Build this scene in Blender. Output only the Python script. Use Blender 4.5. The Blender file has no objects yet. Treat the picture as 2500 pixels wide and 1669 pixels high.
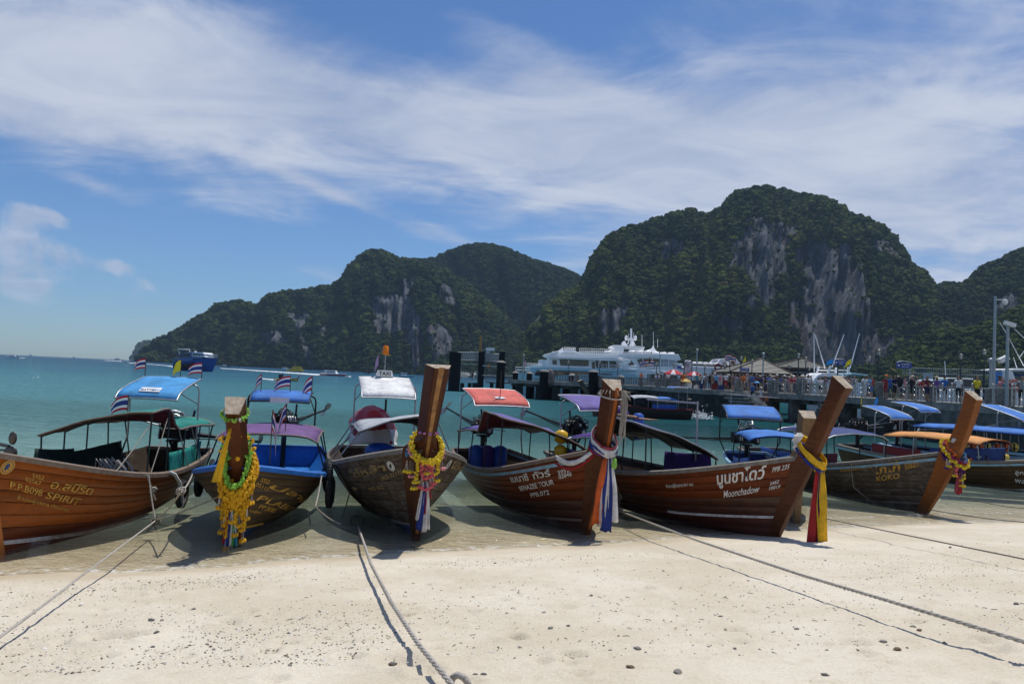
import bpy, bmesh, math, random
import numpy as np
from mathutils import Vector, Matrix, noise as mnoise
R = math.radians
rng = random.Random(7)
nrng = np.random.default_rng(7)
scene = bpy.context.scene
COL = scene.collection

# ------------------------------------------------------------------ camera
CAM_H, FPX, PITCH, ROLL = 3.0, 1915.0, R(2.54), 0.0454
_f = Vector((0, math.cos(PITCH), math.sin(PITCH)))
_r0 = Vector((1, 0, 0)); _u0 = _r0.cross(_f)
CR = _r0 * math.cos(ROLL) + _u0 * math.sin(ROLL)
CU = -_r0 * math.sin(ROLL) + _u0 * math.cos(ROLL)
CO = Vector((0, 0, CAM_H))
cam_d = bpy.data.cameras.new('camera'); cam = bpy.data.objects.new('camera', cam_d); COL.objects.link(cam)
cam_d.sensor_width = 36; cam_d.lens = FPX / 2500 * 36; cam_d.clip_start = 0.1; cam_d.clip_end = 20000
m = Matrix((CR, CU, -_f)).transposed().to_4x4(); m.translation = CO; cam.matrix_world = m
scene.camera = cam

def ray(px, py):                       # measured photo pixel (2500 wide) -> direction in the world
    return (CR * ((px - 1250) / FPX) + CU * ((834.5 - py) / FPX) + _f)
def at(px, py, Y):
    d = ray(px, py); return CO + d * (Y / d.y)
def on_z(px, py, z=0.0):
    d = ray(px, py); return CO + d * ((z - CAM_H) / d.z)
def proj(p):
    v = Vector(p) - CO; w = v.dot(_f)
    return 1250 + FPX * v.dot(CR) / w, 834.5 - FPX * v.dot(CU) / w

# ------------------------------------------------------------------ world, sun, exposure
SUN_EL, SUN_AZ = R(72), R(38)          # azimuth from +Y (ahead) towards +X
def N(nt, t, **kw):
    n = nt.nodes.new(t)
    for k, v in kw.items():
        if k == 'ins':
            for a, b in v.items():
                if hasattr(b, 'is_output') or isinstance(b, bpy.types.NodeSocket): nt.links.new(b, n.inputs[a])
                else: n.inputs[a].default_value = b
        else: setattr(n, k, v)
    return n
def M(nt, op, a, b=None, c=None, clamp=False):
    n = nt.nodes.new('ShaderNodeMath'); n.operation = op; n.use_clamp = clamp
    for i, v in enumerate((a, b, c)):
        if v is None: continue
        if isinstance(v, bpy.types.NodeSocket): nt.links.new(v, n.inputs[i])
        else: n.inputs[i].default_value = v
    return n.outputs[0]
def MIX(nt, f, a, b, blend='MIX'):
    n = nt.nodes.new('ShaderNodeMix'); n.data_type = 'RGBA'; n.blend_type = blend
    for i, v in ((0, f), (6, a), (7, b)):
        if isinstance(v, bpy.types.NodeSocket): nt.links.new(v, n.inputs[i])
        elif i == 0: n.inputs[0].default_value = v
        else: n.inputs[i].default_value = (*v[:3], 1)
    return n.outputs[2]
def SMOOTH(nt, x, lo, hi):
    n = N(nt, 'ShaderNodeMapRange', interpolation_type='SMOOTHSTEP')
    nt.links.new(x, n.inputs[0]); n.inputs[1].default_value = lo; n.inputs[2].default_value = hi
    return n.outputs[0]
def NOISE(nt, vec, scale, detail=6, rough=.55, dist=0.0, out=0):
    n = N(nt, 'ShaderNodeTexNoise'); n.inputs['Scale'].default_value = scale; n.inputs['Detail'].default_value = detail
    n.inputs['Roughness'].default_value = rough; n.inputs['Distortion'].default_value = dist
    if vec is not None: nt.links.new(vec, n.inputs['Vector'])
    return n.outputs[out]

def build_world():
    w = bpy.data.worlds.new('World'); scene.world = w; w.use_nodes = True
    nt = w.node_tree; nt.nodes.clear()
    sky = N(nt, 'ShaderNodeTexSky', sky_type='NISHITA'); sky.sun_disc = False
    sky.sun_elevation = SUN_EL; sky.sun_rotation = SUN_AZ
    sky.air_density = 1.0; sky.dust_density = 0.3; sky.ozone_density = 3.0
    tc = N(nt, 'ShaderNodeTexCoord'); d = tc.outputs['Generated']
    sx = N(nt, 'ShaderNodeSeparateXYZ', ins={0: d}); x, y, z = sx.outputs
    zc = M(nt, 'MAXIMUM', z, 0.0)
    az = M(nt, 'ARCTAN2', x, y); el = M(nt, 'ARCSINE', z)
    # cirrus plane coordinates (perspective of a high layer)
    den = M(nt, 'ADD', zc, 0.13)
    cx = M(nt, 'DIVIDE', x, den); cy = M(nt, 'DIVIDE', y, den)
    P = N(nt, 'ShaderNodeCombineXYZ', ins={0: cx, 1: cy, 2: 0.0}).outputs[0]
    mp = N(nt, 'ShaderNodeMapping'); nt.links.new(P, mp.inputs[0])
    mp.inputs['Rotation'].default_value = (0, 0, R(-38)); mp.inputs['Scale'].default_value = (0.75, 1.25, 1)
    n_str = NOISE(nt, mp.outputs[0], 2.2, 9, .62, .9)
    mp2 = N(nt, 'ShaderNodeMapping'); nt.links.new(P, mp2.inputs[0])
    mp2.inputs['Rotation'].default_value = (0, 0, R(25)); mp2.inputs['Location'].default_value = (3.1, 1.7, 0)
    n_big = NOISE(nt, mp2.outputs[0], 1.1, 7, .58, .6)
    AE = N(nt, 'ShaderNodeCombineXYZ', ins={0: az, 1: el, 2: 0.0}).outputs[0]
    n_puff = NOISE(nt, AE, 16, 6, .6, .4)
    def blob(px, py, rx, ry, rot, amp, pw=1.0):
        dd = ray(px * 1.0643, py * 1.0643).normalized()
        a0, e0 = math.atan2(dd.x, dd.y), math.asin(dd.z)
        u = M(nt, 'SUBTRACT', az, a0); v = M(nt, 'SUBTRACT', el, e0)
        c, s = math.cos(R(rot)), math.sin(R(rot)); k = 1.0643 / FPX
        uu = M(nt, 'DIVIDE', M(nt, 'ADD', M(nt, 'MULTIPLY', u, c), M(nt, 'MULTIPLY', v, s)), rx * k)
        vv = M(nt, 'DIVIDE', M(nt, 'SUBTRACT', M(nt, 'MULTIPLY', v, c), M(nt, 'MULTIPLY', u, s)), ry * k)
        q = M(nt, 'ADD', M(nt, 'MULTIPLY', uu, uu), M(nt, 'MULTIPLY', vv, vv))
        g = M(nt, 'EXPONENT', M(nt, 'MULTIPLY', q, -1.0))
        return M(nt, 'MULTIPLY', g, amp)
    bl = [blob(250, 190, 560, 175, -4, .62), blob(850, 260, 560, 150, -9, .62), blob(1450, 330, 560, 150, -12, .66),
          blob(2150, 360, 560, 400, -10, .66), blob(1150, 90, 360, 60, -25, .38), blob(1700, 90, 500, 150, -35, .24),
          blob(820, 470, 330, 17, -19, .42), blob(1000, 525, 160, 12, -20, .26), blob(215, 425, 75, 18, -12, .42),
          blob(740, 615, 130, 34, -4, .36), blob(1380, 590, 200, 45, 10, .36), blob(560, 455, 220, 40, -14, .22),
          blob(1260, 460, 110, 24, 12, .22), blob(90, 265, 150, 60, -10, .35), blob(20, 130, 400, 110, 0, .34)]
    cov = bl[0]
    for b in bl[1:]: cov = M(nt, 'ADD', cov, b)
    # the sky away from the frame carries the same broken cirrus
    off = SMOOTH(nt, M(nt, 'ABSOLUTE', az), 0.75, 1.2)
    hi = SMOOTH(nt, el, 0.50, 0.75)
    off = M(nt, 'MAXIMUM', off, hi)
    cov = M(nt, 'ADD', cov, M(nt, 'MULTIPLY', off, .34))
    tex = M(nt, 'ADD', M(nt, 'MULTIPLY', M(nt, 'SUBTRACT', n_str, .5), 1.05), M(nt, 'MULTIPLY', M(nt, 'SUBTRACT', n_big, .5), 1.25))
    c1 = SMOOTH(nt, M(nt, 'ADD', cov, tex), 0.14, 0.92)
    # low cumulus on the left, near the horizon
    pf = [blob(20, 545, 60, 70, 0, .55), blob(60, 650, 80, 60, 10, .40), blob(115, 495, 45, 20, -10, .45),
          blob(195, 590, 60, 30, -20, .36), blob(270, 612, 30, 18, 0, .34), blob(320, 665, 40, 40, 0, .30),
          blob(290, 745, 150, 25, -5, .26), blob(60, 245, 130, 45, -12, .40)]
    pc = pf[0]
    for b in pf[1:]: pc = M(nt, 'ADD', pc, b)
    c2 = SMOOTH(nt, M(nt, 'ADD', pc, M(nt, 'MULTIPLY', M(nt, 'SUBTRACT', n_puff, .5), 1.15)), .24, .52)
    c2 = M(nt, 'MULTIPLY', c2, .75)
    a = M(nt, 'MAXIMUM', M(nt, 'MULTIPLY', c1, .92), c2)
    a = M(nt, 'MULTIPLY', a, SMOOTH(nt, el, 0.0, 0.10))
    shade = M(nt, 'ADD', M(nt, 'MULTIPLY', n_big, .5), M(nt, 'MULTIPLY', n_str, .5))
    ccol = MIX(nt, SMOOTH(nt, shade, .36, .66), (5.3, 6.2, 8.3), (8.4, 9.0, 10.4))
    skyc = MIX(nt, 1.0, sky.outputs[0], (0.77, 1.03, 1.36), 'MULTIPLY')
    col = MIX(nt, a, skyc, ccol)
    bg = N(nt, 'ShaderNodeBackground', ins={0: col, 1: SKY_STR})
    out = N(nt, 'ShaderNodeOutputWorld', ins={0: bg.outputs[0]})
SKY_STR = 0.075
build_world()
sun_d = bpy.data.lights.new('sun', 'SUN'); sun_d.energy = 4.0; sun_d.angle = R(0.53); sun_d.color = (1.0, 0.96, 0.89)
sun = bpy.data.objects.new('sun', sun_d); COL.objects.link(sun)
SD = Vector((math.sin(SUN_AZ) * math.cos(SUN_EL), math.cos(SUN_AZ) * math.cos(SUN_EL), math.sin(SUN_EL)))
sun.rotation_euler = SD.to_track_quat('Z', 'Y').to_euler(); sun.location = (0, 0, 60)
vs = scene.view_settings; vs.view_transform = 'Standard'; vs.look = 'None'; vs.gamma = 1; vs.use_curve_mapping = False
vs.exposure = 0.0
scene.cycles.max_bounces = 8; scene.cycles.transparent_max_bounces = 16; scene.cycles.volume_bounces = 0
scene.cycles.use_denoising = True; scene.cycles.caustics_reflective = False; scene.cycles.caustics_refractive = False

# ------------------------------------------------------------------ helpers: naming, meshes
def tag(o, label=None, cat=None, group=None, kind=None):
    if label: o['label'] = label
    if cat: o['category'] = cat
    if group: o['group'] = group
    if kind: o['kind'] = kind
    return o
def empty(name, loc=(0, 0, 0), rz=0.0, label=None, cat=None, group=None):
    o = bpy.data.objects.new(name, None); COL.objects.link(o); o.empty_display_size = .1
    o.location = loc; o.rotation_euler = (0, 0, rz)
    return tag(o, label, cat, group)
class MB:
    """collects polygons, then links them as one mesh object"""
    def __init__(s): s.v, s.f, s.mi, s.sm = [], [], [], []
    def add(s, vs, fs, mi=0, smooth=False):
        b = len(s.v); s.v += [tuple(v) for v in vs]
        s.f += [tuple(i + b for i in f) for f in fs]; s.mi += [mi] * len(fs); s.sm += [smooth] * len(fs); return s
    def box(s, c, d, rot=None, mi=0):
        x, y, z = d[0] / 2, d[1] / 2, d[2] / 2
        vs = [Vector(p) for p in ((-x, -y, -z), (x, -y, -z), (x, y, -z), (-x, y, -z), (-x, -y, z), (x, -y, z), (x, y, z), (-x, y, z))]
        if rot is not None: vs = [rot @ v for v in vs]
        vs = [v + Vector(c) for v in vs]
        return s.add(vs, [(0, 3, 2, 1), (4, 5, 6, 7), (0, 1, 5, 4), (1, 2, 6, 5), (2, 3, 7, 6), (3, 0, 4, 7)], mi)
    def tube(s, pts, r, n=8, mi=0, cap=True, smooth=True, closed=False):
        pts = [Vector(p) for p in pts]; k = len(pts)
        rs = r if isinstance(r, (list, tuple)) else [r] * k
        vs, fs = [], []; up = None
        for i, p in enumerate(pts):
            if closed: t = pts[(i + 1) % k] - pts[i - 1]
            else: t = pts[min(i + 1, k - 1)] - pts[max(i - 1, 0)]
            if t.length < 1e-9: t = Vector((0, 0, 1))
            t.normalize()
            if up is None:
                up = Vector((0, 0, 1)) if abs(t.z) < .9 else Vector((1, 0, 0))
            a = t.cross(up); 
            if a.length < 1e-5: a = t.cross(Vector((1, .3, 0)))
            a.normalize(); b = a.cross(t).normalized(); up = b
            for j in range(n):
                q = 2 * math.pi * j / n
                vs.append(p + (a * math.cos(q) + b * math.sin(q)) * rs[i])
        for i in range(k if closed else k - 1):
            for j in range(n):
                a0 = i * n + j; a1 = i * n + (j + 1) % n; i2 = (i + 1) % k
                fs.append((a0, a1, i2 * n + (j + 1) % n, i2 * n + j))
        s.add(vs, fs, mi, smooth)
        if cap and not closed:
            s.add(vs[:n], [tuple(range(n - 1, -1, -1))], mi); s.add(vs[-n:], [tuple(range(n))], mi)
        return s
    def sheet(s, rows, mi=0, smooth=True, thick=0.0, wrap=False):
        """grid of points; thick>0 gives a second skin and closed edges"""
        h, w = len(rows), len(rows[0]); vs = [Vector(p) for r in rows for p in r]
        fs = [(i * w + j, i * w + j + 1, (i + 1) * w + j + 1, (i + 1) * w + j) for i in range(h - 1) for j in range(w - 1)]
        if not thick: return s.add(vs, fs, mi, smooth)
        nr = [Vector((0, 0, 0)) for _ in vs]
        for f in fs:
            q = (vs[f[2]] - vs[f[0]]).cross(vs[f[3]] - vs[f[1]])
            for i in f: nr[i] = nr[i] + q
        lo = [v - (q.normalized() if q.length > 0 else Vector((0, 0, 1))) * thick for v, q in zip(vs, nr)]
        K = len(vs)
        fs2 = [tuple(i + K for i in reversed(f)) for f in fs]
        ed = []
        for i in range(h - 1):
            ed.append((i * w, (i + 1) * w)); ed.append(((i + 1) * w + w - 1, i * w + w - 1))
        for j in range(w - 1):
            ed.append((j + 1, j)); ed.append(((h - 1) * w + j, (h - 1) * w + j + 1))
        fe = [(a, b, b + K, a + K) for a, b in ed]
        s.add(vs + lo, fs + fs2, mi, smooth)
        base = len(s.v) - 2 * K
        s.f += [tuple(i + base for i in f) for f in fe]; s.mi += [mi] * len(fe); s.sm += [False] * len(fe)
        return s
    def ball(s, c, r, n=8, m=5, mi=0, jit=0.0, sc=(1, 1, 1), smooth=True):
        vs, fs = [Vector(c) + Vector((0, 0, r * sc[2]))], []
        for i in range(1, m):
            a = math.pi * i / m
            for j in range(n):
                q = 2 * math.pi * j / n; k = 1 + (rng.uniform(-jit, jit) if jit else 0)
                vs.append(Vector(c) + Vector((r * k * sc[0] * math.sin(a) * math.cos(q), r * k * sc[1] * math.sin(a) * math.sin(q), r * k * sc[2] * math.cos(a))))
        vs.append(Vector(c) - Vector((0, 0, r * sc[2])))
        for j in range(n):
            fs.append((0, 1 + j, 1 + (j + 1) % n)); e = len(vs) - 1; b = 1 + (m - 2) * n
            fs.append((e, b + (j + 1) % n, b + j))
        for i in range(m - 2):
            for j in range(n):
                a = 1 + i * n + j; b = 1 + i * n + (j + 1) % n
                fs.append((a, a + n, b + n, b))
        return s.add(vs, fs, mi, smooth)
    def prism(s, prof, a, b, mi=0):
        """extrude a closed 3-D profile from offset a to offset b"""
        k = len(prof); a = Vector(a); b = Vector(b)
        vs = [Vector(p) + a for p in prof] + [Vector(p) + b for p in prof]
        fs = [tuple(range(k - 1, -1, -1)), tuple(range(k, 2 * k))] + [(i, (i + 1) % k, (i + 1) % k + k, i + k) for i in range(k)]
        return s.add(vs, fs, mi)
    def mesh(s, name, mats):
        me = bpy.data.meshes.new(name); me.from_pydata(s.v, [], s.f)
        for m_ in (mats if isinstance(mats, (list, tuple)) else [mats]): me.materials.append(m_)
        me.polygons.foreach_set('material_index', s.mi); me.polygons.foreach_set('use_smooth', s.sm)
        me.update(); return me
    def build(s, name, mats, parent=None, fix=False):
        me = s.mesh(name, mats)
        if fix:
            bm = bmesh.new(); bm.from_mesh(me); bmesh.ops.recalc_face_normals(bm, faces=bm.faces); bm.to_mesh(me); bm.free()
        return link(name, me, parent)
def link(name, me, parent=None):
    o = bpy.data.objects.new(name, me); COL.objects.link(o)
    if parent is not None: o.parent = parent
    return o
def np_mesh(name, V, F, mats, attrs=None, smooth=True):
    me = bpy.data.meshes.new(name); V = np.asarray(V, np.float32); F = np.asarray(F, np.int32)
    me.vertices.add(len(V)); me.vertices.foreach_set('co', V.ravel())
    k = F.shape[1]; me.loops.add(F.size); me.loops.foreach_set('vertex_index', F.ravel())
    me.polygons.add(len(F)); me.polygons.foreach_set('loop_start', np.arange(0, F.size, k, dtype=np.int32))
    me.polygons.foreach_set('use_smooth', np.full(len(F), smooth))
    for m_ in mats: me.materials.append(m_)
    me.update(calc_edges=True); me.validate()
    for n, a in (attrs or {}).items():
        at_ = me.attributes.new(n, 'FLOAT', 'POINT'); at_.data.foreach_set('value', np.asarray(a, np.float32))
    return me
def grid_faces(h, w):
    i = np.arange(h - 1)[:, None] * w + np.arange(w - 1)[None]
    return np.stack([i, i + 1, i + w + 1, i + w], -1).reshape(-1, 4)
def bez(p, t):
    pass
def sag(a, b, drop, n=14):
    a, b = Vector(a), Vector(b)
    return [a.lerp(b, i / n) - Vector((0, 0, drop * 4 * (i / n) * (1 - i / n))) for i in range(n + 1)]

# ------------------------------------------------------------------ materials
MATS = {}
def mat(name, col, rough=.6, metal=0.0, spec=.5, var=.12, scale=6.0, bump=0.0, bscale=None, cvar=None, stretch=(1, 1, 1), coat=0.0, transl=0.0, twosided=None):
    """plain surface: colour with noise wear, roughness variation and fine relief"""
    if name in MATS: return MATS[name]
    m_ = bpy.data.materials.new(name); m_.use_nodes = True; nt = m_.node_tree; p = nt.nodes['Principled BSDF']
    tc = N(nt, 'ShaderNodeTexCoord'); mp = N(nt, 'ShaderNodeMapping', ins={0: tc.outputs['Object']}); mp.inputs['Scale'].default_value = stretch
    n1 = NOISE(nt, mp.outputs[0], scale, 6, .6); n2 = NOISE(nt, mp.outputs[0], scale * 5.3, 4, .6)
    f = M(nt, 'ADD', M(nt, 'MULTIPLY', n1, .65), M(nt, 'MULTIPLY', n2, .35))
    f = SMOOTH(nt, f, .34, .66)
    lo = tuple(c * (1 - var) for c in col); hi = tuple(min(1, c * (1 + var)) for c in col)
    if cvar: lo = cvar
    nt.links.new(MIX(nt, f, lo, hi), p.inputs['Base Color'])
    nt.links.new(M(nt, 'ADD', M(nt, 'MULTIPLY', n1, .2), rough - .1, clamp=True), p.inputs['Roughness'])
    p.inputs['Metallic'].default_value = metal; p.inputs['Specular IOR Level'].default_value = spec
    if coat: p.inputs['Coat Weight'].default_value = coat; p.inputs['Coat Roughness'].default_value = .15
    if bump:
        b = N(nt, 'ShaderNodeBump'); b.inputs['Strength'].default_value = min(1, bump); b.inputs['Distance'].default_value = .02
        nt.links.new(NOISE(nt, mp.outputs[0], bscale or scale * 4, 5, .6), b.inputs['Height']); nt.links.new(b.outputs[0], p.inputs['Normal'])
    if transl:
        t = N(nt, 'ShaderNodeBsdfTranslucent'); nt.links.new(MIX(nt, f, lo, hi), t.inputs[0])
        mx = N(nt, 'ShaderNodeMixShader'); mx.inputs[0].default_value = transl
        nt.links.new(p.outputs[0], mx.inputs[1]); nt.links.new(t.outputs[0], mx.inputs[2])
        nt.links.new(mx.outputs[0], nt.nodes['Material Output'].inputs[0])
    MATS[name] = m_; return m_

def wood(name, c1, c2, rough=.35, coat=.4, grain=1.0, wear=0.0, wearcol=(.28, .25, .21), along='X'):
    """varnished or weathered plank: long grain along the object's local X, knots, scuffs"""
    if name in MATS: return MATS[name]
    m_ = bpy.data.materials.new(name); m_.use_nodes = True; nt = m_.node_tree; p = nt.nodes['Principled BSDF']
    tc = N(nt, 'ShaderNodeTexCoord'); oi = N(nt, 'ShaderNodeObjectInfo')
    sh = N(nt, 'ShaderNodeVectorMath', operation='ADD'); nt.links.new(tc.outputs['Object'], sh.inputs[0])
    rv = M(nt, 'MULTIPLY', oi.outputs['Random'], 37.0); cv = N(nt, 'ShaderNodeCombineXYZ', ins={0: rv, 1: rv, 2: rv})
    nt.links.new(cv.outputs[0], sh.inputs[1])
    mp = N(nt, 'ShaderNodeMapping', ins={0: sh.outputs[0]})
    mp.inputs['Scale'].default_value = {'X': (.35, 5, 7), 'Z': (6, 6, .35)}[along]
    g1 = NOISE(nt, mp.outputs[0], 3.2 * grain, 8, .65, .6); g2 = NOISE(nt, mp.outputs[0], 14 * grain, 4, .6)
    b1 = NOISE(nt, sh.outputs[0], 1.1, 5, .6)
    f = M(nt, 'ADD', M(nt, 'ADD', M(nt, 'MULTIPLY', g1, .45), M(nt, 'MULTIPLY', g2, .2)), M(nt, 'MULTIPLY', b1, .35))
    col = MIX(nt, SMOOTH(nt, f, .36, .64), c1, c2)
    rb = M(nt, 'ADD', .82, M(nt, 'MULTIPLY', oi.outputs['Random'], .36))
    hv = N(nt, 'ShaderNodeHueSaturation', ins={'Color': col, 'Value': rb}); col = hv.outputs[0]
    # dark nail streaks and scuffs
    mp3 = N(nt, 'ShaderNodeMapping', ins={0: sh.outputs[0]}); mp3.inputs['Scale'].default_value = (1.5, 1.5, .8)
    st = SMOOTH(nt, NOISE(nt, mp3.outputs[0], 5.0, 8, .7), .60, .74)
    col = MIX(nt, M(nt, 'MULTIPLY', st, .55), col, tuple(c * .25 for c in c1))
    if wear:
        wn = SMOOTH(nt, M(nt, 'ADD', M(nt, 'MULTIPLY', NOISE(nt, sh.outputs[0], 2.3, 7, .65), .6), M(nt, 'MULTIPLY', g1, .4)), .62 - wear * .3, .78 - wear * .3)
        col = MIX(nt, wn, col, wearcol)
    nt.links.new(col, p.inputs['Base Color'])
    nt.links.new(M(nt, 'ADD', M(nt, 'MULTIPLY', f, .35), rough - .15, clamp=True), p.inputs['Roughness'])
    p.inputs['Coat Weight'].default_value = coat; p.inputs['Coat Roughness'].default_value = .22
    p.inputs['Specular IOR Level'].default_value = .18
    b = N(nt, 'ShaderNodeBump'); b.inputs['Strength'].default_value = .5; b.inputs['Distance'].default_value = .006
    nt.links.new(M(nt, 'ADD', M(nt, 'MULTIPLY', g2, .5), M(nt, 'MULTIPLY', g1, .5)), b.inputs['Height']); nt.links.new(b.outputs[0], p.inputs['Normal'])
    MATS[name] = m_; return m_
# ------------------------------------------------------------------ shoreline, sand, water
SHORE_PX = [(-700, 1425), (-300, 1412), (0, 1405), (175, 1395), (293, 1397), (553, 1384), (660, 1371), (905, 1354), (1250, 1337), (1489, 1326), (1654, 1314), (2016, 1289), (2314, 1275), (2500, 1274), (3100, 1262), (3800, 1250)]
_sh = [on_z(px, py, 0) for px, py in SHORE_PX]
SHX = np.array([-60.] + [p.x for p in _sh] + [90.]); SHY = np.array([3.5] + [p.y for p in _sh] + [40.])
def shore_y(x): return np.interp(x, SHX, SHY)
def vnoise(x, y, s, seed=0, octv=4, rough=.5):
    """cheap value noise on arrays"""
    x = np.asarray(x, float) * s; y = np.asarray(y, float) * s; out = np.zeros(np.broadcast(x, y).shape); a = 1.0; tot = 0
    for o in range(octv):
        xi = np.floor(x).astype(np.int64); yi = np.floor(y).astype(np.int64); fx = x - xi; fy = y - yi
        fx = fx * fx * (3 - 2 * fx); fy = fy * fy * (3 - 2 * fy)
        def h(i, j):
            k = (i * 374761393 + j * 668265263 + (seed + o * 17) * 2246822519) & 0xFFFFFFFF
            k = ((k ^ (k >> 13)) * 1274126177) & 0xFFFFFFFF
            return ((k ^ (k >> 16)) & 0xFFFF) / 65535.0
        v = (h(xi, yi) * (1 - fx) + h(xi + 1, yi) * fx) * (1 - fy) + (h(xi, yi + 1) * (1 - fx) + h(xi + 1, yi + 1) * fx) * fy
        out = out + v * a; tot += a; a *= rough; x = x * 2.03 + 11.3; y = y * 2.03 + 5.7
    return out / tot
def sand_q(x, y): return (shore_y(x) - y) * .92        # metres landward of the waterline
SLOPE = .125
def sand_z(x, y, fine=True):
    q = sand_q(x, y)
    z = np.where(q > 0, SLOPE * q - .0018 * np.clip(q, 0, 14) ** 2, np.maximum(.085 * q, -1.1 + .02 * q))
    z = np.maximum(z, -7.0)
    if fine:
        land = np.clip(q / 1.2, 0, 1); amp = .25 + .75 * land
        z = z + amp * ((vnoise(x, y, .9, 3, 3) - .5) * .03 + (vnoise(x * .6, y * 1.5, 3.2, 5, 3) - .5) * .022)
        z = z + land * (np.abs(vnoise(x, y, 7.5, 9, 3) - .5) * .028)
    return z
# dimples where feet and claws disturbed the sand
DIMPLE = []
for (px, py, r) in [(255, 1470, .16), (300, 1468, .2), (345, 1462, .18), (985, 1572, .2), (1040, 1602, .14), (1262, 1508, .1), (1325, 1585, .1), (1400, 1568, .12), (1150, 1420, .12), (1215, 1385, .12), (1000, 1425, .1), (1235, 1388, .11), (2085, 1560, .14), (2400, 1570, .16), (2440, 1600, .16), (560, 1425, .12), (160, 1468, .1), (30, 1505, .1)]:
    DIMPLE.append((*on_z(px, py, .9)[:2], r))
for _ in range(330):
    x = rng.uniform(-6, 12); y = rng.uniform(4, 15); q = float(sand_q(x, y))
    if q > .8: DIMPLE.append((x, y, rng.uniform(.03, .12)))

def build_sand():
    m_ = bpy.data.materials.new('sand'); m_.use_nodes = True; nt = m_.node_tree; p = nt.nodes['Principled BSDF']
    geo = N(nt, 'ShaderNodeNewGeometry'); pos = geo.outputs['Position']
    q = N(nt, 'ShaderNodeAttribute', attribute_name='q').outputs['Fac']
    big = NOISE(nt, pos, .55, 6, .6, .3); mid = NOISE(nt, pos, 4.0, 6, .62); fine = NOISE(nt, pos, 42, 5, .7); gr = NOISE(nt, pos, 160, 3, .7)
    base = MIX(nt, SMOOTH(nt, big, .35, .65), (.565, .487, .362), (.69, .617, .497))
    base = MIX(nt, M(nt, 'MULTIPLY', SMOOTH(nt, mid, .54, .70), .5), base, (.50, .415, .29))
    base = MIX(nt, SMOOTH(nt, fine, .30, .72), MIX(nt, 1.0, base, (.80, .79, .76), 'MULTIPLY'), base)
    base = MIX(nt, M(nt, 'MULTIPLY', SMOOTH(nt, gr, .35, .70), .35), base, (.70, .655, .56))
    # shell grit and dark specks, thickest along the wrack line
    vo = N(nt, 'ShaderNodeTexVoronoi', ins={'Vector': pos, 'Scale': 55.0}); sp = N(nt, 'ShaderNodeSeparateColor', ins={0: vo.outputs['Color']})
    wr = M(nt, 'ADD', .25, M(nt, 'MULTIPLY', SMOOTH(nt, NOISE(nt, pos, .8, 5, .6), .45, .65), .75))
    cell = SMOOTH(nt, vo.outputs['Distance'], .36, .22)
    dk = M(nt, 'MULTIPLY', M(nt, 'MULTIPLY', SMOOTH(nt, sp.outputs[0], .93, .95), cell), wr)
    wh = M(nt, 'MULTIPLY', M(nt, 'MULTIPLY', SMOOTH(nt, sp.outputs[1], .90, .92), cell), wr)
    land = SMOOTH(nt, q, .5, .9)
    base = MIX(nt, M(nt, 'MULTIPLY', M(nt, 'MULTIPLY', dk, land), .8), base, (.14, .12, .10))
    base = MIX(nt, M(nt, 'MULTIPLY', M(nt, 'MULTIPLY', wh, land), .8), base, (.78, .76, .70))
    wet = SMOOTH(nt, M(nt, 'ADD', q, M(nt, 'MULTIPLY', M(nt, 'SUBTRACT', NOISE(nt, pos, .7, 4, .5), .5), .9)), 1.0, .15)
    base = MIX(nt, wet, base, MIX(nt, 1.0, base, (.92, .88, .80), 'MULTIPLY'))
    nt.links.new(base, p.inputs['Base Color'])
    nt.links.new(M(nt, 'SUBTRACT', .93, M(nt, 'MULTIPLY', wet, .45)), p.inputs['Roughness'])
    p.inputs['Specular IOR Level'].default_value = .25
    h = M(nt, 'ADD', M(nt, 'ADD', M(nt, 'MULTIPLY', NOISE(nt, pos, 22, 5, .65), .6), M(nt, 'MULTIPLY', fine, .35)), M(nt, 'MULTIPLY', gr, .12))
    b = N(nt, 'ShaderNodeBump', ins={'Strength': .75, 'Distance': .02, 'Height': h})
    nt.links.new(b.outputs[0], p.inputs['Normal'])
    ys = np.concatenate([np.linspace(-45, 3, 24)[:-1], 3 + (np.geomspace(1, 13.5, 330) - 1) * 1.35, np.linspace(20.5, 40, 60), np.linspace(41, 420, 30)])
    us = np.concatenate([np.linspace(-3.2, -.78, 30)[:-1], np.linspace(-.78, .82, 330), np.linspace(.84, 3.2, 30)])
    Y, U = np.meshgrid(ys, us, indexing='ij')
    W = np.maximum(np.abs(Y), 4.0); W = np.where(Y < 4, 4.0 + (4 - Y) * 0.6, W)
    X = U * W
    Z = sand_z(X, Y)
    for dx, dy, r in DIMPLE:
        d = np.hypot(X - dx, Y - dy) / r
        k = np.clip(1.6 - d, 0, None); msk = d < 3
        if msk.any(): Z[msk] += (-.055 * r / .15 * np.exp(-(d[msk] * 1.3) ** 2) + .022 * r / .15 * np.exp(-((d[msk] - 1.25) * 2.2) ** 2)) * (0.5 + vnoise(X[msk], Y[msk], 14, 4, 2))
    me = np_mesh('beach_sand', np.stack([X, Y, Z], -1).reshape(-1, 3), grid_faces(*X.shape), [m_], {'q': sand_q(X, Y).ravel()})
    tag(link('beach_sand', me), kind='structure')
build_sand()

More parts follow.
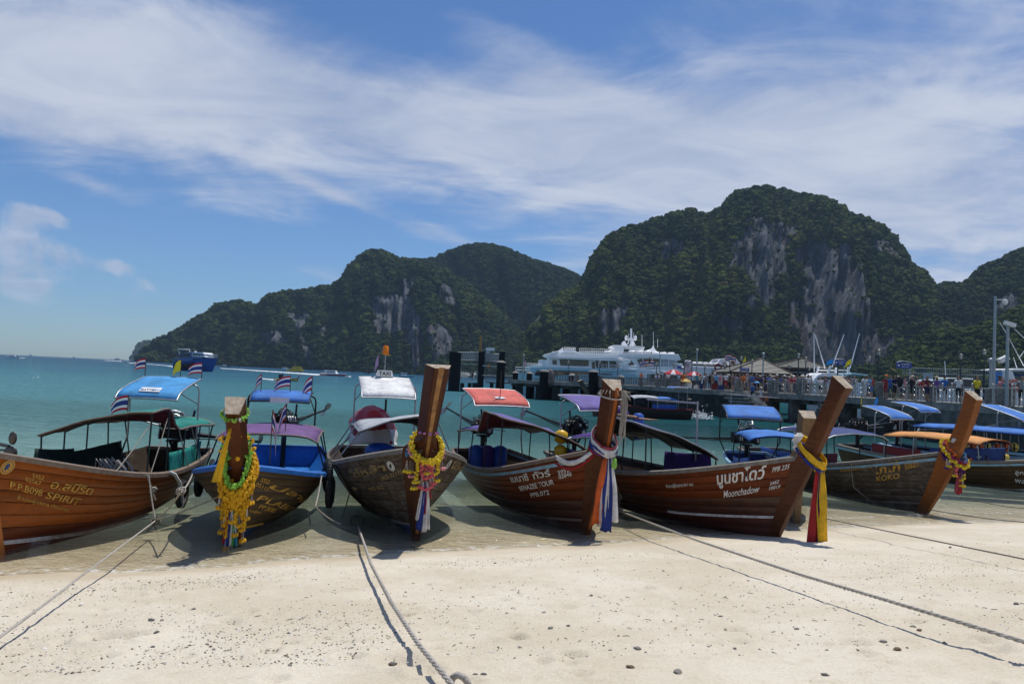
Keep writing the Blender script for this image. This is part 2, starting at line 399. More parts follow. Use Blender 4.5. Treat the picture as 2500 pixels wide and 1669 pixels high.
def build_water():
    m_ = bpy.data.materials.new('sea_water'); m_.use_nodes = True; nt = m_.node_tree; nt.nodes.remove(nt.nodes['Principled BSDF'])
    geo = N(nt, 'ShaderNodeNewGeometry'); pos = geo.outputs['Position']
    q = N(nt, 'ShaderNodeAttribute', attribute_name='q').outputs['Fac']       # metres off the beach
    dep = N(nt, 'ShaderNodeAttribute', attribute_name='depth').outputs['Fac']
    patch = NOISE(nt, pos, .018, 5, .6, .5)
    ql = M(nt, 'ADD', q, M(nt, 'MULTIPLY', M(nt, 'MULTIPLY', M(nt, 'SUBTRACT', patch, .5), 1.1), q))
    rp = N(nt, 'ShaderNodeValToRGB', ins={0: M(nt, 'DIVIDE', M(nt, 'LOGARITHM', M(nt, 'MAXIMUM', ql, 1.0), 10.0), 3.0)})
    cr = rp.color_ramp; cr.interpolation = 'B_SPLINE'
    stops = [(.0, (.42, .46, .36)), (.30, (.30, .42, .36)), (.42, (.21, .48, .46)), (.55, (.12, .325, .36)), (.66, (.09, .27, .32)), (.76, (.05, .17, .25)), (.86, (.032, .12, .19)), (1.0, (.02, .07, .13))]
    while len(cr.elements) < len(stops): cr.elements.new(.5)
    for e, (a, c) in zip(cr.elements, stops): e.position = a; e.color = (*c, 1)
    # darker teal water on the pier side
    sx = N(nt, 'ShaderNodeSeparateXYZ', ins={0: pos})
    ch = N(nt, 'ShaderNodeAttribute', attribute_name='pier_teal').outputs['Fac']
    body = MIX(nt, M(nt, 'MULTIPLY', ch, .95), rp.outputs[0], (.008, .080, .088))
    dif = N(nt, 'ShaderNodeBsdfDiffuse', ins={0: body})
    trn = N(nt, 'ShaderNodeBsdfTransparent', ins={0: MIX(nt, SMOOTH(nt, dep, 0.0, 1.0), (.98, .98, .95), (.72, .88, .82))})
    T = M(nt, 'EXPONENT', M(nt, 'MULTIPLY', dep, -.6))
    body_s = N(nt, 'ShaderNodeMixShader', ins={0: T, 1: dif.outputs[0], 2: trn.outputs[0]})
    # ripples: small near the beach, longer out in the bay
    mp = N(nt, 'ShaderNodeMapping', ins={0: pos}); mp.inputs['Rotation'].default_value = (0, 0, R(20)); mp.inputs['Scale'].default_value = (.55, 1.3, 1)
    w1 = NOISE(nt, mp.outputs[0], .9, 4, .6, .7); w2 = NOISE(nt, mp.outputs[0], 4.2, 4, .6, 1.0); w3 = NOISE(nt, mp.outputs[0], 16, 2, .5, .4)
    far = SMOOTH(nt, q, 4.0, 30.0)
    h = M(nt, 'ADD', M(nt, 'MULTIPLY', w1, M(nt, 'ADD', .10, M(nt, 'MULTIPLY', far, 1.6))), M(nt, 'ADD', M(nt, 'MULTIPLY', w2, M(nt, 'ADD', .075, M(nt, 'MULTIPLY', far, .32))), M(nt, 'MULTIPLY', w3, .014)))
    bp = N(nt, 'ShaderNodeBump', ins={'Strength': 1.0, 'Distance': 1.0, 'Height': h})
    gl = N(nt, 'ShaderNodeBsdfGlossy', ins={0: (1, 1, 1, 1), 'Roughness': .04, 'Normal': bp.outputs[0]})
    nt.links.new(bp.outputs[0], dif.inputs['Normal'])
    fr = N(nt, 'ShaderNodeFresnel', ins={0: 1.33, 'Normal': bp.outputs[0]})
    fac = M(nt, 'MULTIPLY', M(nt, 'MINIMUM', fr.outputs[0], .75), .95)
    s1 = N(nt, 'ShaderNodeMixShader', ins={0: fac, 1: body_s.outputs[0], 2: gl.outputs[0]})
    # thin foam: at the edge of the swash, and flecks outside
    fn = NOISE(nt, pos, 6.0, 7, .7, .6)
    edge = M(nt, 'MULTIPLY', SMOOTH(nt, dep, .035, .004), SMOOTH(nt, fn, .46, .62))
    r2 = M(nt, 'MULTIPLY', M(nt, 'MULTIPLY', SMOOTH(nt, M(nt, 'ABSOLUTE', M(nt, 'SUBTRACT', M(nt, 'ADD', q, M(nt, 'MULTIPLY', NOISE(nt, pos, .5, 3, .5), 1.6)), 1.9)), .22, .05), SMOOTH(nt, fn, .54, .66)), M(nt, 'MULTIPLY', SMOOTH(nt, sx.outputs[0], 5.0, 9.0), .85))
    fo = M(nt, 'MAXIMUM', M(nt, 'MULTIPLY', edge, .5), r2)
    fd = N(nt, 'ShaderNodeBsdfDiffuse', ins={0: (.78, .80, .78, 1)})
    s2 = N(nt, 'ShaderNodeMixShader', ins={0: fo, 1: s1.outputs[0], 2: fd.outputs[0]})
    nt.links.new(s2.outputs[0], nt.nodes['Material Output'].inputs[0])
    ys = np.concatenate([np.linspace(3, 30, 150), 30 + (np.geomspace(1, 152, 130) - 1) * 20 + .4])
    us = np.linspace(-1.2, 1.2, 200)
    Y, U = np.meshgrid(ys, us, indexing='ij'); X = U * (Y + 12); Z = np.zeros_like(X)
    off = -sand_q(X, Y); dep_ = np.clip(-sand_z(X, Y, False), 0, 50)
    off = np.where(Y > 60, np.maximum(off, Y * .8), off)
    dep_ = np.where(off > 40, dep_ + (off - 40) * .3, dep_)
    ch = 1 / (1 + np.exp(-(X - (.02 * Y - 1.0)) / 5.0)) * 1 / (1 + np.exp(-(off - 14) / 5.0)) * np.clip(1.6 - Y / 200, 0, 1)
    F = grid_faces(*X.shape); keep = (off.ravel()[F].max(1) > -.6); 
    me = np_mesh('sea', np.stack([X, Y, Z], -1).reshape(-1, 3), F[keep], [m_], {'q': off.ravel(), 'depth': dep_.ravel(), 'pier_teal': ch.ravel()})
    tag(link('sea', me), kind='structure')
build_water()

# ------------------------------------------------------------------ limestone hills under forest
def poly_mask(px, py, poly):
    c = np.zeros(px.shape, bool); k = len(poly)
    for i in range(k):
        x1, y1 = poly[i]; x2, y2 = poly[(i + 1) % k]
        c ^= ((y1 > py) != (y2 > py)) & (px < (x2 - x1) * (py - y1) / (y2 - y1 + 1e-9) + x1)
    return c
def rock_mat():
    m_ = bpy.data.materials.new('limestone_and_undergrowth'); m_.use_nodes = True; nt = m_.node_tree; p = nt.nodes['Principled BSDF']
    geo = N(nt, 'ShaderNodeNewGeometry'); pos = geo.outputs['Position']
    rk = N(nt, 'ShaderNodeAttribute', attribute_name='rock').outputs['Fac']
    mp = N(nt, 'ShaderNodeMapping', ins={0: pos}); mp.inputs['Scale'].default_value = (1, 1, .16)
    v1 = NOISE(nt, mp.outputs[0], .07, 8, .66, .4); v2 = NOISE(nt, mp.outputs[0], .35, 5, .65); b1 = NOISE(nt, pos, .018, 5, .6)
    rock = MIX(nt, SMOOTH(nt, v1, .36, .66), (.055, .064, .076), (.175, .185, .20))
    rock = MIX(nt, M(nt, 'MULTIPLY', SMOOTH(nt, b1, .54, .68), .6), rock, (.19, .145, .125))
    rock = MIX(nt, M(nt, 'MULTIPLY', SMOOTH(nt, v2, .52, .66), .75), rock, (.03, .034, .034))
    grn = MIX(nt, SMOOTH(nt, NOISE(nt, pos, .12, 5, .6), .35, .65), (.006, .012, .006), (.018, .028, .010))
    nt.links.new(MIX(nt, rk, grn, rock), p.inputs['Base Color']); p.inputs['Roughness'].default_value = .9
    p.inputs['Specular IOR Level'].default_value = .05
    h = M(nt, 'ADD', M(nt, 'MULTIPLY', v1, 1.0), M(nt, 'MULTIPLY', v2, .45))
    b = N(nt, 'ShaderNodeBump', ins={'Strength': .9, 'Distance': 9.0, 'Height': h}); nt.links.new(b.outputs[0], p.inputs['Normal'])
    return m_
ROCK = rock_mat()
D = 1.0643
TREES = []           # x, y, z, size, tint
def hill(name, sil, yr, ys, pw=2.2, amp=14, cliffs=(), seed=0, cols=230, rows=70, dens=1.0, size=(7, 12), gully=1.0, tint=(0, 1), bare=.96, drop=11):
    """hill whose crest runs where the photograph's skyline shows it at its own distance; falls to the sea in front and away behind"""
    sil = [(a * D, b * D + (drop if b < 770 else drop * .5)) for a, b in sil]
    c = np.linspace(sil[0][0], sil[-1][0], cols); s = np.interp(c, [a for a, _ in sil], [b for _, b in sil])
    s = s + (vnoise(c, c * 0, .02, seed + 31, 4) - .5) * 4
    yr_ = np.interp(c, *zip(*[(a * D, b) for a, b in yr])); ys_ = np.interp(c, *zip(*[(a * D, b) for a, b in ys]))
    t = np.concatenate([np.linspace(0, 1, rows), np.linspace(1.03, 1.9, 10)])
    V = np.zeros((len(t), cols, 3)); 
    for j in range(cols):
        r = at(c[j], s[j], yr_[j]); taz = r.x / r.y
        tt = t + 0.0
        front = tt <= 1
        Y = ys_[j] + (yr_[j] - ys_[j]) * tt
        g = np.where(front, 1 - (1 - np.clip(tt, 0, 1)) ** pw, 1 - ((tt - 1) / .9) ** 1.5 * .9)
        Z = -3 + (r.z + 3) * g
        V[:, j, 0] = taz * Y; V[:, j, 1] = Y; V[:, j, 2] = Z
    A = np.broadcast_to(c[None] * .012, V.shape[:2]); T = np.broadcast_to(t[:, None], V.shape[:2])
    fr = np.clip(np.minimum(T * 6, (1 - T) * 2.6), 0, 1)
    n1 = vnoise(A * gully + T * .6, T * 1.2, 1.3, seed, 4, .5) - .5; n2 = vnoise(A * 2.2, T * 7, 1.6, seed + 3, 4, .55) - .5
    gl = np.abs(vnoise(A * gully + T * .35, T * .5, 2.2, seed + 9, 3, .5) - .5) * 2
    k = amp * (n1 * 3.2 + n2 * 1.3 + (gl - .45) * 1.6) * fr
    V[..., 1] -= k; V[..., 0] -= k * .15; V[..., 2] += k * .14 * (1 - T ** 6)
    V[..., 2] = np.maximum(V[..., 2], -4)
    v = V.reshape(-1, 3); d = v - np.array(CO)
    w = d @ np.array(_f); px = 1250 + FPX * (d @ np.array(CR)) / w; py = 834.5 - FPX * (d @ np.array(CU)) / w
    rock = np.zeros(len(v)); jx = (vnoise(px, py, .035, seed + 5, 3) - .5) * 60; jy = (vnoise(px, py, .03, seed + 6, 3) - .5) * 60
    fl = (T <= 1).ravel()
    for cl in cliffs:
        rock = np.maximum(rock, (poly_mask(px + jx, py + jy, [(a * D, b * D) for a, b in cl]) & fl).astype(float))
    # cliff faces carry fluting of their own
    flu = (np.abs(vnoise(px * .055, py * .005, 1.0, seed + 8, 4, .6) - .5)) * 2
    v[:, 1] += rock * (flu - .3) * 22
    # bare faces stand back behind the foliage around them
    F = grid_faces(*V.shape[:2])
    me = np_mesh(name, v, F, [ROCK], {'rock': rock}); tag(link(name, me), kind='structure')
    # crowns
    a, b_, cc, dd = (v[F[:, i]] for i in range(4))
    area = .5 * np.linalg.norm(np.cross(cc - a, dd - b_), axis=1)
    frn = fl[F].all(1); area = area * np.where(frn, 1, .25)
    rf = rock[F].mean(1)
    zm = v[F][:, :, 2].mean(1)
    wgt = area * np.where(zm > -1, 1, 0) * (1 - bare * rf)
    n = int(wgt.sum() / 17 * dens)
    pick = nrng.choice(len(F), n, p=wgt / wgt.sum()); uu = nrng.random((n, 2))
    P = (a[pick] * (1 - uu[:, :1]) + b_[pick] * uu[:, :1]) * (1 - uu[:, 1:]) + (dd[pick] * (1 - uu[:, :1]) + cc[pick] * uu[:, :1]) * uu[:, 1:]
    sz = .78 * (size[0] + (size[1] - size[0]) * 1.5 * nrng.random(n) ** 4)
    sz *= np.where(rf[pick] > .3, .6, 1)
    tn = tint[0] + (tint[1] - tint[0]) * np.clip(.8 * vnoise(P[:, 0], P[:, 2] + P[:, 1] * .3, .022, seed + 12, 3) + .5 * nrng.random(n) - .12, 0, 1)
    P[:, 2] += sz * .05
    TREES.append(np.column_stack([P, sz, tn]))

hill('distant_headland', [(300, 818), (308, 808), (316, 790), (325, 780), (336, 777), (348, 782), (365, 796), (400, 812), (430, 822)], [(0, 2900), (2400, 2900)], [(0, 2800), (2400, 2800)], 2.2, 4, seed=40, cols=50, rows=24, dens=.22, size=(14, 24))
hill('long_hill', [(318, 829), (322, 815), (335, 795), (350, 782), (370, 772), (385, 763), (420, 740), (450, 724), (470, 710), (485, 700), (500, 692), (545, 685), (575, 688), (588, 697), (596, 686), (620, 672), (650, 664), (690, 660), (740, 652), (780, 645), (800, 622), (815, 598), (830, 582), (848, 572), (865, 571), (880, 575), (910, 590), (960, 594), (1000, 606), (1060, 640), (1120, 690), (1180, 745), (1230, 790)],
     [(300, 1420), (700, 1330), (900, 1330), (1250, 1150)], [(300, 1330), (700, 1120), (1000, 1000), (1250, 960)], 2.0, 24,
     cliffs=[[(845, 700), (880, 665), (930, 680), (950, 700), (975, 735), (975, 830), (940, 838), (935, 760), (905, 770), (870, 765)], [(985, 740), (1015, 735), (1025, 765), (1020, 820), (995, 825)], [(665, 720), (690, 705), (705, 740), (690, 790), (672, 770)], [(740, 740), (755, 735), (757, 790), (744, 790)], [(905, 650), (940, 640), (960, 690), (930, 690)], [(600, 760), (640, 750), (650, 790), (610, 800)], [(690, 790), (720, 780), (730, 830), (700, 830)], [(1000, 660), (1030, 650), (1045, 690), (1015, 695)]],
     seed=1, cols=300, rows=80, dens=1.0, size=(7, 13), gully=1.4, tint=(.0, .8))
hill('back_hill', [(900, 640), (930, 602), (960, 592), (990, 588), (1010, 580), (1030, 570), (1060, 561), (1085, 556), (1130, 558), (1150, 564), (1180, 575), (1215, 588), (1250, 600), (1290, 614), (1320, 626), (1350, 648), (1420, 700)],
     [(900, 1500), (1400, 1450)], [(900, 1280), (1400, 1150)], 2.0, 22, seed=3, cols=160, rows=60, dens=.85, size=(8, 13), tint=(0, .6), gully=1.2)
hill('great_karst_hill', [(1195, 790), (1205, 750), (1225, 720), (1240, 700), (1265, 680), (1290, 662), (1320, 645), (1338, 632), (1350, 610), (1358, 590), (1370, 572), (1385, 555), (1400, 538), (1420, 524), (1450, 510), (1475, 505), (1500, 497), (1540, 487), (1580, 482), (1620, 487), (1645, 480), (1662, 468), (1675, 452), (1700, 441), (1722, 434), (1760, 431), (1800, 431), (1830, 441), (1850, 447), (1880, 455), (1905, 462), (1930, 475), (1945, 492), (1962, 496), (1985, 498), (2010, 506), (2035, 520), (2055, 538), (2070, 560), (2082, 578), (2100, 596), (2120, 612), (2135, 632), (2145, 655), (2155, 690), (2185, 730), (2230, 770), (2290, 800)],
     [(1195, 900), (1350, 1010), (1600, 1060), (1900, 1050), (2100, 960), (2300, 840)], [(1195, 820), (1400, 800), (1700, 760), (1850, 790), (2000, 760), (2300, 700)], 2.4, 24,
     cliffs=[[(1832, 570), (1880, 548), (1940, 560), (1985, 620), (2000, 690), (2024, 760), (2034, 860), (1844, 860), (1830, 760), (1836, 680), (1828, 620)],
             [(1722, 505), (1790, 490), (1820, 525), (1806, 600), (1786, 650), (1762, 700), (1742, 690), (1728, 625), (1676, 612), (1690, 555)],
             [(1375, 740), (1400, 700), (1430, 690), (1440, 720), (1405, 765), (1370, 770)], [(1640, 720), (1665, 700), (1690, 730), (1690, 760), (1645, 760)], [(1205, 740), (1240, 705), (1255, 715), (1240, 755), (1215, 790), (1200, 785)],
             [(1700, 690), (1730, 680), (1730, 720), (1710, 725)], [(1800, 690), (1830, 690), (1832, 740), (1808, 740)], [(1990, 540), (2050, 560), (2060, 590), (2010, 570)], [(1500, 560), (1560, 540), (1570, 575), (1510, 590)]],
     drop=20, seed=7, cols=340, rows=100, dens=1.25, size=(6.5, 11), gully=1.2, tint=(.1, 1))
hill('right_back_hill', [(2080, 700), (2120, 660), (2145, 651), (2175, 649), (2205, 651), (2225, 640), (2245, 622), (2262, 609), (2300, 592), (2330, 578), (2349, 571), (2420, 560), (2560, 590), (2800, 680)],
     [(2080, 1000), (2800, 900)], [(2080, 820), (2800, 640)], 2.2, 14, cliffs=[[(2300, 690), (2340, 670), (2360, 720), (2330, 760), (2305, 740)]], seed=11, cols=170, rows=60, dens=.95, size=(7, 11), tint=(0, .7))
hill('low_green_hill', [(2040, 830), (2080, 800), (2120, 770), (2160, 755), (2200, 752), (2240, 748), (2280, 735), (2320, 715), (2349, 700), (2420, 680), (2560, 690), (2800, 750)],
     [(2040, 640), (2800, 560)], [(2040, 520), (2800, 420)], 1.8, 7, seed=13, cols=160, rows=44, dens=1.3, size=(5, 9), tint=(.15, .95))
hill('shore_woodland', [(1195, 815), (1260, 800), (1400, 795), (1560, 800), (1700, 790), (1800, 800), (1860, 838), (1990, 842), (2060, 815), (2200, 812), (2400, 800), (2700, 790)],
     [(1195, 790), (2000, 640), (2700, 430)], [(1195, 740), (2000, 560), (2700, 380)], 1.6, 4, seed=17, cols=180, rows=20, dens=1.3, size=(5, 9), tint=(.05, .7))

def leaf_mat():
    m_ = bpy.data.materials.new('tropical_foliage'); m_.use_nodes = True; nt = m_.node_tree; p = nt.nodes['Principled BSDF']
    a = N(nt, 'ShaderNodeAttribute', attribute_name='tint', attribute_type='INSTANCER').outputs['Fac']
    geo = N(nt, 'ShaderNodeNewGeometry'); pos = geo.outputs['Position']
    rp = N(nt, 'ShaderNodeValToRGB', ins={0: a}); cr = rp.color_ramp
    st = [(0, (.010, .020, .009)), (.35, (.017, .031, .010)), (.6, (.034, .052, .011)), (.8, (.062, .084, .014)), (.92, (.070, .052, .02)), (1, (.080, .105, .018))]
    while len(cr.elements) < len(st): cr.elements.new(.5)
    for e, (x, c) in zip(cr.elements, st): e.position = x; e.color = (*c, 1)
    n = NOISE(nt, pos, .5, 4, .7)
    col = MIX(nt, SMOOTH(nt, n, .3, .7), MIX(nt, 1.0, rp.outputs[0], (.55, .58, .6), 'MULTIPLY'), MIX(nt, 1.0, rp.outputs[0], (1.7, 1.65, 1.2), 'MULTIPLY'))
    nt.links.new(col, p.inputs['Base Color']); p.inputs['Roughness'].default_value = .8; p.inputs['Specular IOR Level'].default_value = .05
    return m_
LEAF = leaf_mat()
def crown_mesh(seed):
    r_ = random.Random(seed); V, F = [], []
    lobes = [(0, 0, .25, .42)] + [(math.cos(q) * r_.uniform(.2, .38), math.sin(q) * r_.uniform(.2, .38), r_.uniform(-.05, .42), r_.uniform(.16, .30)) for q in [k * 1.05 + r_.uniform(-.4, .4) for k in range(7)]]
    for (x, y, z, r) in lobes:
        bm = bmesh.new(); bmesh.ops.create_icosphere(bm, subdivisions=2 if r > .24 else 1, radius=r)
        for v in bm.verts:
            v.co *= r_.uniform(.72, 1.28); v.co.z *= .8
        b = len(V); bm.verts.index_update()
        V += [(v.co.x + x, v.co.y + y, v.co.z + z) for v in bm.verts]; F += [tuple(v.index + b for v in f.verts) for f in bm.faces]; bm.free()
    # loose leaf sprays break the outline
    for k in range(46):
        q, e = r_.uniform(0, 6.283), r_.uniform(-.3, 1.5); rr = r_.uniform(.42, .62)
        c = Vector((math.cos(q) * math.cos(e) * rr, math.sin(q) * math.cos(e) * rr, math.sin(e) * rr * .75 + .15)); s = r_.uniform(.05, .11)
        b = len(V); V += [tuple(c + Vector((r_.uniform(-s, s), r_.uniform(-s, s), r_.uniform(-s, s)))) for _ in range(3)]; F.append((b, b + 1, b + 2))
    me = bpy.data.meshes.new('crown'); me.from_pydata(V, [], F); me.materials.append(LEAF); me.update(); return me
def build_forest():
    src = bpy.data.collections.new('crown_shapes')
    for k in range(7): src.objects.link(bpy.data.objects.new('crown_shape', crown_mesh(k + 3)))
    T = np.concatenate(TREES)
    me = bpy.data.meshes.new('forest'); me.vertices.add(len(T)); me.vertices.foreach_set('co', T[:, :3].astype(np.float32).ravel())
    for nme, k in (('size', 3), ('tint', 4)):
        at_ = me.attributes.new(nme, 'FLOAT', 'POINT'); at_.data.foreach_set('value', T[:, k].astype(np.float32))
    o = link('hillside_forest', me); tag(o, kind='stuff', label='dense dark green jungle covering the limestone hills', cat='forest')
    ng = bpy.data.node_groups.new('scatter', 'GeometryNodeTree'); ng.interface.new_socket('Geometry', in_out='INPUT', socket_type='NodeSocketGeometry'); ng.interface.new_socket('Geometry', in_out='OUTPUT', socket_type='NodeSocketGeometry')
    gi = ng.nodes.new('NodeGroupInput'); go = ng.nodes.new('NodeGroupOutput')
    ci = ng.nodes.new('GeometryNodeCollectionInfo'); ci.inputs['Collection'].default_value = src; ci.inputs['Separate Children'].default_value = True; ci.inputs['Reset Children'].default_value = True
    ip = ng.nodes.new('GeometryNodeInstanceOnPoints'); ip.inputs['Pick Instance'].default_value = True
    na = ng.nodes.new('GeometryNodeInputNamedAttribute'); na.data_type = 'FLOAT'; na.inputs[0].default_value = 'size'
    rv = ng.nodes.new('FunctionNodeRandomValue'); rv.data_type = 'FLOAT_VECTOR'; rv.inputs[0].default_value = (-.15, -.15, 0); rv.inputs[1].default_value = (.15, .15, 6.283)
    L = ng.links.new
    L(gi.outputs[0], ip.inputs['Points']); L(ci.outputs[0], ip.inputs['Instance']); L(rv.outputs[0], ip.inputs['Rotation'])
    L(na.outputs[0], ip.inputs['Scale']); L(ip.outputs[0], go.inputs[0])
    md = o.modifiers.new('scatter', 'NODES'); md.node_group = ng
    print('trees', len(T))
build_forest()

# the air of the bay
def build_haze():
    m_ = bpy.data.materials.new('haze'); m_.use_nodes = True; nt = m_.node_tree; nt.nodes.remove(nt.nodes['Principled BSDF'])
    v = N(nt, 'ShaderNodeVolumePrincipled'); v.inputs['Color'].default_value = (.50, .72, 1, 1); v.inputs['Density'].default_value = HAZE; v.inputs['Anisotropy'].default_value = .2
    nt.links.new(v.outputs[0], nt.nodes['Material Output'].inputs['Volume'])
    b = MB().box((0, 1500, 176), (7600, 3400, 376)); tag(b.build('haze', m_), kind='stuff', label='thin blue sea haze over the bay', cat='haze')
HAZE = 0.00008
build_haze()
# ------------------------------------------------------------------ long-tail boats: hull geometry
class Hull:
    """x forward, y to port, z up; the origin is the foot of the stem at water level"""
    def __init__(s, foot, head, L=8.0, B=1.05, gm=.72, gb=1.75, gs=.80, xg=.85, o=1.65, zt=3.0, full=2.3, keel=.22, z0=0.0, zfoot=-.08, sheer=1.9, roll=0.0, sp=.42):
        s.foot = Vector((foot[0], foot[1], z0)); h = Vector((head[0], head[1], 0)).normalized(); s.h = h
        s.rz = math.atan2(h.y, h.x); s.M = Matrix.Translation(s.foot) @ Matrix.Rotation(s.rz, 4, 'Z') @ Matrix.Rotation(roll, 4, 'X')
        s.roll = roll
        s.L, s.B, s.gm, s.gb, s.gs, s.xg, s.o, s.zt, s.full, s.keel, s.zf, s.sheer, s.sp = L, B, gm, gb, gs, xg, o, zt, full, keel, zfoot, sheer, sp
        # quadratic stem line through (0,zf) (xg,gb) (o,zt)
        z1, z2 = gb - zfoot, zt - zfoot
        s.qa = (o / z2 - xg / z1) / (z2 - z1); s.qb = xg / z1 - s.qa * z1
    def stem(s, z):
        u = z - s.zf; return s.qa * u * u + s.qb * u
    def g(s, t):
        a = s.gm + (s.gb - s.gm) * max(0, 1 - t / .62) ** s.sheer
        return a + (s.gs - s.gm) * max(0, (t - .6) / .4) ** 1.6
    def k(s, t): return s.zf - (s.keel + .0) * min(1, t / .3) ** .8 + .22 * max(0, (t - .65) / .35) ** 1.5
    def b(s, t):
        a = 1 - (1 - min(1, t / .52)) ** s.full
        return .06 + (s.B - .06) * a * (1 - .28 * max(0, (t - .66) / .34) ** 1.7)
    def p(s, t, v, side=1, off=0.0):
        zk, zg = s.k(t), s.g(t); z = zk + (zg - zk) * v
        e = 1.05 + (s.sp - 1.05) * min(1, t / .45) ** .8
        y = s.b(t) * max(v, 1e-4) ** e * (1 + 0)
        x = s.stem(z) * (1 - t) ** 3 - s.L * t
        if off:
            n = s.n(t, v, 1); return Vector((x + n.x * off, side * (y + n.y * off), z + n.z * off))
        return Vector((x, side * y, z))
    def n(s, t, v, side=1):
        e = .004; t1 = min(1, t + e); t0 = max(0, t - e); v1 = min(1, v + e); v0 = max(.002, v - e)
        a = s.p(t1, v, 1) - s.p(t0, v, 1); b = s.p(t, v1, 1) - s.p(t, v0, 1); q = b.cross(a)
        if q.y < 0: q = -q
        q.normalize(); return Vector((q.x, side * q.y, q.z))
    def W(s, x, y=None, z=None):
        return s.M @ (Vector((x, y, z)) if y is not None else Vector(x))
    def find(s, px, py, side):
        best = None
        for it in range(3):
            if it == 0: ts, vs_ = np.linspace(0.0, 1, 41), np.linspace(0, 1, 21)
            else:
                dt, dv = (.03, .06) if it == 1 else (.005, .01)
                ts, vs_ = np.clip(np.linspace(best[1] - dt, best[1] + dt, 13), 0, 1), np.clip(np.linspace(best[2] - dv, best[2] + dv, 13), 0, 1)
            for t in ts:
                for v in vs_:
                    q = proj(s.W(s.p(t, v, side))); d = (q[0] - px) ** 2 + (q[1] - py) ** 2
                    if best is None or d < best[0]: best = (d, t, v)
        return best[1], best[2]
HULLS = {
 1: Hull(on_z(-20, 1350)[:2], (.05, -1), L=7.5, B=1.05, gm=.70, gb=1.64, gs=.85, xg=1.0, o=1.8, zt=3.0),
 2: Hull(on_z(580, 1313)[:2], (.19, -1), L=8.0, B=1.32, gm=.62, gb=1.30, gs=.8, xg=.6, o=1.38, zt=2.28, full=3.0),
 3: Hull(on_z(1016, 1303)[:2], (.275, -1), L=8.2, B=1.42, gm=.80, gb=1.65, gs=.8, xg=.75, o=1.75, zt=3.1, full=3.4),
 4: Hull(on_z(1433, 1292)[:2], (.36, -1), L=7.2, B=1.15, gm=.70, gb=1.66, gs=.85, xg=.68, o=1.02, zt=2.88, full=3.0),
 5: Hull(on_z(1892, 1316, .06)[:2], (.49, -1), L=8.0, B=1.1, gm=.76, gb=1.70, gs=.85, xg=.92, o=1.62, zt=3.06, z0=.06, zfoot=-.03),
 6: Hull(on_z(2262, 1243)[:2], (.26, -1), L=8.0, B=1.15, gm=.64, gb=1.62, gs=.8, xg=1.05, o=1.58, zt=3.0),
 7: Hull(on_z(1946, 1268)[:2], (-.14, -1), L=7.8, B=.88, gm=.75, gb=1.5, gs=.85, xg=.4, o=.9, zt=2.42),
 8: Hull((18.3, 25.4), (.55, -.85), L=8.0, B=1.15, gm=.66, gb=1.3, gs=.85, xg=.75, o=1.6, zt=2.9),
 9: Hull((20.8, 27.2), (.55, -.85), L=8.0, B=1.1, gm=.7, gb=1.4, gs=.85, xg=.75, o=1.6, zt=2.9),
 10: Hull((25.3, 29.8), (.55, -.85), L=8.0, B=1.1, gm=.7, gb=1.4, gs=.85, xg=.75, o=1.6, zt=2.9),
 11: Hull((7.2, 66.5), (-.97, -.2), L=8.6, B=1.1, gm=.8, gb=1.7, gs=.85, xg=.7, o=1.5, zt=2.9),
}
# ------------------------------------------------------------------ long-tail boats: building
def make_mats():
    global POST, VARN, VARN_D, GREYW, BROWNW, OLDW, DARKW, BLACK, STEEL, GALV, RUBBER, CUTW, WHITEP
    VARN = wood('varnished_orange_timber', (.19, .045, .006), (.34, .088, .010), .42, .06, wear=.1, wearcol=(.12, .05, .02))
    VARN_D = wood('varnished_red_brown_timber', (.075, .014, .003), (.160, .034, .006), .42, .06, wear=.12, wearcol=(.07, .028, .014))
    GREYW = wood('weathered_grey_brown_timber', (.055, .042, .032), (.125, .098, .075), .75, .0, wear=.5, wearcol=(.165, .145, .122))
    BROWNW = wood('dull_olive_brown_timber', (.048, .030, .014), (.092, .058, .027), .55, .1, wear=.3, wearcol=(.14, .105, .06))
    POST = wood('dark_varnished_post_timber', (.048, .014, .005), (.110, .034, .011), .45, .06, wear=.25, wearcol=(.13, .06, .03)); MATS['post'] = POST
    OLDW = wood('old_tan_timber', (.16, .10, .055), (.27, .18, .10), .65, .0, wear=.35, wearcol=(.30, .24, .17))
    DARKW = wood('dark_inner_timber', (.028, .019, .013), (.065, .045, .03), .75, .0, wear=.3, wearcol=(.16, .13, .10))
    BLACK = mat('black_grease_iron', (.018, .018, .019), .45, .5, bump=.4, scale=14)
    STEEL = mat('polished_engine_steel', (.42, .42, .42), .35, .9, scale=10)
    GALV = mat('galvanised_tube', (.34, .35, .36), .42, .7, var=.25, scale=9)
    RUBBER = mat('worn_black_rubber', (.022, .022, .023), .75, bump=.3, scale=20, cvar=(.05, .05, .05))
    WHITEP = mat('white_gloss_paint', (.72, .72, .70), .4, var=.1, scale=4)
    m_ = bpy.data.materials.new('sawn_end_grain'); m_.use_nodes = True; nt = m_.node_tree; p = nt.nodes['Principled BSDF']
    tc = N(nt, 'ShaderNodeTexCoord'); n = NOISE(nt, tc.outputs['Object'], 9, 8, .7); n2 = NOISE(nt, tc.outputs['Object'], 40, 4, .6)
    c = MIX(nt, SMOOTH(nt, n, .3, .7), (.26, .20, .14), (.46, .39, .30)); c = MIX(nt, M(nt, 'MULTIPLY', SMOOTH(nt, n2, .55, .7), .6), c, (.14, .10, .07))
    nt.links.new(c, p.inputs['Base Color']); p.inputs['Roughness'].default_value = .9; CUTW = m_; MATS['cut'] = m_
make_mats()
def cloth(name, col, **kw):
    a = dict(rough=.75, var=.24, scale=2.2, bump=.35, bscale=6, transl=.22); a.update(kw); return mat(name, col, **a)
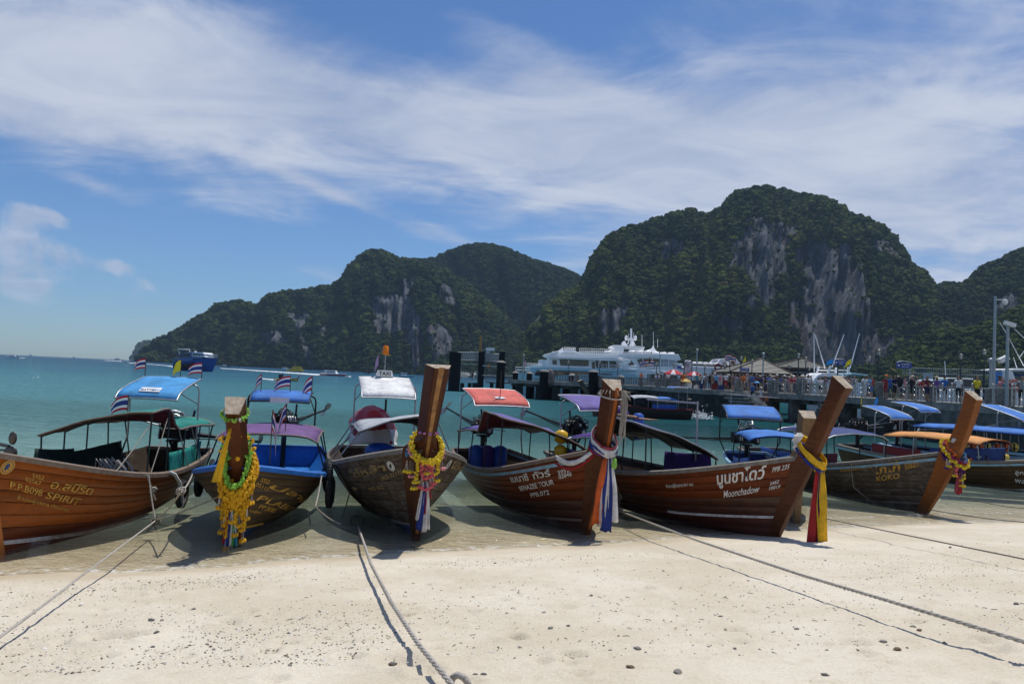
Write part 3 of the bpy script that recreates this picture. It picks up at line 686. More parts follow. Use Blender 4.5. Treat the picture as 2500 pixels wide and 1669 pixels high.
CL = {'teal': cloth('teal_tarpaulin', (.012, .26, .21)), 'blue': cloth('blue_tarpaulin', (.055, .20, .58)), 'sky': cloth('sky_blue_tarpaulin', (.07, .33, .66)), 'purple': cloth('purple_tarpaulin', (.15, .115, .36)),
      'violet': cloth('faded_violet_tarpaulin', (.17, .085, .24)), 'deep_purple': cloth('deep_purple_tarpaulin', (.10, .045, .26)), 'white': cloth('white_tarpaulin', (.78, .78, .77)), 'coral': cloth('faded_red_tarpaulin', (.68, .15, .12)),
      'orange': cloth('orange_tarpaulin', (.72, .33, .10)), 'red': cloth('dark_red_tarpaulin', (.20, .018, .022)), 'black': cloth('black_lining_cloth', (.018, .018, .022), transl=.03), 'navy': cloth('navy_cloth', (.018, .04, .16), transl=.06),
      'dgreen': cloth('dark_green_cloth', (.012, .035, .028), transl=.05), 'pgrey': cloth('pale_grey_cloth', (.45, .47, .50)), 'maroon': cloth('maroon_floral_lining', (.10, .014, .022), var=.6, scale=9, transl=.04), 'royal': cloth('royal_blue_plastic', (.02, .085, .40), transl=.05, rough=.45)}
PT = {'blue': mat('blue_boat_paint', (.015, .13, .46), .45, scale=5, var=.2, bump=.15, cvar=(.02, .09, .28)), 'pale': mat('pale_blue_rim_paint', (.20, .42, .58), .5, scale=6, var=.2, cvar=(.24, .30, .32)), 'white': mat('chalky_white_paint', (.62, .61, .58), .6, scale=7, cvar=(.36, .34, .30)),
      'dred': mat('dark_red_antifouling', (.075, .017, .012), .55, scale=4, var=.3), 'black': mat('black_bottom_paint', (.02, .019, .02), .5, scale=5), 'navy': mat('navy_bottom_paint', (.012, .045, .16), .5, scale=5, var=.3), 'yellow': mat('yellow_line_paint', (.55, .30, .03), .5, scale=6),
      'brownrim': mat('worn_brown_rim_paint', (.11, .07, .045), .6, scale=8, var=.3, cvar=(.20, .16, .12)), 'greyrim': mat('bare_grey_rim_timber', (.17, .15, .125), .75, scale=9, var=.3, bump=.3), 'goldp': mat('gold_sign_paint', (.62, .36, .055), .45, scale=30, var=.3, cvar=(.35, .19, .04)), 'whitep': mat('white_sign_paint', (.74, .74, .72), .5, scale=30, var=.15), 'fadedgold': mat('faded_gold_sign_paint', (.40, .29, .11), .6, scale=25, cvar=(.20, .14, .08)),
      'bluegl': mat('blue_interior_paint', (.02, .16, .50), .4, scale=4, var=.25), 'orangep': mat('orange_stem_paint', (.50, .15, .02), .4, scale=4), 'yellowpl': mat('yellow_plastic', (.72, .42, .01), .35, scale=3, var=.08)}

def strip_along(h, side, v, t0, t1, d_out, hgt, n=30, lift=0.0):
    """square moulding following the planking"""
    ring = []
    for i in range(n + 1):
        t = t0 + (t1 - t0) * i / n; vv = v(t) if callable(v) else v
        p = h.p(t, min(vv, 1), side); q = h.n(t, min(vv, .98), side); up = Vector((0, 0, 1))
        ring.append([p - q * .02 + up * (lift - hgt / 2), p + q * d_out + up * (lift - hgt / 2), p + q * d_out + up * (lift + hgt / 2), p - q * .02 + up * (lift + hgt / 2)])
    mb = MB(); vs = [x for r in ring for x in r]; fs = []
    for i in range(n):
        for j in range(4):
            a = i * 4 + j; b = i * 4 + (j + 1) % 4; f = (a, b, b + 4, a + 4); fs.append(f if side > 0 else f[::-1])
    fs += [(3, 2, 1, 0), (n * 4, n * 4 + 1, n * 4 + 2, n * 4 + 3)]
    return mb.add(vs, fs)
STRAKES = [0, .16, .30, .43, .56, .68, .79, .90, 1.0]
def build_boat(h, label, group, pm, inner, rail, rub=None, bottom=None, nb=1, stripe=None, butts=False, stem_mat=None, wf=.05, wtop=.30, ftop=.16, depth=.34, dtop=.34, cut_tilt=.12, gold=None, dark=None):
    root = empty('longtail_boat', h.foot, h.rz, label, 'boat', group); root.rotation_euler = (h.roll, 0, h.rz)
    # inner skin, floor, transom
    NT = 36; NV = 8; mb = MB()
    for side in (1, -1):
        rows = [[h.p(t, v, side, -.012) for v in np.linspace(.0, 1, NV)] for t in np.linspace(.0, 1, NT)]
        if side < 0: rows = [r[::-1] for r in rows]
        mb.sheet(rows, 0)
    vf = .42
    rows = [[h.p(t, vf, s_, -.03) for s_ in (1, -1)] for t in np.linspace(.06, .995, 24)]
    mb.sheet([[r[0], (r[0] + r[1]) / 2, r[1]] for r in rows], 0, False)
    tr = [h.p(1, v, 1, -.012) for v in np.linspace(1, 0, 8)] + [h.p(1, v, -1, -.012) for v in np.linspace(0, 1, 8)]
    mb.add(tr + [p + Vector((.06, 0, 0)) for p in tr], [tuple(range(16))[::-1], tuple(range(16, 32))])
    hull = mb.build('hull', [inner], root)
    # every strake is a plank of its own
    for side in (1, -1):
        for k in range(len(STRAKES) - 1):
            v0, v1 = STRAKES[k], STRAKES[k + 1]; pmat = bottom if (bottom and k < nb) else (dark if (dark and k < nb + 2) else pm)  # dark: lower planks with the hull's underside shade painted into their colour
            cuts = [0.0, 1.0]
            if butts and k >= nb:
                st = .10 + .07 * (k % 3); cuts = [0.0] + [st + .17 * i for i in range(6) if st + .17 * i < .95] + [1.0]
            for a, b in zip(cuts[:-1], cuts[1:]):
                a_ = a + (.002 if a else 0); b_ = b - (.002 if b < 1 else 0); nn = max(5, int(34 * (b - a)))
                e = .003; rows = []
                dz = rng.uniform(-.002, .002)
                for v, off in ((v0 + e, .004), (v0 + e + .005, .008 + dz), ((v0 + v1) / 2, .009 + dz), (v1 - e - .005, .008 + dz), (v1 - e, .004)):
                    rows.append([h.p(a_ + (b_ - a_) * (i / nn) ** (1.5 if not butts else 1), v, side, off) for i in range(nn + 1)])
                if side < 0: rows = rows[::-1]
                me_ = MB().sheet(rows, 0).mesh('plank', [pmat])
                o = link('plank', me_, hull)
    # rails, rub strips
    for side in (1, -1):
        strip_along(h, side, 1.0, .0, 1.0, .045, .075, 36, .02).build('gunwale', [rail], root)
        if rub: strip_along(h, side, lambda t: .925, .0, 1.0, .024, .075, 36).build('rub_rail', [rub], root)
        if stripe:
            va = stripe[1]
            mb = strip_along(h, side, lambda t: va, .0, stripe[2], .03, stripe[3], 26); mb.build('rub_strake', [stripe[0]], root)
    # transom rail and foredeck
    a, b = h.p(1, 1, 1), h.p(1, 1, -1)
    MB().box((a + b) / 2 + Vector((.02, 0, .02)), (.12, (a - b).length + .06, .08)).build('transom_rail', [rail], root)
    rows = [[h.p(t, .97, 1, -.02), (h.p(t, .97, 1) + h.p(t, .97, -1)) / 2 + Vector((0, 0, .03)), h.p(t, .97, -1, -.02)] for t in np.linspace(.02, .17, 8)]
    MB().sheet(rows, 0, False, .03).build('foredeck', [inner], root)
    # stem post: one tapering timber, foot to head
    mb = MB(); zs = list(np.linspace(h.zf - .12, h.gb, 9)) + list(np.linspace(h.gb, h.zt, 8))[1:]; ring = []
    for z in zs:
        u = max(0, (z - h.gb) / (h.zt - h.gb)); xf = h.stem(z) + .05
        dp = depth + (dtop - depth) * u
        if z < h.gb:
            t = min(.2, (dp) / h.L); v = max(.02, min(1, (z - h.k(t)) / (h.g(t) - h.k(t)))); wbk = abs(h.p(t, v, 1).y) + .028; wfr = wf + .012
            ring.append((xf, z, wfr, wbk, dp)); wlast = wbk
        else:
            e = u ** .9; k = max(0, 1 - u / .12)
            wb0 = min(wlast, .17 + 0 * u); wbk = wlast * k + (1 - k) * (wb0 + (wtop - wb0) * e)
            ring.append((xf, z, wf + .012 + (ftop - wf) * e, wbk, dp))
    vs = []; 
    for i, (xf, z, a, b, dp) in enumerate(ring):
        ti = cut_tilt if i == len(ring) - 1 else 0
        vs += [Vector((xf, a, z - ti * .3)), Vector((xf - dp * .12, a + .008 + (b - a) * .12, z - ti * .1)), Vector((xf - dp, b, z + ti)), Vector((xf - dp, -b, z + ti)), Vector((xf - dp * .12, -a - .008 - (b - a) * .12, z - ti * .1)), Vector((xf, -a, z - ti * .3))]
    fs = [];
    for i in range(len(ring) - 1):
        for j in range(6): fs.append((i * 6 + j, i * 6 + (j + 1) % 6, i * 6 + 6 + (j + 1) % 6, i * 6 + 6 + j))
    mb.add(vs, fs, 0); e = len(vs) - 6; mb.add(vs[e:], [tuple(range(6))], 1); mb.add(vs[:6], [tuple(range(5, -1, -1))], 0)
    so = mb.build('stem_post', [stem_mat or VARN, CUTW], root, fix=True)
    bv = so.modifiers.new('bevel', 'BEVEL'); bv.width = .008; bv.segments = 2; bv.limit_method = 'ANGLE'
    h.ring = ring
    if gold:
        g = MB(); pts = []
        for (xf, z, a, b, dp) in ring[1:]: pts.append((xf + .004, z, a))
        vs = []; 
        for xf, z, a in pts: vs += [Vector((xf, a * .42, z)), Vector((xf, -a * .42, z)), Vector((xf + .008, -a * .42, z)), Vector((xf + .008, a * .42, z))]
        fs = [(i * 4 + j, i * 4 + (j + 1) % 4, i * 4 + 4 + (j + 1) % 4, i * 4 + 4 + j) for i in range(len(pts) - 1) for j in range(4)]
        g.add(vs, fs).build('stem_strip', [gold], so, fix=True)
    h.root = root; h.hull = hull
    # thwarts, floor boards
    for t in (.25, .42, .58, .74):
        a, b = h.p(t, .72, 1, -.02), h.p(t, .72, -1, -.02)
        MB().box((a + b) / 2, (.24, (a - b).length, .035)).build('seat', [inner if inner is not DARKW else OLDW], root)
    return root

def canopy(h, t0, t1, zc, cover, lining, w=.95, arch=.10, drop0=.0, drop1=.0, hump=.06, roll=None, posts=None, post_mat=None, trim=None, thick=.012, edge=.06):
    """arched cloth from station t0 (forward) to t1 (aft); roll=(side, fraction) leaves that side rolled up over the forward part"""
    x0, x1 = -h.L * t0, -h.L * t1; n = 18; mm = 11; rows = []; half = h.B * w
    def pt(i, j, dz=0):
        u = i / n; x = x0 + (x1 - x0) * u; q = -1 + 2 * j / (mm - 1)
        lo, hi = -1.0, 1.0; extra = 0
        yy = lo + (hi - lo) * (q + 1) / 2
        z = zc + arch * (1 - yy * yy) + hump * math.sin(math.pi * u) - drop0 * max(0, 1 - u / .3) ** 2 - drop1 * max(0, (u - .7) / .3) ** 2
        tl = max(0, min(1, (roll[1] - u) / .10)) if roll else 0
        z += tl * ((roll[2] if len(roll) > 2 else .20) * yy * roll[0] + .14) if roll else 0; z -= (1 - tl) * edge * max(0, abs(yy) - .82) / .18
        z += (math.sin(u * 31 + yy * 3) * .006 + math.sin(u * 12.5 - yy * 7) * .008)
        return Vector((x, yy * half, z + dz))
    co = MB().sheet([[pt(i, j) for j in range(mm)] for i in range(n + 1)], 0, True, thick).build('canopy', [CL[cover]], h.root, fix=True)
    MB().sheet([[pt(i, j, -.03) for j in range(mm)] for i in range(n + 1)], 0, True, .006).build('canopy_lining', [CL[lining]], co, fix=True)
    if trim is not None:
        mb = MB()
        for j in (0, mm - 1): mb.tube([pt(i, j, -.01) for i in range(n + 1)], .022, 6)
        for i in (0, n): mb.tube([pt(i, j, -.01) for j in range(mm)], .022, 6)
        mb.build('canopy_hem', [trim], co)
    pmat = post_mat or GALV
    for u in (posts or (.02, .34, .66, .98)):
        for side in (1, -1):
            x = x0 + (x1 - x0) * u; i = u * n; j = mm - 1 if side > 0 else 0
            top = pt(i, j, -.03)
            t = -x / h.L; bq = h.p(min(1, t), .98, side, -.03)
            MB().tube([Vector((x, bq.y, bq.z)), Vector((x, top.y * .985, top.z))], .017, 8).build('canopy_post', [pmat], h.root)
    for u in (posts or (.02, .34, .66, .98)): MB().tube([pt(u * n, j, -.045) for j in range(mm)], .013, 6).build('canopy_hoop', [pmat], h.root)
    return co
def side_cloth(h, t0, t1, side, col, lo=.93, hgt=.36, name='side_curtain'):
    rows = []
    for k in range(6):
        row = []
        for i in range(13):
            t = t0 + (t1 - t0) * i / 12; p = h.p(t, 1, side, -.07)
            row.append(p + Vector((0, side * .012 * math.sin(i * 2.3 + k), -.10 + (hgt + .10) * k / 5)))
        rows.append(row)
    return MB().sheet(rows, 0, True, .008).build(name, [CL[col] if isinstance(col, str) else col], h.root, fix=True)
_eng = {}
def engine_mesh(kind):
    if kind in _eng: return _eng[kind]
    r_ = random.Random(len(_eng) * 5 + 3); mb = MB()
    R_ = lambda a=.1: Matrix.Rotation(r_.uniform(-a, a), 3, r_.choice('XYZ'))
    mb.box((0, 0, .16), (.62, .30, .26), None, 0); mb.box((.02, 0, .36), (.52, .22, .16), None, 0); mb.box((.0, .03, .48), (.44, .14, .09), None, 1 if kind != 'plain' else 0)
    mb.box((-.36, 0, .22), (.14, .34, .30), None, 0)
    for i in range(4): mb.tube([(-.16 + .12 * i, .10, .40), (-.15 + .12 * i, .20, .38), (-.13 + .12 * i, .24, .24)], .026, 7, 1)
    mb.tube([(-.22, .25, .25), (.28, .25, .25)], .038, 8, 0)
    for i in range(4): mb.tube([(-.16 + .12 * i, -.10, .42), (-.16 + .12 * i, -.19, .45), (-.16 + .12 * i, -.23, .36)], .02, 7, 2)
    for (y, z, r) in ((.0, .12, .13), (.12, .34, .07), (-.12, .33, .08), (.02, .42, .05)): mb.tube([(.32, y, z), (.38, y, z)], r, 14, 0); mb.tube([(.38, y, z), (.395, y, z)], r * .5, 10, 1)
    mb.tube([(.30, -.05, .46), (.24, -.02, .58), (.05, .02, .60), (-.1, .05, .52)], .024, 8, 1 if kind == 'chrome' else 0)
    mb.tube([(-.28, .14, .36), (-.32, .12, .56), (-.34, .11, .74)], .028, 8, 0)      # exhaust stack
    mb.tube([(.30, .16, .2), (.36, .2, .44), (.1, .18, .56), (-.2, -.05, .56)], .016, 6, 0)
    mb.ball((-.05, -.2, .28), .09, 9, 6, 0); mb.tube([(-.02, -.22, .12), (-.02, -.22, .3)], .055, 10, 1 if kind == 'chrome' else 0)
    for i in range(16):
        mb.box((r_.uniform(-.3, .3), r_.choice((-1, 1)) * r_.uniform(.12, .2), r_.uniform(.08, .46)), (r_.uniform(.05, .12), r_.uniform(.04, .08), r_.uniform(.05, .12)), R_(.4), r_.choice((0, 0, 0, 2)))
    for i in range(9):
        a = Vector((r_.uniform(-.3, .3), r_.uniform(-.2, .2), r_.uniform(.35, .5))); b = Vector((r_.uniform(-.3, .3), r_.uniform(-.22, .22), r_.uniform(.1, .4)))
        mb.tube([a, (a + b) / 2 + Vector((0, r_.choice((-1, 1)) * .12, .06)), b], .011, 6, r_.choice((0, 0, 1)))
    if kind == 'chrome':
        for s_ in (-1, 1): mb.tube([(.2, s_ * .05, .5), (.12, s_ * .14, .68), (-.06, s_ * .17, .66), (-.14, s_ * .16, .5)], .03, 8, 1)
    _eng[kind] = mb.mesh('engine', [BLACK, STEEL, mat('dark_engine_paint', (.05, .05, .055), .5, .3, scale=12) if kind != 'blue' else mat('blue_engine_paint', (.02, .14, .42), .4, scale=10)])
    return _eng[kind]
def engine(h, kind='plain', t=.93, z=1.25, yaw=0.0, pitch=12, shaft=2.6, prop=None, sc=1.0, eyaw=None):
    x = -h.L * t; h_ = h.g(min(1, t))
    MB().tube([(x, 0, h.k(t) + .1), (x, 0, z)], .07, 8).tube([(x, .0, z - .28), (x + .3, 0, z - .02)], .035, 6).box((x, 0, z), (.36, .3, .05)).build('engine_mount', [BLACK], h.root)
    e = link('engine', engine_mesh(kind), h.root); e.location = (x, 0, z + .02); e.rotation_euler = (0, R(-4), R(yaw)); e.scale = (sc, sc, sc)
    d = Vector((-math.cos(R(yaw)) * math.cos(R(pitch)), -math.sin(R(yaw)) * math.cos(R(pitch)), math.sin(R(pitch))))
    a = Vector((x, 0, z + .2)) + d * .35; b = a + d * shaft
    MB().tube([a, a.lerp(b, .35)], [.07, .045], 8).tube([a.lerp(b, .35), b], .032, 8).tube([a + Vector((0, 0, -.12)), a.lerp(b, .8)], .014, 6).build('tail_shaft', [BLACK], h.root)
    # handle towards the bow
    MB().tube([Vector((x, 0, z + .3)) - d * .3, Vector((x, 0, z + .45)) - d * 1.25], .018, 6).build('tiller', [GALV], h.root)
    pm = prop or GALV; mb = MB(); ax = d; s1 = ax.cross(Vector((0, 0, 1))).normalized(); s2 = s1.cross(ax)
    mb.tube([b, b + ax * .1], .035, 8)
    for k in range(2):
        dr = (s1 * math.cos(k * math.pi + .9) + s2 * math.sin(k * math.pi + .9)); tw = ax.cross(dr).normalized()
        c = b + ax * .05 + dr * .13; vs = []
        for i in range(10):
            q = 2 * math.pi * i / 10; vs.append(c + dr * math.cos(q) * .13 + (tw * .8 + ax * .45) * math.sin(q) * .085)
        vs2 = [p + ax * .012 for p in vs]; mb.add(vs + vs2, [tuple(range(10))[::-1], tuple(range(10, 20))] + [(i, (i + 1) % 10, (i + 1) % 10 + 10, i + 10) for i in range(10)])
    mb.build('propeller', [pm], h.root)
def awning(h, t0, t1, z0, z1, col, half=.75, fm=None, post_t=None, lip=.10, lean=0.0, side_trim=True, thickc=.02, curve=.03):
    """driver's sun roof on a bent tube frame: front edge (t0, z0), rear edge (t1, z1)"""
    fm = fm or GALV; x0, x1 = -h.L * t0, -h.L * t1; n = 10; m2 = 9
    def pt(i, j):
        u = i / n; q = -1 + 2 * j / (m2 - 1); x = x0 + (x1 - x0) * u; z = z0 + (z1 - z0) * u + curve * math.sin(math.pi * u) + .02 * (1 - q * q)
        z -= lip * max(0, .12 - u) / .12
        return Vector((x, q * half, z))
    aw = MB().sheet([[pt(i, j) for j in range(m2)] for i in range(n + 1)], 0, True, thickc).build('sun_roof', [CL[col]], h.root, fix=True)
    mb = MB()
    for j in (0, m2 - 1): mb.tube([pt(i, j) - Vector((0, 0, .012)) for i in range(n + 1)], .02, 7)
    for i in (0, n): mb.tube([pt(i, j) - Vector((0, 0, .012)) for j in range(m2)], .02, 7)
    mb.build('roof_edge_tube', [fm], aw)
    pt_ = post_t or (t0 + t1) / 2; xp = -h.L * pt_; zz = z0 + (z1 - z0) * (pt_ - t0) / (t1 - t0) - .03; hw = half + .12
    for s_ in (1, -1):
        bq = h.p(pt_, .98, s_, -.04)
        MB().tube([(xp, bq.y, bq.z), (xp, s_ * hw, bq.z + .5), (xp, s_ * hw, zz - .14), (xp, s_ * (hw - .03), zz - .05), (xp, s_ * (hw - .12), zz), (xp, s_ * half * .9, zz)], .022, 8).build('roof_post', [fm], h.root)
        MB().tube([(xp, s_ * hw, zz - .45), (xp + (x0 - xp) * .75, s_ * half, z0 + (z1 - z0) * .12 - .02)], .014, 6).build('roof_brace', [fm], h.root)
    h.roof_pt = pt; return aw
# lettering laid on the planking: both ends of the baseline are measured in the photograph
def text_mesh(body, bold=.0, shear=0.0):
    cu = bpy.data.curves.new('lettering', 'FONT'); cu.body = body; cu.size = 1.0; cu.offset = bold; cu.shear = shear; cu.resolution_u = 3; cu.space_line = .9; cu.fill_mode = 'BOTH'
    o = bpy.data.objects.new('lettering', cu); COL.objects.link(o); bpy.context.view_layer.update()
    dg = bpy.context.evaluated_depsgraph_get(); me = bpy.data.meshes.new_from_object(o.evaluated_get(dg)); bpy.data.objects.remove(o); return me
HPX = {'5952': 10, '02567': 10, 'P.P.B098': 17, 'อ.สปิริต': 20, 'SPIRIT': 17, 'จำนวนผู้โดยสาร 10คน+1คน': 9, '5552': 11, '05111': 11, 'ปลาบู่ทอง 2': 15, 'PLABUTHONG': 16, 'PP.B085': 12, 'ไต๋หล้า': 17, 'Taila': 14, '5952-02375': 11, 'PPB 302': 11, 'เบนาซี': 17, 'ทัวร์': 17, 'BENAZEE TOUR': 13, 'PPB.072': 12, '02846': 11, 'มูนชาโดว์': 30, 'Moonchadow': 19, 'PPB 235': 13, '5452': 9, '10019': 9, 'จำนวนผู้โดยสาร 8+1 คน': 8, 'โกโก้': 19, 'KOKO': 13, '50663': 10}
def letter_hull(h, body, a, b, side, pm, bold=.012, shear=0.0, asp=1.0, off=.017, name='lettering'):
    me = text_mesh(body, bold, shear)
    if not len(me.vertices): print('EMPTY TEXT', body); return
    xs = [v.co.x for v in me.vertices]; w0, w1 = min(xs), max(xs)
    t0, v0 = h.find(*a, side); t1, v1 = h.find(*b, side); Lw = (h.p(t1, v1, side) - h.p(t0, v0, side)).length
    k = Lw / (w1 - w0); kh = k * asp
    if body in HPX: kh = HPX[body] * (h.W(h.p(t0, v0, side)) - CO).length / FPX / .68
    for v in me.vertices:
        u = (v.co.x - w0) / (w1 - w0); t = t0 + (t1 - t0) * u; vb = v0 + (v1 - v0) * u
        e = .02; hl = (h.p(t, min(1, vb + e), side) - h.p(t, max(0, vb - e), side)).length / (min(1, vb + e) - max(0, vb - e))
        v.co = h.p(max(0, min(1, t)), max(.01, min(.995, vb + v.co.y * kh / hl)), side, off)
    me.materials.append(PT[pm] if isinstance(pm, str) else pm)
    o = link(name, me, h.root); sd = o.modifiers.new('thickness', 'SOLIDIFY'); sd.thickness = .003; sd.offset = 0
    return o
def letter_flat(body, M_, width, m_, parent, bold=.01, shear=0.0, name='lettering', thick=.004):
    me = text_mesh(body, bold, shear); xs = [v.co.x for v in me.vertices]; ys = [v.co.y for v in me.vertices]; k = width / (max(xs) - min(xs))
    cx, cy = (max(xs) + min(xs)) / 2, (max(ys) + min(ys)) / 2
    for v in me.vertices: v.co = M_ @ Vector(((v.co.x - cx) * k, (v.co.y - cy) * k, 0))
    me.materials.append(m_); o = link(name, me, parent); sd = o.modifiers.new('thickness', 'SOLIDIFY'); sd.thickness = thick; sd.offset = 0; return o
def frame_m(o, x, y):
    """matrix whose X runs along x and Y along y, placed at o"""
    x = Vector(x).normalized(); z = x.cross(Vector(y)).normalized(); y = z.cross(x); m_ = Matrix((x, y, z)).transposed().to_4x4(); m_.translation = Vector(o); return m_
def badge(h, px, py, side, r, cols, emblem):
    """round painted crest on the bow plank"""
    t, v = h.find(px, py, side); c = h.p(t, v, side); n_ = h.n(t, v, side); up = (h.p(t, min(1, v + .05), side) - h.p(t, v - .05, side)).normalized(); ax = up.cross(n_).normalized()
    def disc(r0, r1, off, sy=1.0, n=28):
        vs = [];
        for i in range(n):
            q = 2 * math.pi * i / n
            for rr in (r0, r1): vs.append(c + n_ * off + ax * math.cos(q) * rr + up * math.sin(q) * rr * sy)
        return vs, [(2 * i, 2 * i + 1, (2 * i + 3) % (2 * n), (2 * i + 2) % (2 * n)) for i in range(n)]
    root = h.root; mb = MB()
    mb.add(*disc(.0, r, .020), 0); mb.add(*disc(r * .72, r * .80, .0225), 1); 
    if emblem == 'eagle':
        P_ = [(-.5, -.1), (-.2, .42), (.15, .5), (.42, .2), (.2, .18), (.45, -.15), (.12, -.05), (.1, -.5), (-.15, -.2), (-.3, -.45)]
    else: P_ = [(-.3, -.5), (-.42, .0), (-.2, .42), (.12, .52), (.38, .3), (.22, .22), (.3, -.02), (.1, .0), (.18, -.5)]
    mb.add([c + n_ * .0225 + ax * x * r + up * y * r for x, y in P_], [tuple(range(len(P_)))], 1)
    return mb.build('crest', cols, root)
# ------------------------------------------------------------------ the boats on the beach
H_ = HULLS
GRP = 'long-tail boats moored along the beach'
# 1: orange varnish, teal canopy
h = H_[1]
build_boat(h, 'varnished orange boat with teal canopy and sky blue roof, bow cut off at the left', GRP, VARN, DARKW, PT['brownrim'], None, PT['black'], 0, (PT['white'], .15, .6, .06), stem_mat=PT['orangep'], dark=VARN_D)  # red-brown low planks paint in the shade under the hull
canopy(h, .40, .90, 1.62, 'teal', 'maroon', .98, .10, .0, .0, .05, roll=(1, .36, .26), posts=(.02, .25, .5, .75, .98), post_mat=CL['dgreen'], trim=PT['brownrim'])
side_cloth(h, .38, .58, -1, 'dgreen', hgt=.40); side_cloth(h, .56, .84, 1, 'teal', hgt=.40); side_cloth(h, .56, .84, -1, 'dgreen', hgt=.34)
awning(h, .70, .90, 2.26, 2.62, 'sky', .66, post_t=.84)
engine(h, 'chrome', .95, 1.10, yaw=-62, pitch=-7, shaft=1.6)
# white board with BATTERY on the roof's front edge
a = h.roof_pt(1, 4); b = h.roof_pt(3, 4); up = (b - a).normalized()
MB().add([a + Vector((0, s_ * .22, 0)) + up * q + Vector((0, 0, .016)) for s_, q in ((-1, -.02), (1, -.02), (.92, .24), (-1.08, .24))], [(0, 3, 2, 1)]).build('advert_panel', [WHITEP], h.root)
letter_flat('BATTERY', frame_m(a + up * .07 + Vector((0, 0, .022)), (0, 1, 0), up), .40, PT['blue'], h.root, .02)
for body, pa, pb, pm, sh, bo in (('5952', (76, 1164), (104, 1170), 'goldp', .1, .012), ('02567', (60, 1172), (98, 1183), 'goldp', .1, .012), ('P.P.B098', (22, 1190), (101, 1210), 'goldp', .15, .012), ('อ.สปิริต', (120, 1189), (222, 1206), 'goldp', .2, .016), ('SPIRIT', (108, 1214), (192, 1232), 'goldp', .2, .014), ('จำนวนผู้โดยสาร 10คน+1คน', (40, 1216), (164, 1247), 'goldp', 0, .008)):
    letter_hull(h, body, pa, pb, 1, pm, bo, sh)
badge(h, 17, 1138, 1, .115, [PT['yellow'], PT['navy']], 'eagle')
for (x, y, s_) in ((-4.1, .15, .42), (-4.45, -.3, .4)):
    mb = MB().box((x, y, .72), (.42, .36, .05))
    for dx in (-.16, .16):
        for dy in (-.13, .13): mb.box((x + dx, y + dy, .52), (.05, .05, .38))
    mb.build('bench', [DARKW], h.root)

for i_, (t_, z_, q_) in enumerate(((.41, 1.80, .28), (.52, 1.86, .42), (.60, 1.66, .68), (.70, 1.64, .80), (.86, 1.62, .92))):
    a = h.p(q_, 1, 1, .03); MB().tube([Vector((-h.L * t_, 1.0, z_)), a.lerp(Vector((-h.L * t_, 1.0, z_)), .5) - Vector((0, 0, .03)), a], .011, 5).build('canopy_stay', [mat('old_rope', (.30, .27, .22), .9)], h.root)
# 2: blue rim, marigolds on the bow
h = H_[2]
build_boat(h, 'dark olive-brown boat with bright blue rim, violet canopy and marigold-draped bow', GRP, BROWNW, PT['bluegl'], PT['blue'], None, PT['navy'], 1, (PT['yellow'], .20, .16, .03), stem_mat=POST, wtop=.165, ftop=.09, wf=.05, depth=.28, dtop=.27, cut_tilt=.2)
canopy(h, .46, .80, 1.46, 'violet', 'black', .82, .10, .05, .0, .05, posts=(.03, .5, .97), post_mat=BLACK, trim=PT['brownrim'])
awning(h, .74, .90, 2.24, 2.36, 'blue', .72, fm=BLACK, post_t=.82, lip=.12)
MB().box(h.roof_pt(0, 4) + Vector((.015, 0, .02)), (.02, .46, .13)).build('advert_panel', [WHITEP], h.root)
letter_flat('TIGER', frame_m(h.roof_pt(0, 4) + Vector((.03, 0, .02)), (0, 1, 0), (0, 0, 1)), .3, PT['blue'], h.root, .02) if False else None
engine(h, 'blue', .95, 1.25, yaw=-25, pitch=8, shaft=1.9)
for body, pa, pb, sh, bo in (('5552', (634, 1173), (655, 1180), .2, .012), ('05111', (622, 1184), (650, 1198), .2, .012), ('ปลาบู่ทอง 2', (654, 1189), (722, 1210), .25, .014), ('PLABUTHONG', (622, 1219), (694, 1238), .25, .012), ('PP.B085', (628, 1240), (668, 1250), .2, .012), ('จำนวนผู้โดยสาร', (606, 1248), (634, 1253), 0, .006)):
    letter_hull(h, body, pa, pb, 1, 'goldp', bo, sh)
for body, pa, pb in (('ปลาบู่ทอง 2', (486, 1190), (524, 1178)), ('PLABUTHONG', (492, 1212), (522, 1200))): letter_hull(h, body, pa, pb, -1, 'fadedgold', .012, .1)
for x, y, c, d in ((-2.9, .2, 'yellowpl', (.3, .5, .22)), (-3.3, -.3, None, (.5, .3, .06)), (-2.6, .6, None, (.35, .3, .05)), (-3.0, -.1, None, (.1, 1.2, .05)), (-2.4, -.2, None, (.12, .9, .05))):
    MB().box((x, y, .50), d, Matrix.Rotation(y * 1.3, 3, 'Z')).build('stowed_gear', [PT[c] if c else (OLDW if y < .3 else WHITEP)], h.root)
badge(h, 614, 1172, 1, .085, [PT['fadedgold'], BROWNW], 'bird')

# 3: grey weathered planks, TAXI
h = H_[3]
build_boat(h, 'weathered grey plank long-tail boat with white TAXI roof and tall red-brown bow post', GRP, GREYW, DARKW, PT['greyrim'], None, PT['navy'], 1, (PT['greyrim'], .155, .75, .03), butts=True, stem_mat=POST, wf=.055, wtop=.225, ftop=.10, dtop=.36, cut_tilt=.05, gold=mat('gold_painted_strip', (.30, .15, .035), .5, scale=9, cvar=(.14, .055, .02)))
canopy(h, .40, .74, 1.68, 'pgrey', 'black', .62, .11, .0, .02, .04, roll=(1, .30), posts=(.03, .5, .97), post_mat=GALV, trim=GALV)
awning(h, .66, .82, 2.42, 2.82, 'white', .68, post_t=.76)
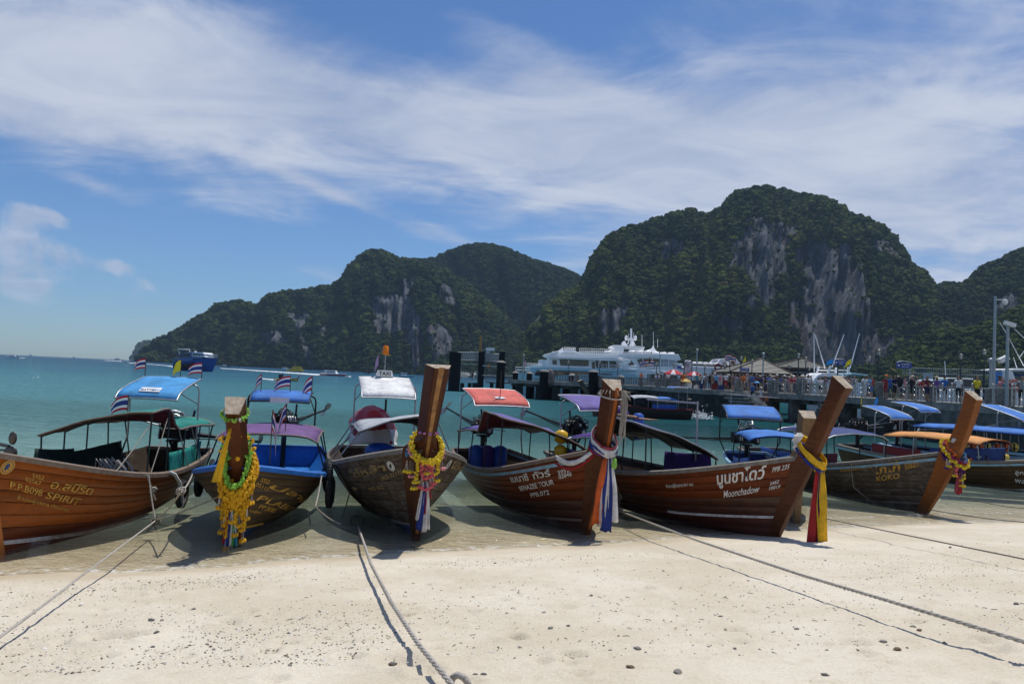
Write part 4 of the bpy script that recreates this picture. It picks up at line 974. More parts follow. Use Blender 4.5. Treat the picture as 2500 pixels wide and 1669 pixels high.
# red and white tarpaulin bundled over the engine
def tarp(h, c, r, cols, seed=1):
    r_ = random.Random(seed); rows = []; n, m2 = 16, 22
    for i in range(n + 1):
        u = i / n; row = []
        for j in range(m2 + 1):
            q = 2 * math.pi * j / m2; k = 1 + .16 * math.sin(3 * q + u * 4) * u + .10 * math.sin(7 * q - u * 5) + r_.uniform(-.055, .055)
            rr = math.sin(min(1, u * 1.25) * math.pi / 2) * (1 + .18 * u)
            row.append(Vector((c[0] + r[0] * rr * k * math.cos(q), c[1] + r[1] * rr * k * math.sin(q), c[2] + r[2] * (math.cos(min(1, u * 1.1) * math.pi / 2) - .5 * max(0, u - .75)) + r_.uniform(-.02, .02))))
        row[-1] = row[0]; rows.append(row)
    o = MB().sheet(rows, 0, True, .0).build('engine_cover', cols, h.root, fix=True)
    return o
m_ = bpy.data.materials.new('red_and_white_banner'); m_.use_nodes = True; nt = m_.node_tree; p_ = nt.nodes['Principled BSDF']; tc = N(nt, 'ShaderNodeTexCoord'); sx = N(nt, 'ShaderNodeSeparateXYZ', ins={0: tc.outputs['Object']})
zz = M(nt, 'ADD', sx.outputs[2], M(nt, 'MULTIPLY', M(nt, 'SUBTRACT', NOISE(nt, tc.outputs['Object'], 2.4, 3, .5), .5), .5)); f1 = SMOOTH(nt, zz, 1.44, 1.46); f2 = SMOOTH(nt, NOISE(nt, tc.outputs['Object'], 3.4, 2, .5), .60, .62)
nt.links.new(MIX(nt, f1, MIX(nt, f2, (.74, .73, .72), (.36, .02, .03)), (.42, .018, .03)), p_.inputs['Base Color']); p_.inputs['Roughness'].default_value = .4
tarp(h, (-h.L * .80, -.3, 1.20), (.7, .52, .86), [m_], 5)
MB().tube([(-6.5, .05, 1.9), (-6.5, .05, 2.25)], .03, 7).build('exhaust_stack', [BLACK], h.root)
MB().box((-3.7, .3, 1.02), (.5, 1.25, .34), None).build('cushion_box', [CL['navy']], h.root); MB().ball((-4.1, -.3, 1.1), .3, 12, 7, 0, .1, (1.2, 1.3, .7)).build('blue_bundle', [CL['royal']], h.root)
# TAXI lamp and beacon on the roof
c = h.roof_pt(10, 4)
mb = MB(); mb.prism([(-.05, -.24, 0), (-.05, .24, 0), (-.05, .19, .17), (-.05, -.19, .17)], (0, 0, 0), (.10, 0, 0)); o = mb.build('taxi_sign', [WHITEP], h.root); o.location = c + Vector((0, 0, .01))
letter_flat('TAXI', frame_m(c + Vector((.056, 0, .095)), (0, 1, 0), (0, 0, 1)), .31, BLACK, h.root, .02)
mb = MB(); mb.tube([c, c + Vector((0, 0, .60))], .014, 6); mb.build('beacon_pole', [GALV], h.root)
AMB = mat('amber_beacon_plastic', (.80, .26, .01), .2, scale=3, transl=.3)
cc = c + Vector((0, 0, .60)); MB().tube([cc + Vector((0, 0, q)) for q in (0, .02, .10, .12, .22, .25)], [.05, .085, .085, .075, .075, .05], 14).tube([cc, cc + Vector((.0, .12, .0))], .008, 5).build('amber_beacon', [AMB], h.root)
for body, pa, pb, side, sh, bo, pm in (('ไต๋หล้า', (862, 1166), (944, 1147), -1, 0, .02, 'fadedgold'), ('Taila', (893, 1182), (920, 1176), -1, .1, .01, 'fadedgold'), ('5952-02375', (933, 1173), (984, 1155), -1, 0, .01, 'fadedgold'), ('PPB 302', (906, 1199), (940, 1191), -1, 0, .008, 'fadedgold'), ('ไต๋หล้า', (1096, 1141), (1132, 1156), 1, 0, .02, 'fadedgold'), ('5952-02375', (1080, 1152), (1112, 1182), 1, 0, .01, 'fadedgold')):
    letter_hull(h, body, pa, pb, side, pm, bo, sh)
badge(h, 956, 1136, -1, .105, [PT['whitep'], BLACK], 'bird'); badge(h, 1094, 1132, 1, .10, [PT['whitep'], BLACK], 'bird')

# 4: purple canopy, coral roof
h = H_[4]
build_boat(h, 'red-brown boat with pale blue rim, faded red roof and white and blue bow sash', GRP, VARN_D, DARKW, PT['brownrim'], PT['pale'], PT['dred'], 1, (PT['brownrim'], .17, .5, .045), dark=mat('painted_shade_planking', (.060, .018, .008), .4, scale=4, var=.35), stem_mat=POST, wtop=.20, ftop=.08, wf=.05, depth=.27, dtop=.27, cut_tilt=.16, gold=VARN)  # shade of the hull's underside painted as darker low planks
canopy(h, .33, .84, 1.58, 'purple', 'maroon', .92, .10, .0, .04, .10, roll=(-1, .50, .34), posts=(.02, .3, .62, .98), post_mat=BLACK, trim=PT['brownrim'])
side_cloth(h, .22, .46, 1, 'black', hgt=.45)
awning(h, .76, .93, 2.30, 2.62, 'coral', .78, post_t=.88)
engine(h, 'plain', .98, 1.28, yaw=10, pitch=10, shaft=2.2)
a = h.roof_pt(2, 4); n_ = Vector((.2, 0, 1)); up = (h.roof_pt(4, 4) - h.roof_pt(2, 4)).normalized()
MB().add([a + Vector((0, math.cos(q) * .16, .02)) + up * math.sin(q) * .08 for q in np.linspace(0, 6.28, 25)[:-1]], [tuple(range(24))]).build('roof_badge', [WHITEP], h.root); letter_flat('7', frame_m(a + Vector((0, 0, .026)), (0, 1, 0), up), .08, PT['navy'], h.root, .03)
for q, yy in ((0, -.55), (1, -.25), (2, .1)): MB().tube([(-5.9 + q * .05, yy, .42), (-5.9 + q * .05, yy, 1.05), (-5.9 + q * .05, yy, 1.12)], [.2, .2, .08], 12).build('drum', [CL['royal'] if q != 1 else CL['deep_purple']], h.root)
for z, in ((1.62,), (1.26,)):
    MB().tube([(-2.9, .62, z - .16), (-2.9, .62, z - .1), (-2.9, .62, z + .1), (-2.9, .62, z + .16)], [.06, .155, .155, .06], 14).build('float', [PT['yellowpl']], h.root)
MB().tube([(-2.9, .62, 1.0), (-2.9, .62, 1.85)], .02, 6).build('float_rod', [GALV], h.root)
for x in (-3.3, -3.9, -4.4): MB().box((x, -.1, .60), (.3, 1.3, .05), Matrix.Rotation(x, 3, 'Z')).build('loose_board', [OLDW], h.root)
for body, pa, pb, sh, bo in (('เบนาซี', (1251, 1176), (1293, 1171), 0, .018), ('ทัวร์', (1305, 1168), (1346, 1160), 0, .018), ('BENAZEE TOUR', (1272, 1197), (1354, 1181), 0, .012), ('PPB.072', (1299, 1213), (1343, 1205), .05, .01), ('5952', (1364, 1157), (1391, 1150), 0, .012), ('02846', (1366, 1168), (1397, 1160), 0, .012)):
    letter_hull(h, body, pa, pb, -1, 'whitep', bo, sh)

# 5: dark canopy, boat nearest the sand
h = H_[5]
build_boat(h, 'red-brown boat resting on the sand, dark purple canopy, leaning bow post with yellow sash', GRP, VARN_D, DARKW, PT['greyrim'], None, PT['dred'], 2, (PT['white'], .30, .34, .045), dark=mat('painted_shade_planking', (.060, .018, .008), .4, scale=4, var=.35), stem_mat=POST, wf=.045, wtop=.125, ftop=.085, depth=.27, dtop=.29, cut_tilt=.17)  # low planks coloured darker to paint in shade below the hull's turn
canopy(h, .36, .80, 1.48, 'deep_purple', 'black', .94, .10, .02, .05, .12, roll=(-1, .60, .36), posts=(.02, .26, .5, .75, .98), post_mat=BLACK, trim=GALV)
side_cloth(h, .40, .62, 1, 'deep_purple', hgt=.42); side_cloth(h, .62, .82, -1, 'deep_purple', hgt=.3)
awning(h, .80, .95, 2.22, 2.50, 'purple', .68, post_t=.9)
engine(h, 'plain', .97, 1.30, yaw=10, pitch=10, shaft=2.0)
MB().tube([(-5.9, .2, 2.05), (-4.6, -.1, 2.06)], .05, 4).box((-5.3, .3, 2.02), (1.6, .35, .03)).build('stowed_poles', [OLDW], h.root)
for body, pa, pb, sh, bo in (('มูนชาโดว์', (1752, 1181), (1866, 1166), 0, .022), ('Moonchadow', (1768, 1214), (1854, 1200), .12, .008), ('PPB 235', (1886, 1152), (1926, 1143), 0, .012), ('5452', (1880, 1184), (1902, 1178), 0, .012), ('10019', (1878, 1195), (1904, 1190), 0, .012), ('จำนวนผู้โดยสาร 8+1 คน', (1628, 1189), (1693, 1184), 0, .008)):
    letter_hull(h, body, pa, pb, -1, 'whitep', bo, sh)

# 6: grey, garlanded
mat_post6 = wood('orange_brown_post_timber', (.13, .038, .009), (.22, .075, .017), .45, .06, wear=.2, wearcol=(.16, .07, .03))
h = H_[6]
build_boat(h, 'grey weathered long-tail boat with light blue rim, gold lettering and garlanded orange bow post', GRP, GREYW, DARKW, PT['greyrim'], PT['pale'], PT['black'], 0, (PT['greyrim'], .16, .6, .04), stem_mat=mat_post6, wf=.05, wtop=.135, ftop=.09, depth=.38, dtop=.33, cut_tilt=.17)
canopy(h, .34, .66, 1.72, 'navy', 'black', .92, .10, .05, .0, .06, posts=(.02, .5, .98), post_mat=BLACK, trim=GALV)
side_cloth(h, .42, .78, -1, 'royal', hgt=.32); side_cloth(h, .32, .42, -1, 'maroon', hgt=.3)
for body, pa, pb, bo in (('โกโก้', (2137, 1157), (2199, 1147), .022), ('KOKO', (2141, 1174), (2197, 1166), .018), ('5952', (2208, 1137), (2236, 1130), .01), ('50663', (2210, 1146), (2242, 1138), .01), ('จำนวนผู้โดยสาร 8+1 คน', (2052, 1150), (2130, 1141), .01)):
    letter_hull(h, body, pa, pb, -1, 'goldp', bo)

# 7: behind the nearest bow
h = H_[7]
build_boat(h, 'old boat with grey sawn bow post and blue canopy behind the boat on the sand', GRP, GREYW, CL['navy'], PT['pale'], PT['white'], PT['dred'], 2, None, stem_mat=OLDW, wf=.06, wtop=.17, ftop=.12, depth=.34, dtop=.36)
canopy(h, .28, .62, 1.68, 'blue', 'navy', .9, .10, .0, .0, .06, posts=(.03, .5, .97), post_mat=BLACK)
side_cloth(h, .32, .62, -1, 'royal', hgt=.2)
awning(h, .80, .97, 2.12, 2.40, 'blue', .82, fm=BLACK, post_t=.9)
engine(h, 'chrome', .97, 1.12, yaw=48, pitch=-4, shaft=2.6, sc=1.1)

# 8, 9, 10: the stern-first group at the right edge
h = H_[8]
build_boat(h, 'olive-brown boat with orange canopy and pale blue rim, bow cut off at the picture edge', GRP, BROWNW, DARKW, PT['greyrim'], PT['pale'], PT['navy'], 1, (PT['white'], .2, .7, .03), stem_mat=VARN)
canopy(h, .30, .74, 1.50, 'orange', 'red', .95, .10, .02, .02, .05, posts=(.02, .34, .66, .98), post_mat=GALV)
side_cloth(h, .56, .80, -1, 'red', hgt=.34); side_cloth(h, .24, .52, -1, 'navy', hgt=.44)
awning(h, .72, .88, 2.14, 2.50, 'blue', .72, post_t=.8)
engine(h, 'plain', .96, 1.35, yaw=30, pitch=-4, shaft=2.0)
letter_hull(h, 'ลูกปลา', (2478, 1156), (2530, 1162), -1, 'whitep', .014); letter_hull(h, 'พลอย', (2478, 1176), (2530, 1184), -1, 'whitep', .014)
a, b = h.p(.30, 1, -1), h.p(.48, 1, -1)
letter_flat('จำนวนผู้โดยสาร 8+1 คน', frame_m((a + b) / 2 + Vector((0, .045, .18)), b - a if False else a - b, (0, 0, 1)), 1.2, WHITEP, h.root, .008)
h = H_[9]
build_boat(h, 'long-tail boat with long blue canopy and chrome-piped engine behind the orange-canopied boat', GRP, VARN_D, DARKW, PT['pale'], None, PT['dred'], 1, None, stem_mat=VARN)
canopy(h, .16, .80, 1.80, 'blue', 'navy', .98, .08, .0, .0, .03, posts=(.02, .34, .66, .98), post_mat=GALV)
awning(h, .78, .94, 2.42, 2.68, 'blue', .75, post_t=.87)
engine(h, 'chrome', .96, 1.35, yaw=20, pitch=-4, shaft=2.0, sc=1.15)
h = H_[10]
build_boat(h, 'long-tail boat with blue roof at the right picture edge, mostly behind its neighbours', GRP, BROWNW, DARKW, PT['pale'], None, PT['dred'], 1, None, stem_mat=VARN)
canopy(h, .2, .80, 1.70, 'blue', 'navy', .98, .08, .0, .0, .03, posts=(.02, .5, .98), post_mat=GALV)
awning(h, .60, .84, 2.1, 2.72, 'blue', .85, post_t=.74); engine(h, 'plain', .96, 1.3, yaw=20, pitch=-4, shaft=1.6)
h = H_[11]
build_boat(h, 'dark long-tail boat under way past the pier with grey and blue canopy and red rim', None, mat('dark_stained_planking', (.028, .02, .016), .5, scale=5), DARKW, CL['red'], None, None, 0, None, stem_mat=GREYW)
canopy(h, .36, .62, 1.75, 'pgrey', 'black', .95, .16, .1, .0, .05, posts=(.03, .97), post_mat=GALV); canopy(h, .60, .82, 1.72, 'blue', 'pgrey', .95, .12, .0, .05, .04, posts=(.03, .97), post_mat=GALV)
side_cloth(h, .56, .82, 1, 'royal', hgt=.4)
awning(h, .78, .98, 2.75, 2.80, 'blue', .8, post_t=.93); engine(h, 'plain', .98, 1.4, yaw=0, pitch=-12, shaft=1.4)
letter_hull(h, 'RELAX BAY', (1458, 990), (1508, 1006), 1, 'fadedgold', .02)
# ------------------------------------------------------------------ things hung on, tied to or lying in the boats
def on_sand(px, py, hgt=0.0):
    z = .2
    for _ in range(12):
        p = on_z(px, py, z + hgt); z = float(sand_z(p.x, p.y, False)) if p.y < 60 else 0
    return on_z(px, py, z + hgt)
# tyres
TYRE = None
def tyre(c, axis, r, label, tilt=0.0):
    mb = MB(); a = Vector(axis).normalized(); u = a.cross(Vector((0, 0, 1))).normalized(); w = u.cross(a)
    rt = r * .20; pts = [Vector(c) + (u * math.cos(q) + w * math.sin(q)) * (r - rt) for q in np.linspace(0, 2 * math.pi, 29)[:-1]]
    mb.tube(pts, rt, 9, closed=True, cap=False)
    for k in range(36):
        q = 2 * math.pi * k / 36; d = u * math.cos(q) + w * math.sin(q)
        mb.box(Vector(c) + d * (r - .004), (.02, .02, rt * 1.3), Matrix((d.cross(a), d, a)).transposed(), 0)
    o = mb.build('fender_tyre', [RUBBER], None, fix=True); tag(o, label, 'tyre', 'tyres hung as fenders on the boats')
    return o
def rope_obj(pts, r, label, m_, name='rope', twist=True, parent=None, cat='rope', group=None):
    # resample, then lay three strands
    P_ = [Vector(p) for p in pts]; L_ = [0]
    for a, b in zip(P_[:-1], P_[1:]): L_.append(L_[-1] + (b - a).length)
    mb = MB()
    if twist:
        n = int(min(700, max(40, L_[-1] / (r * 1.9)))); S = []
        k = 0
        for i in range(n + 1):
            d = L_[-1] * i / n
            while k < len(P_) - 2 and L_[k + 1] < d: k += 1
            S.append(P_[k].lerp(P_[k + 1], (d - L_[k]) / max(1e-6, L_[k + 1] - L_[k])))
        for st in range(3):
            pp = []
            for i, p in enumerate(S):
                t = (S[min(i + 1, n)] - S[max(i - 1, 0)]).normalized(); a = t.cross(Vector((0, 0, 1))).normalized(); b = a.cross(t)
                q = i * 2.0 * math.pi / 7.0 + st * 2.094; pp.append(p + (a * math.cos(q) + b * math.sin(q)) * r * .52)
            mb.tube(pp, r * .56, 5)
    else: mb.tube(P_, r, 6)
    o = mb.build(name, [m_], parent); 
    if parent is None: tag(o, label, cat, group)
    return o
ROPE = mat('weathered_white_rope', (.46, .43, .38), .9, scale=20, bump=.5, cvar=(.29, .265, .23)); ROPE_D = mat('dirty_grey_rope', (.20, .18, .15), .9, scale=20, cvar=(.10, .09, .07))
h1, h2, h3, h4, h5, h6 = (H_[i] for i in range(1, 7))
def gun(h, t, side, off=.06, dz=0.0): return h.W(h.p(t, 1, side, off) + Vector((0, 0, dz)))
def nrm(h, t, side): return (h.M.to_3x3() @ h.n(t, .9, side))
for h, t, side, dz, r, lab in ((h1, .60, 1, -.38, .29, 'black tyre hanging third from the stern of the orange boat with the teal canopy'), (h1, .74, 1, -.34, .29, 'black tyre in the middle of three on the side of the teal-canopied boat'), (h1, .90, 1, -.30, .28, 'black tyre nearest the stern of the teal-canopied boat'),
                      (h2, .40, 1, -.30, .33, 'tall black tyre hung on the blue-rimmed boat beside the grey TAXI boat'), (h2, .47, 1, -.32, .30, 'second black tyre further aft on the blue-rimmed boat'), (h3, .38, -1, -.20, .36, 'large black tyre leaning on the grey boat with the TAXI sign')):
    n_ = nrm(h, t, side); n_.z = 0; tyre(gun(h, t, side, .14, dz), n_, r, lab)
# mooring lines over the sand
def sandline(pts, drop=0.0):
    P_ = [on_sand(px, py, hg) for px, py, hg in pts]; out = []
    for a, b in zip(P_[:-1], P_[1:]): out += sag(a, b, drop, 12)[:-1]
    return out + [P_[-1]]
ring1 = on_sand(380, 1270, .35)
rope_obj(sandline([(-60, 1590, .10), (0, 1553, .13), (190, 1411, .22)], .01) + sag(on_sand(190, 1411, .22), ring1, .0)[1:] + sag(ring1, h2.W(h2.p(.10, .62, -1, .05)), .02)[1:], .0135, 'grey mooring rope from the blue-rimmed boat down to the lower left of the sand', ROPE, group=None)
rope_obj(sag(gun(h1, .41, 1, .05, .03), ring1, .06), .015, 'thin rope from the orange boat with the teal canopy to the knotted mooring line', ROPE)
rope_obj(sag(gun(h2, .20, -1, .05), on_z(442, 1200, .9), .05) + sag(on_z(442, 1200, .9), ring1, .05)[1:], .015, 'knotted rope slung from the left rim of the blue-rimmed boat to the mooring line', ROPE)
def knot(c, r, n, label, m_):
    mb = MB()
    for k in range(n):
        ax = Vector((rng.uniform(-1, 1), rng.uniform(-1, 1), rng.uniform(-1, 1))).normalized(); u = ax.cross(Vector((.3, .2, 1))).normalized(); w = u.cross(ax); rr = r * rng.uniform(.3, .62)
        mb.tube([Vector(c) + Vector((rng.uniform(-1, 1), rng.uniform(-1, 1), rng.uniform(-1, .2))) * r * .2 + (u * math.cos(q) + w * math.sin(q) * 1.2) * rr for q in np.linspace(0, 6.28, 15)[:-1]], .011, 5, closed=True, cap=False)
    tag(mb.build('rope_knot', [m_]), label, 'knot')
knot(ring1, .13, 6, 'loose rope knot joining the lines between the two left boats', ROPE_D); knot(on_z(442, 1196, .9), .12, 5, 'dangling knot below the left rim of the blue-rimmed boat', ROPE); knot(gun(h1, .43, 1, .08, -.22), .12, 5, 'white rope knot on the side of the orange boat', ROPE)
rope_obj(sag(gun(h1, .40, 1, .06, .04), gun(h1, .44, 1, .10, -.42), .0), .018, 'short rope end hanging on the side of the orange boat', ROPE)
rope_obj([gun(h1, .53, 1, .04, .02) + Vector((0, 0, .05)), gun(h1, .55, 1, .10, .04), gun(h1, .57, 1, .16, -.12), gun(h1, .585, 1, .18, -.36), gun(h1, .59, 1, .18, -.62)], .035, 'white hose draped over the side of the teal-canopied boat', mat('white_hose', (.62, .62, .60), .5), twist=False, cat='hose', name='hose')
ring2 = on_sand(872, 1277, .12)
p0 = gun(h3, .36, -1, .05, .02)
rope_obj(sag(p0, h3.W(h3.p(.33, .55, -1, .10)), .0) + sag(h3.W(h3.p(.33, .55, -1, .10)), ring2 + Vector((-.45, .6, .0)), .05)[1:], .014, 'thin rope hanging down the side of the grey TAXI boat', ROPE_D)
rope_obj(sag(ring2, h3.W(h3.p(.12, .10, -1, .06)), .03), .012, 'dark line from the ring to the keel of the grey TAXI boat', ROPE_D)
rope_obj(sandline([(872, 1277, .14), (905, 1375, .16), (955, 1470, .15), (1020, 1570, .13), (1102, 1669, .10), (1150, 1740, .03)]), .021, 'thick white rope running from the grey TAXI boat down the middle of the sand', ROPE)
# eye splice at the bottom
e0 = on_sand(1092, 1660, .07); L_ = []
for px, py, hg in ((1100, 1668, .05), (1106, 1652, .10), (1118, 1646, .12), (1132, 1652, .11), (1142, 1664, .08), (1148, 1680, .03)): L_.append(on_sand(px, py, hg))
rope_obj(L_, .024, 'loop of thick white rope standing up from the sand at the bottom edge', ROPE, name='rope_loop')
mb = MB(); q0 = ring2; mb.tube([q0 + Vector((math.cos(q) * .14, math.sin(q) * .06, .06 + math.sin(q) * .09)) for q in np.linspace(0, 6.28, 17)[:-1]], .012, 6, closed=True, cap=False); tag(mb.build('mooring_ring', [BLACK]), 'dark metal ring at the head of the central rope', 'ring')
q3 = on_sand(1512, 1247, .28)
rope_obj(sandline([(1512, 1247, .30), (1700, 1318, .26), (1960, 1404, .20), (2160, 1463, .22), (2360, 1523, .20), (2500, 1566, .18), (2700, 1628, .16)]), .018, 'thick twisted white rope crossing the sand to the lower right', ROPE)
rope_obj(sag(gun(h4, .10, 1, .04, .0), q3 + Vector((0, 0, .35)), .05) + sag(q3 + Vector((0, 0, .35)), q3, .0)[1:], .013, 'thin rope dropping from the bow of the pale blue rimmed boat to a knot', ROPE_D)
knot(q3, .17, 6, 'dark knot of rope where the right mooring line begins', ROPE_D); knot(q3 + Vector((0, 0, .33)), .09, 4, 'upper rope knot hanging beside the sash of the red-brown bow', ROPE_D)
rope_obj(sandline([(1985, 1259, .22), (2200, 1303, .20), (2500, 1364, .16), (2700, 1405, .1)]), .011, 'thin grey line over the sand right of the yellow sash', ROPE_D)
rope_obj(sag(on_z(2275, 1244, .2), on_sand(2500, 1274, .1), .03) + [on_sand(2620, 1290, .05)], .012, 'thin dark line from the grey boat with gold letters to the right edge', ROPE_D)
rope_obj(sag(on_z(2360, 1215, .3), on_z(2505, 1241, .25), .04) + [on_sand(2700, 1275, .05)], .011, 'dark line sagging into the shallows from the olive-brown boat', ROPE_D)
rope_obj(sag(gun(h2, .30, 1, .05, .02), on_z(770, 1235, .35), .06) + sag(on_z(770, 1235, .35), on_z(832, 1278, .0), .05)[1:], .015, 'rope with a loop trailing from the right rim of the blue boat into the water', ROPE)
rope_obj(sag(gun(h6, .26, -1, .05, .02), h6.W(h6.p(.27, .5, -1, .08)), .0) + sag(h6.W(h6.p(.27, .5, -1, .08)), h6.W(h6.p(.20, .12, -1, .10)), .02)[1:], .010, 'thin rope draped down the side of the grey boat with gold letters', ROPE)
mb = MB()
for k in range(16):
    y = .35 + rng.uniform(-.25, .25); x = -2.95 + rng.uniform(-.35, .2); mb.tube([(x, y, .95), (x + .1, y + .05, 1.12), (x + .05, y + .18, .95), (x + .1, y + .25, .62)], .014, 5)
o = mb.build('rope_coil', [ROPE]); o.matrix_world = h1.M; tag(o, 'coil of grey rope hung inside the orange boat near its bow', 'rope')

# ---- flags
def flag_mat(kind):
    nm = 'flag_' + kind
    if nm in MATS: return MATS[nm]
    m_ = bpy.data.materials.new(nm); m_.use_nodes = True; nt = m_.node_tree; p = nt.nodes['Principled BSDF']
    u = N(nt, 'ShaderNodeAttribute', attribute_name='fv').outputs['Fac']
    if kind == 'thai':
        rp = N(nt, 'ShaderNodeValToRGB', ins={0: u}); cr = rp.color_ramp; cr.interpolation = 'CONSTANT'
        st = [(0, (.42, .02, .035)), (1 / 6, (.72, .72, .72)), (2 / 6, (.03, .045, .20)), (4 / 6, (.72, .72, .72)), (5 / 6, (.42, .02, .035))]
        while len(cr.elements) < 5: cr.elements.new(.5)
        for e, (x, c) in zip(cr.elements, st): e.position = x; e.color = (*c, 1)
        col = rp.outputs[0]; nt.links.new(col, p.inputs['Base Color'])
    else:
        c = {'yellow': (.66, .55, .03), 'blue': (.03, .26, .66), 'violet': (.30, .22, .38), 'green': (.05, .12, .08)}[kind]; col = MIX(nt, 0, c, c); nt.links.new(col, p.inputs['Base Color'])
    t = N(nt, 'ShaderNodeBsdfTranslucent', ins={0: col}); mx = N(nt, 'ShaderNodeMixShader', ins={0: .35, 1: p.outputs[0], 2: t.outputs[0]}); nt.links.new(mx.outputs[0], nt.nodes['Material Output'].inputs[0])
    p.inputs['Roughness'].default_value = .8; MATS[nm] = m_; return m_
def flag(base, hp, w, hh, kind, label, dirv=(-1, .1, 0), droop=.5, lean=(0, 0, 0), group='small flags flown from the boats', rp=.010):
    root = empty('flag', base, 0, label, 'flag', group); top = Vector((0, 0, hp)) + Vector(lean)
    MB().tube([(0, 0, 0), top], rp, 6).build('flag_pole', [mat('dark_flag_stick', (.06, .04, .03), .6)], root)
    d = Vector(dirv).normalized(); n = 12; m2 = 7; V, A = [], []
    sdw = d.cross(Vector((0, 0, 1)))
    for j in range(m2):
        for i in range(n + 1):
            u, v = i / n, j / (m2 - 1)
            p = top + d * w * u * (1 - .25 * droop * u) - Vector((0, 0, hh * (1 - v) * (1 - .2 * u) + droop * w * u * u * .9)) + sdw * math.sin(u * 7 + v * 1.5) * .10 * w * u
            V.append(tuple(p)); A.append(v * .999)
    F = grid_faces(m2, n + 1); me = np_mesh('flag_cloth', V, F, [flag_mat(kind)], {'fv': A}); link('flag_cloth', me, root); return root
def on_roof(h, i, j, dz=0): return h.W(h.roof_pt(i, j) + Vector((0, 0, dz)))
flag(on_roof(h1, 10, 0), .42, .36, .24, 'thai', 'red, white and blue striped flag at the left rear corner of the sky blue roof', (-1, .2, 0), .45)
flag(on_roof(h1, 10, 5), .40, .28, .26, 'yellow', 'drooping yellow-green flag in the middle of the sky blue roof', (-1, .1, 0), 1.1)
flag(on_roof(h1, 10, 8), .38, .40, .26, 'thai', 'striped flag at the right rear corner of the sky blue roof', (-1, .15, 0), .35)
flag(h1.W((-3.9, .2, 1.78)), .50, .44, .30, 'thai', 'striped flag standing on the canopy of the orange boat', (-1, .1, 0), .55)
flag(on_roof(h2, 5, 1), .44, .30, .24, 'thai', 'leftmost striped flag on the blue roof behind the marigolds', (-.8, .3, -.2), 1.2)
flag(on_roof(h2, 5, 5), .42, .50, .28, 'thai', 'striped flag in the middle of the blue roof behind the marigolds', (-1, .1, 0), .5)
flag(on_roof(h2, 5, 8), .46, .40, .36, 'thai', 'striped flag at the right end of the blue roof behind the marigolds', (-.9, .2, -.3), 1.0)
flag(h2.W((-3.9, .35, 1.56)), .62, .30, .36, 'thai', 'striped flag drooping above the violet canopy', (-.6, -.4, -.5), 1.6)
flag(h2.W((-.6, .40, 1.2)), 1.0, .30, .36, 'thai', 'striped flag hanging beside the marigold-draped bow post', (.5, .2, -.8), 1.8)
flag(on_roof(h3, 10, 3), .62, .30, .30, 'violet', 'faded violet pennant under the amber beacon', (-.6, .2, -.6), 1.6)
flag(on_roof(h8, 10, 0) if False else on_roof(H_[8], 10, 0), .38, .12, .30, 'yellow', 'thin yellow flag on the blue roof of the orange-canopied boat', (-.4, .2, -.7), 1.6)
flag(on_roof(H_[8], 10, 6), .36, .22, .26, 'blue', 'bright blue flag on the roof of the orange-canopied boat', (-.6, .2, -.3), 1.2)
flag(on_roof(h4, 2, 4, -.25), 1.0, .10, .45, 'green', 'thin dark streamer on the pole of the faded red roof', (.2, .2, -.9), 2.0)

# ---- flowers
FLM = {k: mat(k + '_flowers', c, .7, scale=18, var=.3, bump=.4, transl=.3) for k, c in {'marigold': (.88, .48, .012), 'yellow': (.86, .62, .03), 'lime': (.30, .62, .08), 'pink': (.74, .16, .19), 'blushpink': (.74, .33, .36), 'magenta': (.42, .03, .20), 'deepviolet': (.10, .02, .16), 'sky': (.06, .24, .42), 'orange': (.74, .18, .03), 'redf': (.42, .02, .02), 'whitef': (.76, .74, .70), 'lilac': (.55, .22, .55)}.items()}
_fl = {}
def bloom(kind):
    if kind in _fl: return _fl[kind]
    mb = MB(); r_ = random.Random(len(_fl))
    for k in range(3):
        vs = []; n = 9
        for i in range(n):
            q = 2 * math.pi * i / n + k * .5; rr = (1 - .28 * k) * r_.uniform(.8, 1.1); vs.append((math.cos(q) * rr, math.sin(q) * rr, .10 + .22 * k + r_.uniform(-.12, .12)))
        lo = [(x * .55, y * .55, z - .28) for x, y, z in vs]; mb.add(vs + lo + [(0, 0, .3 + .25 * k)], [(i, (i + 1) % n, 2 * n) for i in range(n)] + [(i + n, (i + 1) % n + n, (i + 1) % n, i) for i in range(n)] + [tuple(range(2 * n - 1, n - 1, -1))])
    _fl[kind] = mb.mesh('flower', [FLM[kind]]); return _fl[kind]
def put_flower(parent, p, r, kind, nrm_=None):
    o = link('flower', bloom(kind), parent); o.location = p; o.scale = (r, r, r)
    o.rotation_euler = Vector(nrm_).to_track_quat('Z', 'Y').to_euler() if nrm_ is not None else (rng.uniform(-1, 1), rng.uniform(-1, 1), rng.uniform(0, 6)); return o
def add_blooms(mb, pts, r, jit=.3, n=3):
    """tightly packed small heads along a line"""
    for p in pts:
        for k in range(n):
            q = rng.uniform(0, 6.28); e = rng.uniform(-1, 1); d = Vector((math.cos(q), math.sin(q), e)) * r * .6
            mb.ball(Vector(p) + d, r * rng.uniform(.5, .8), 6, 4, 0, .42, smooth=False)
def path(pts, step):
    out = []; P_ = [Vector(p) for p in pts]
    for a, b in zip(P_[:-1], P_[1:]):
        n = max(1, int((b - a).length / step)); out += [a.lerp(b, i / n) for i in range(n)]
    return out + [P_[-1]]
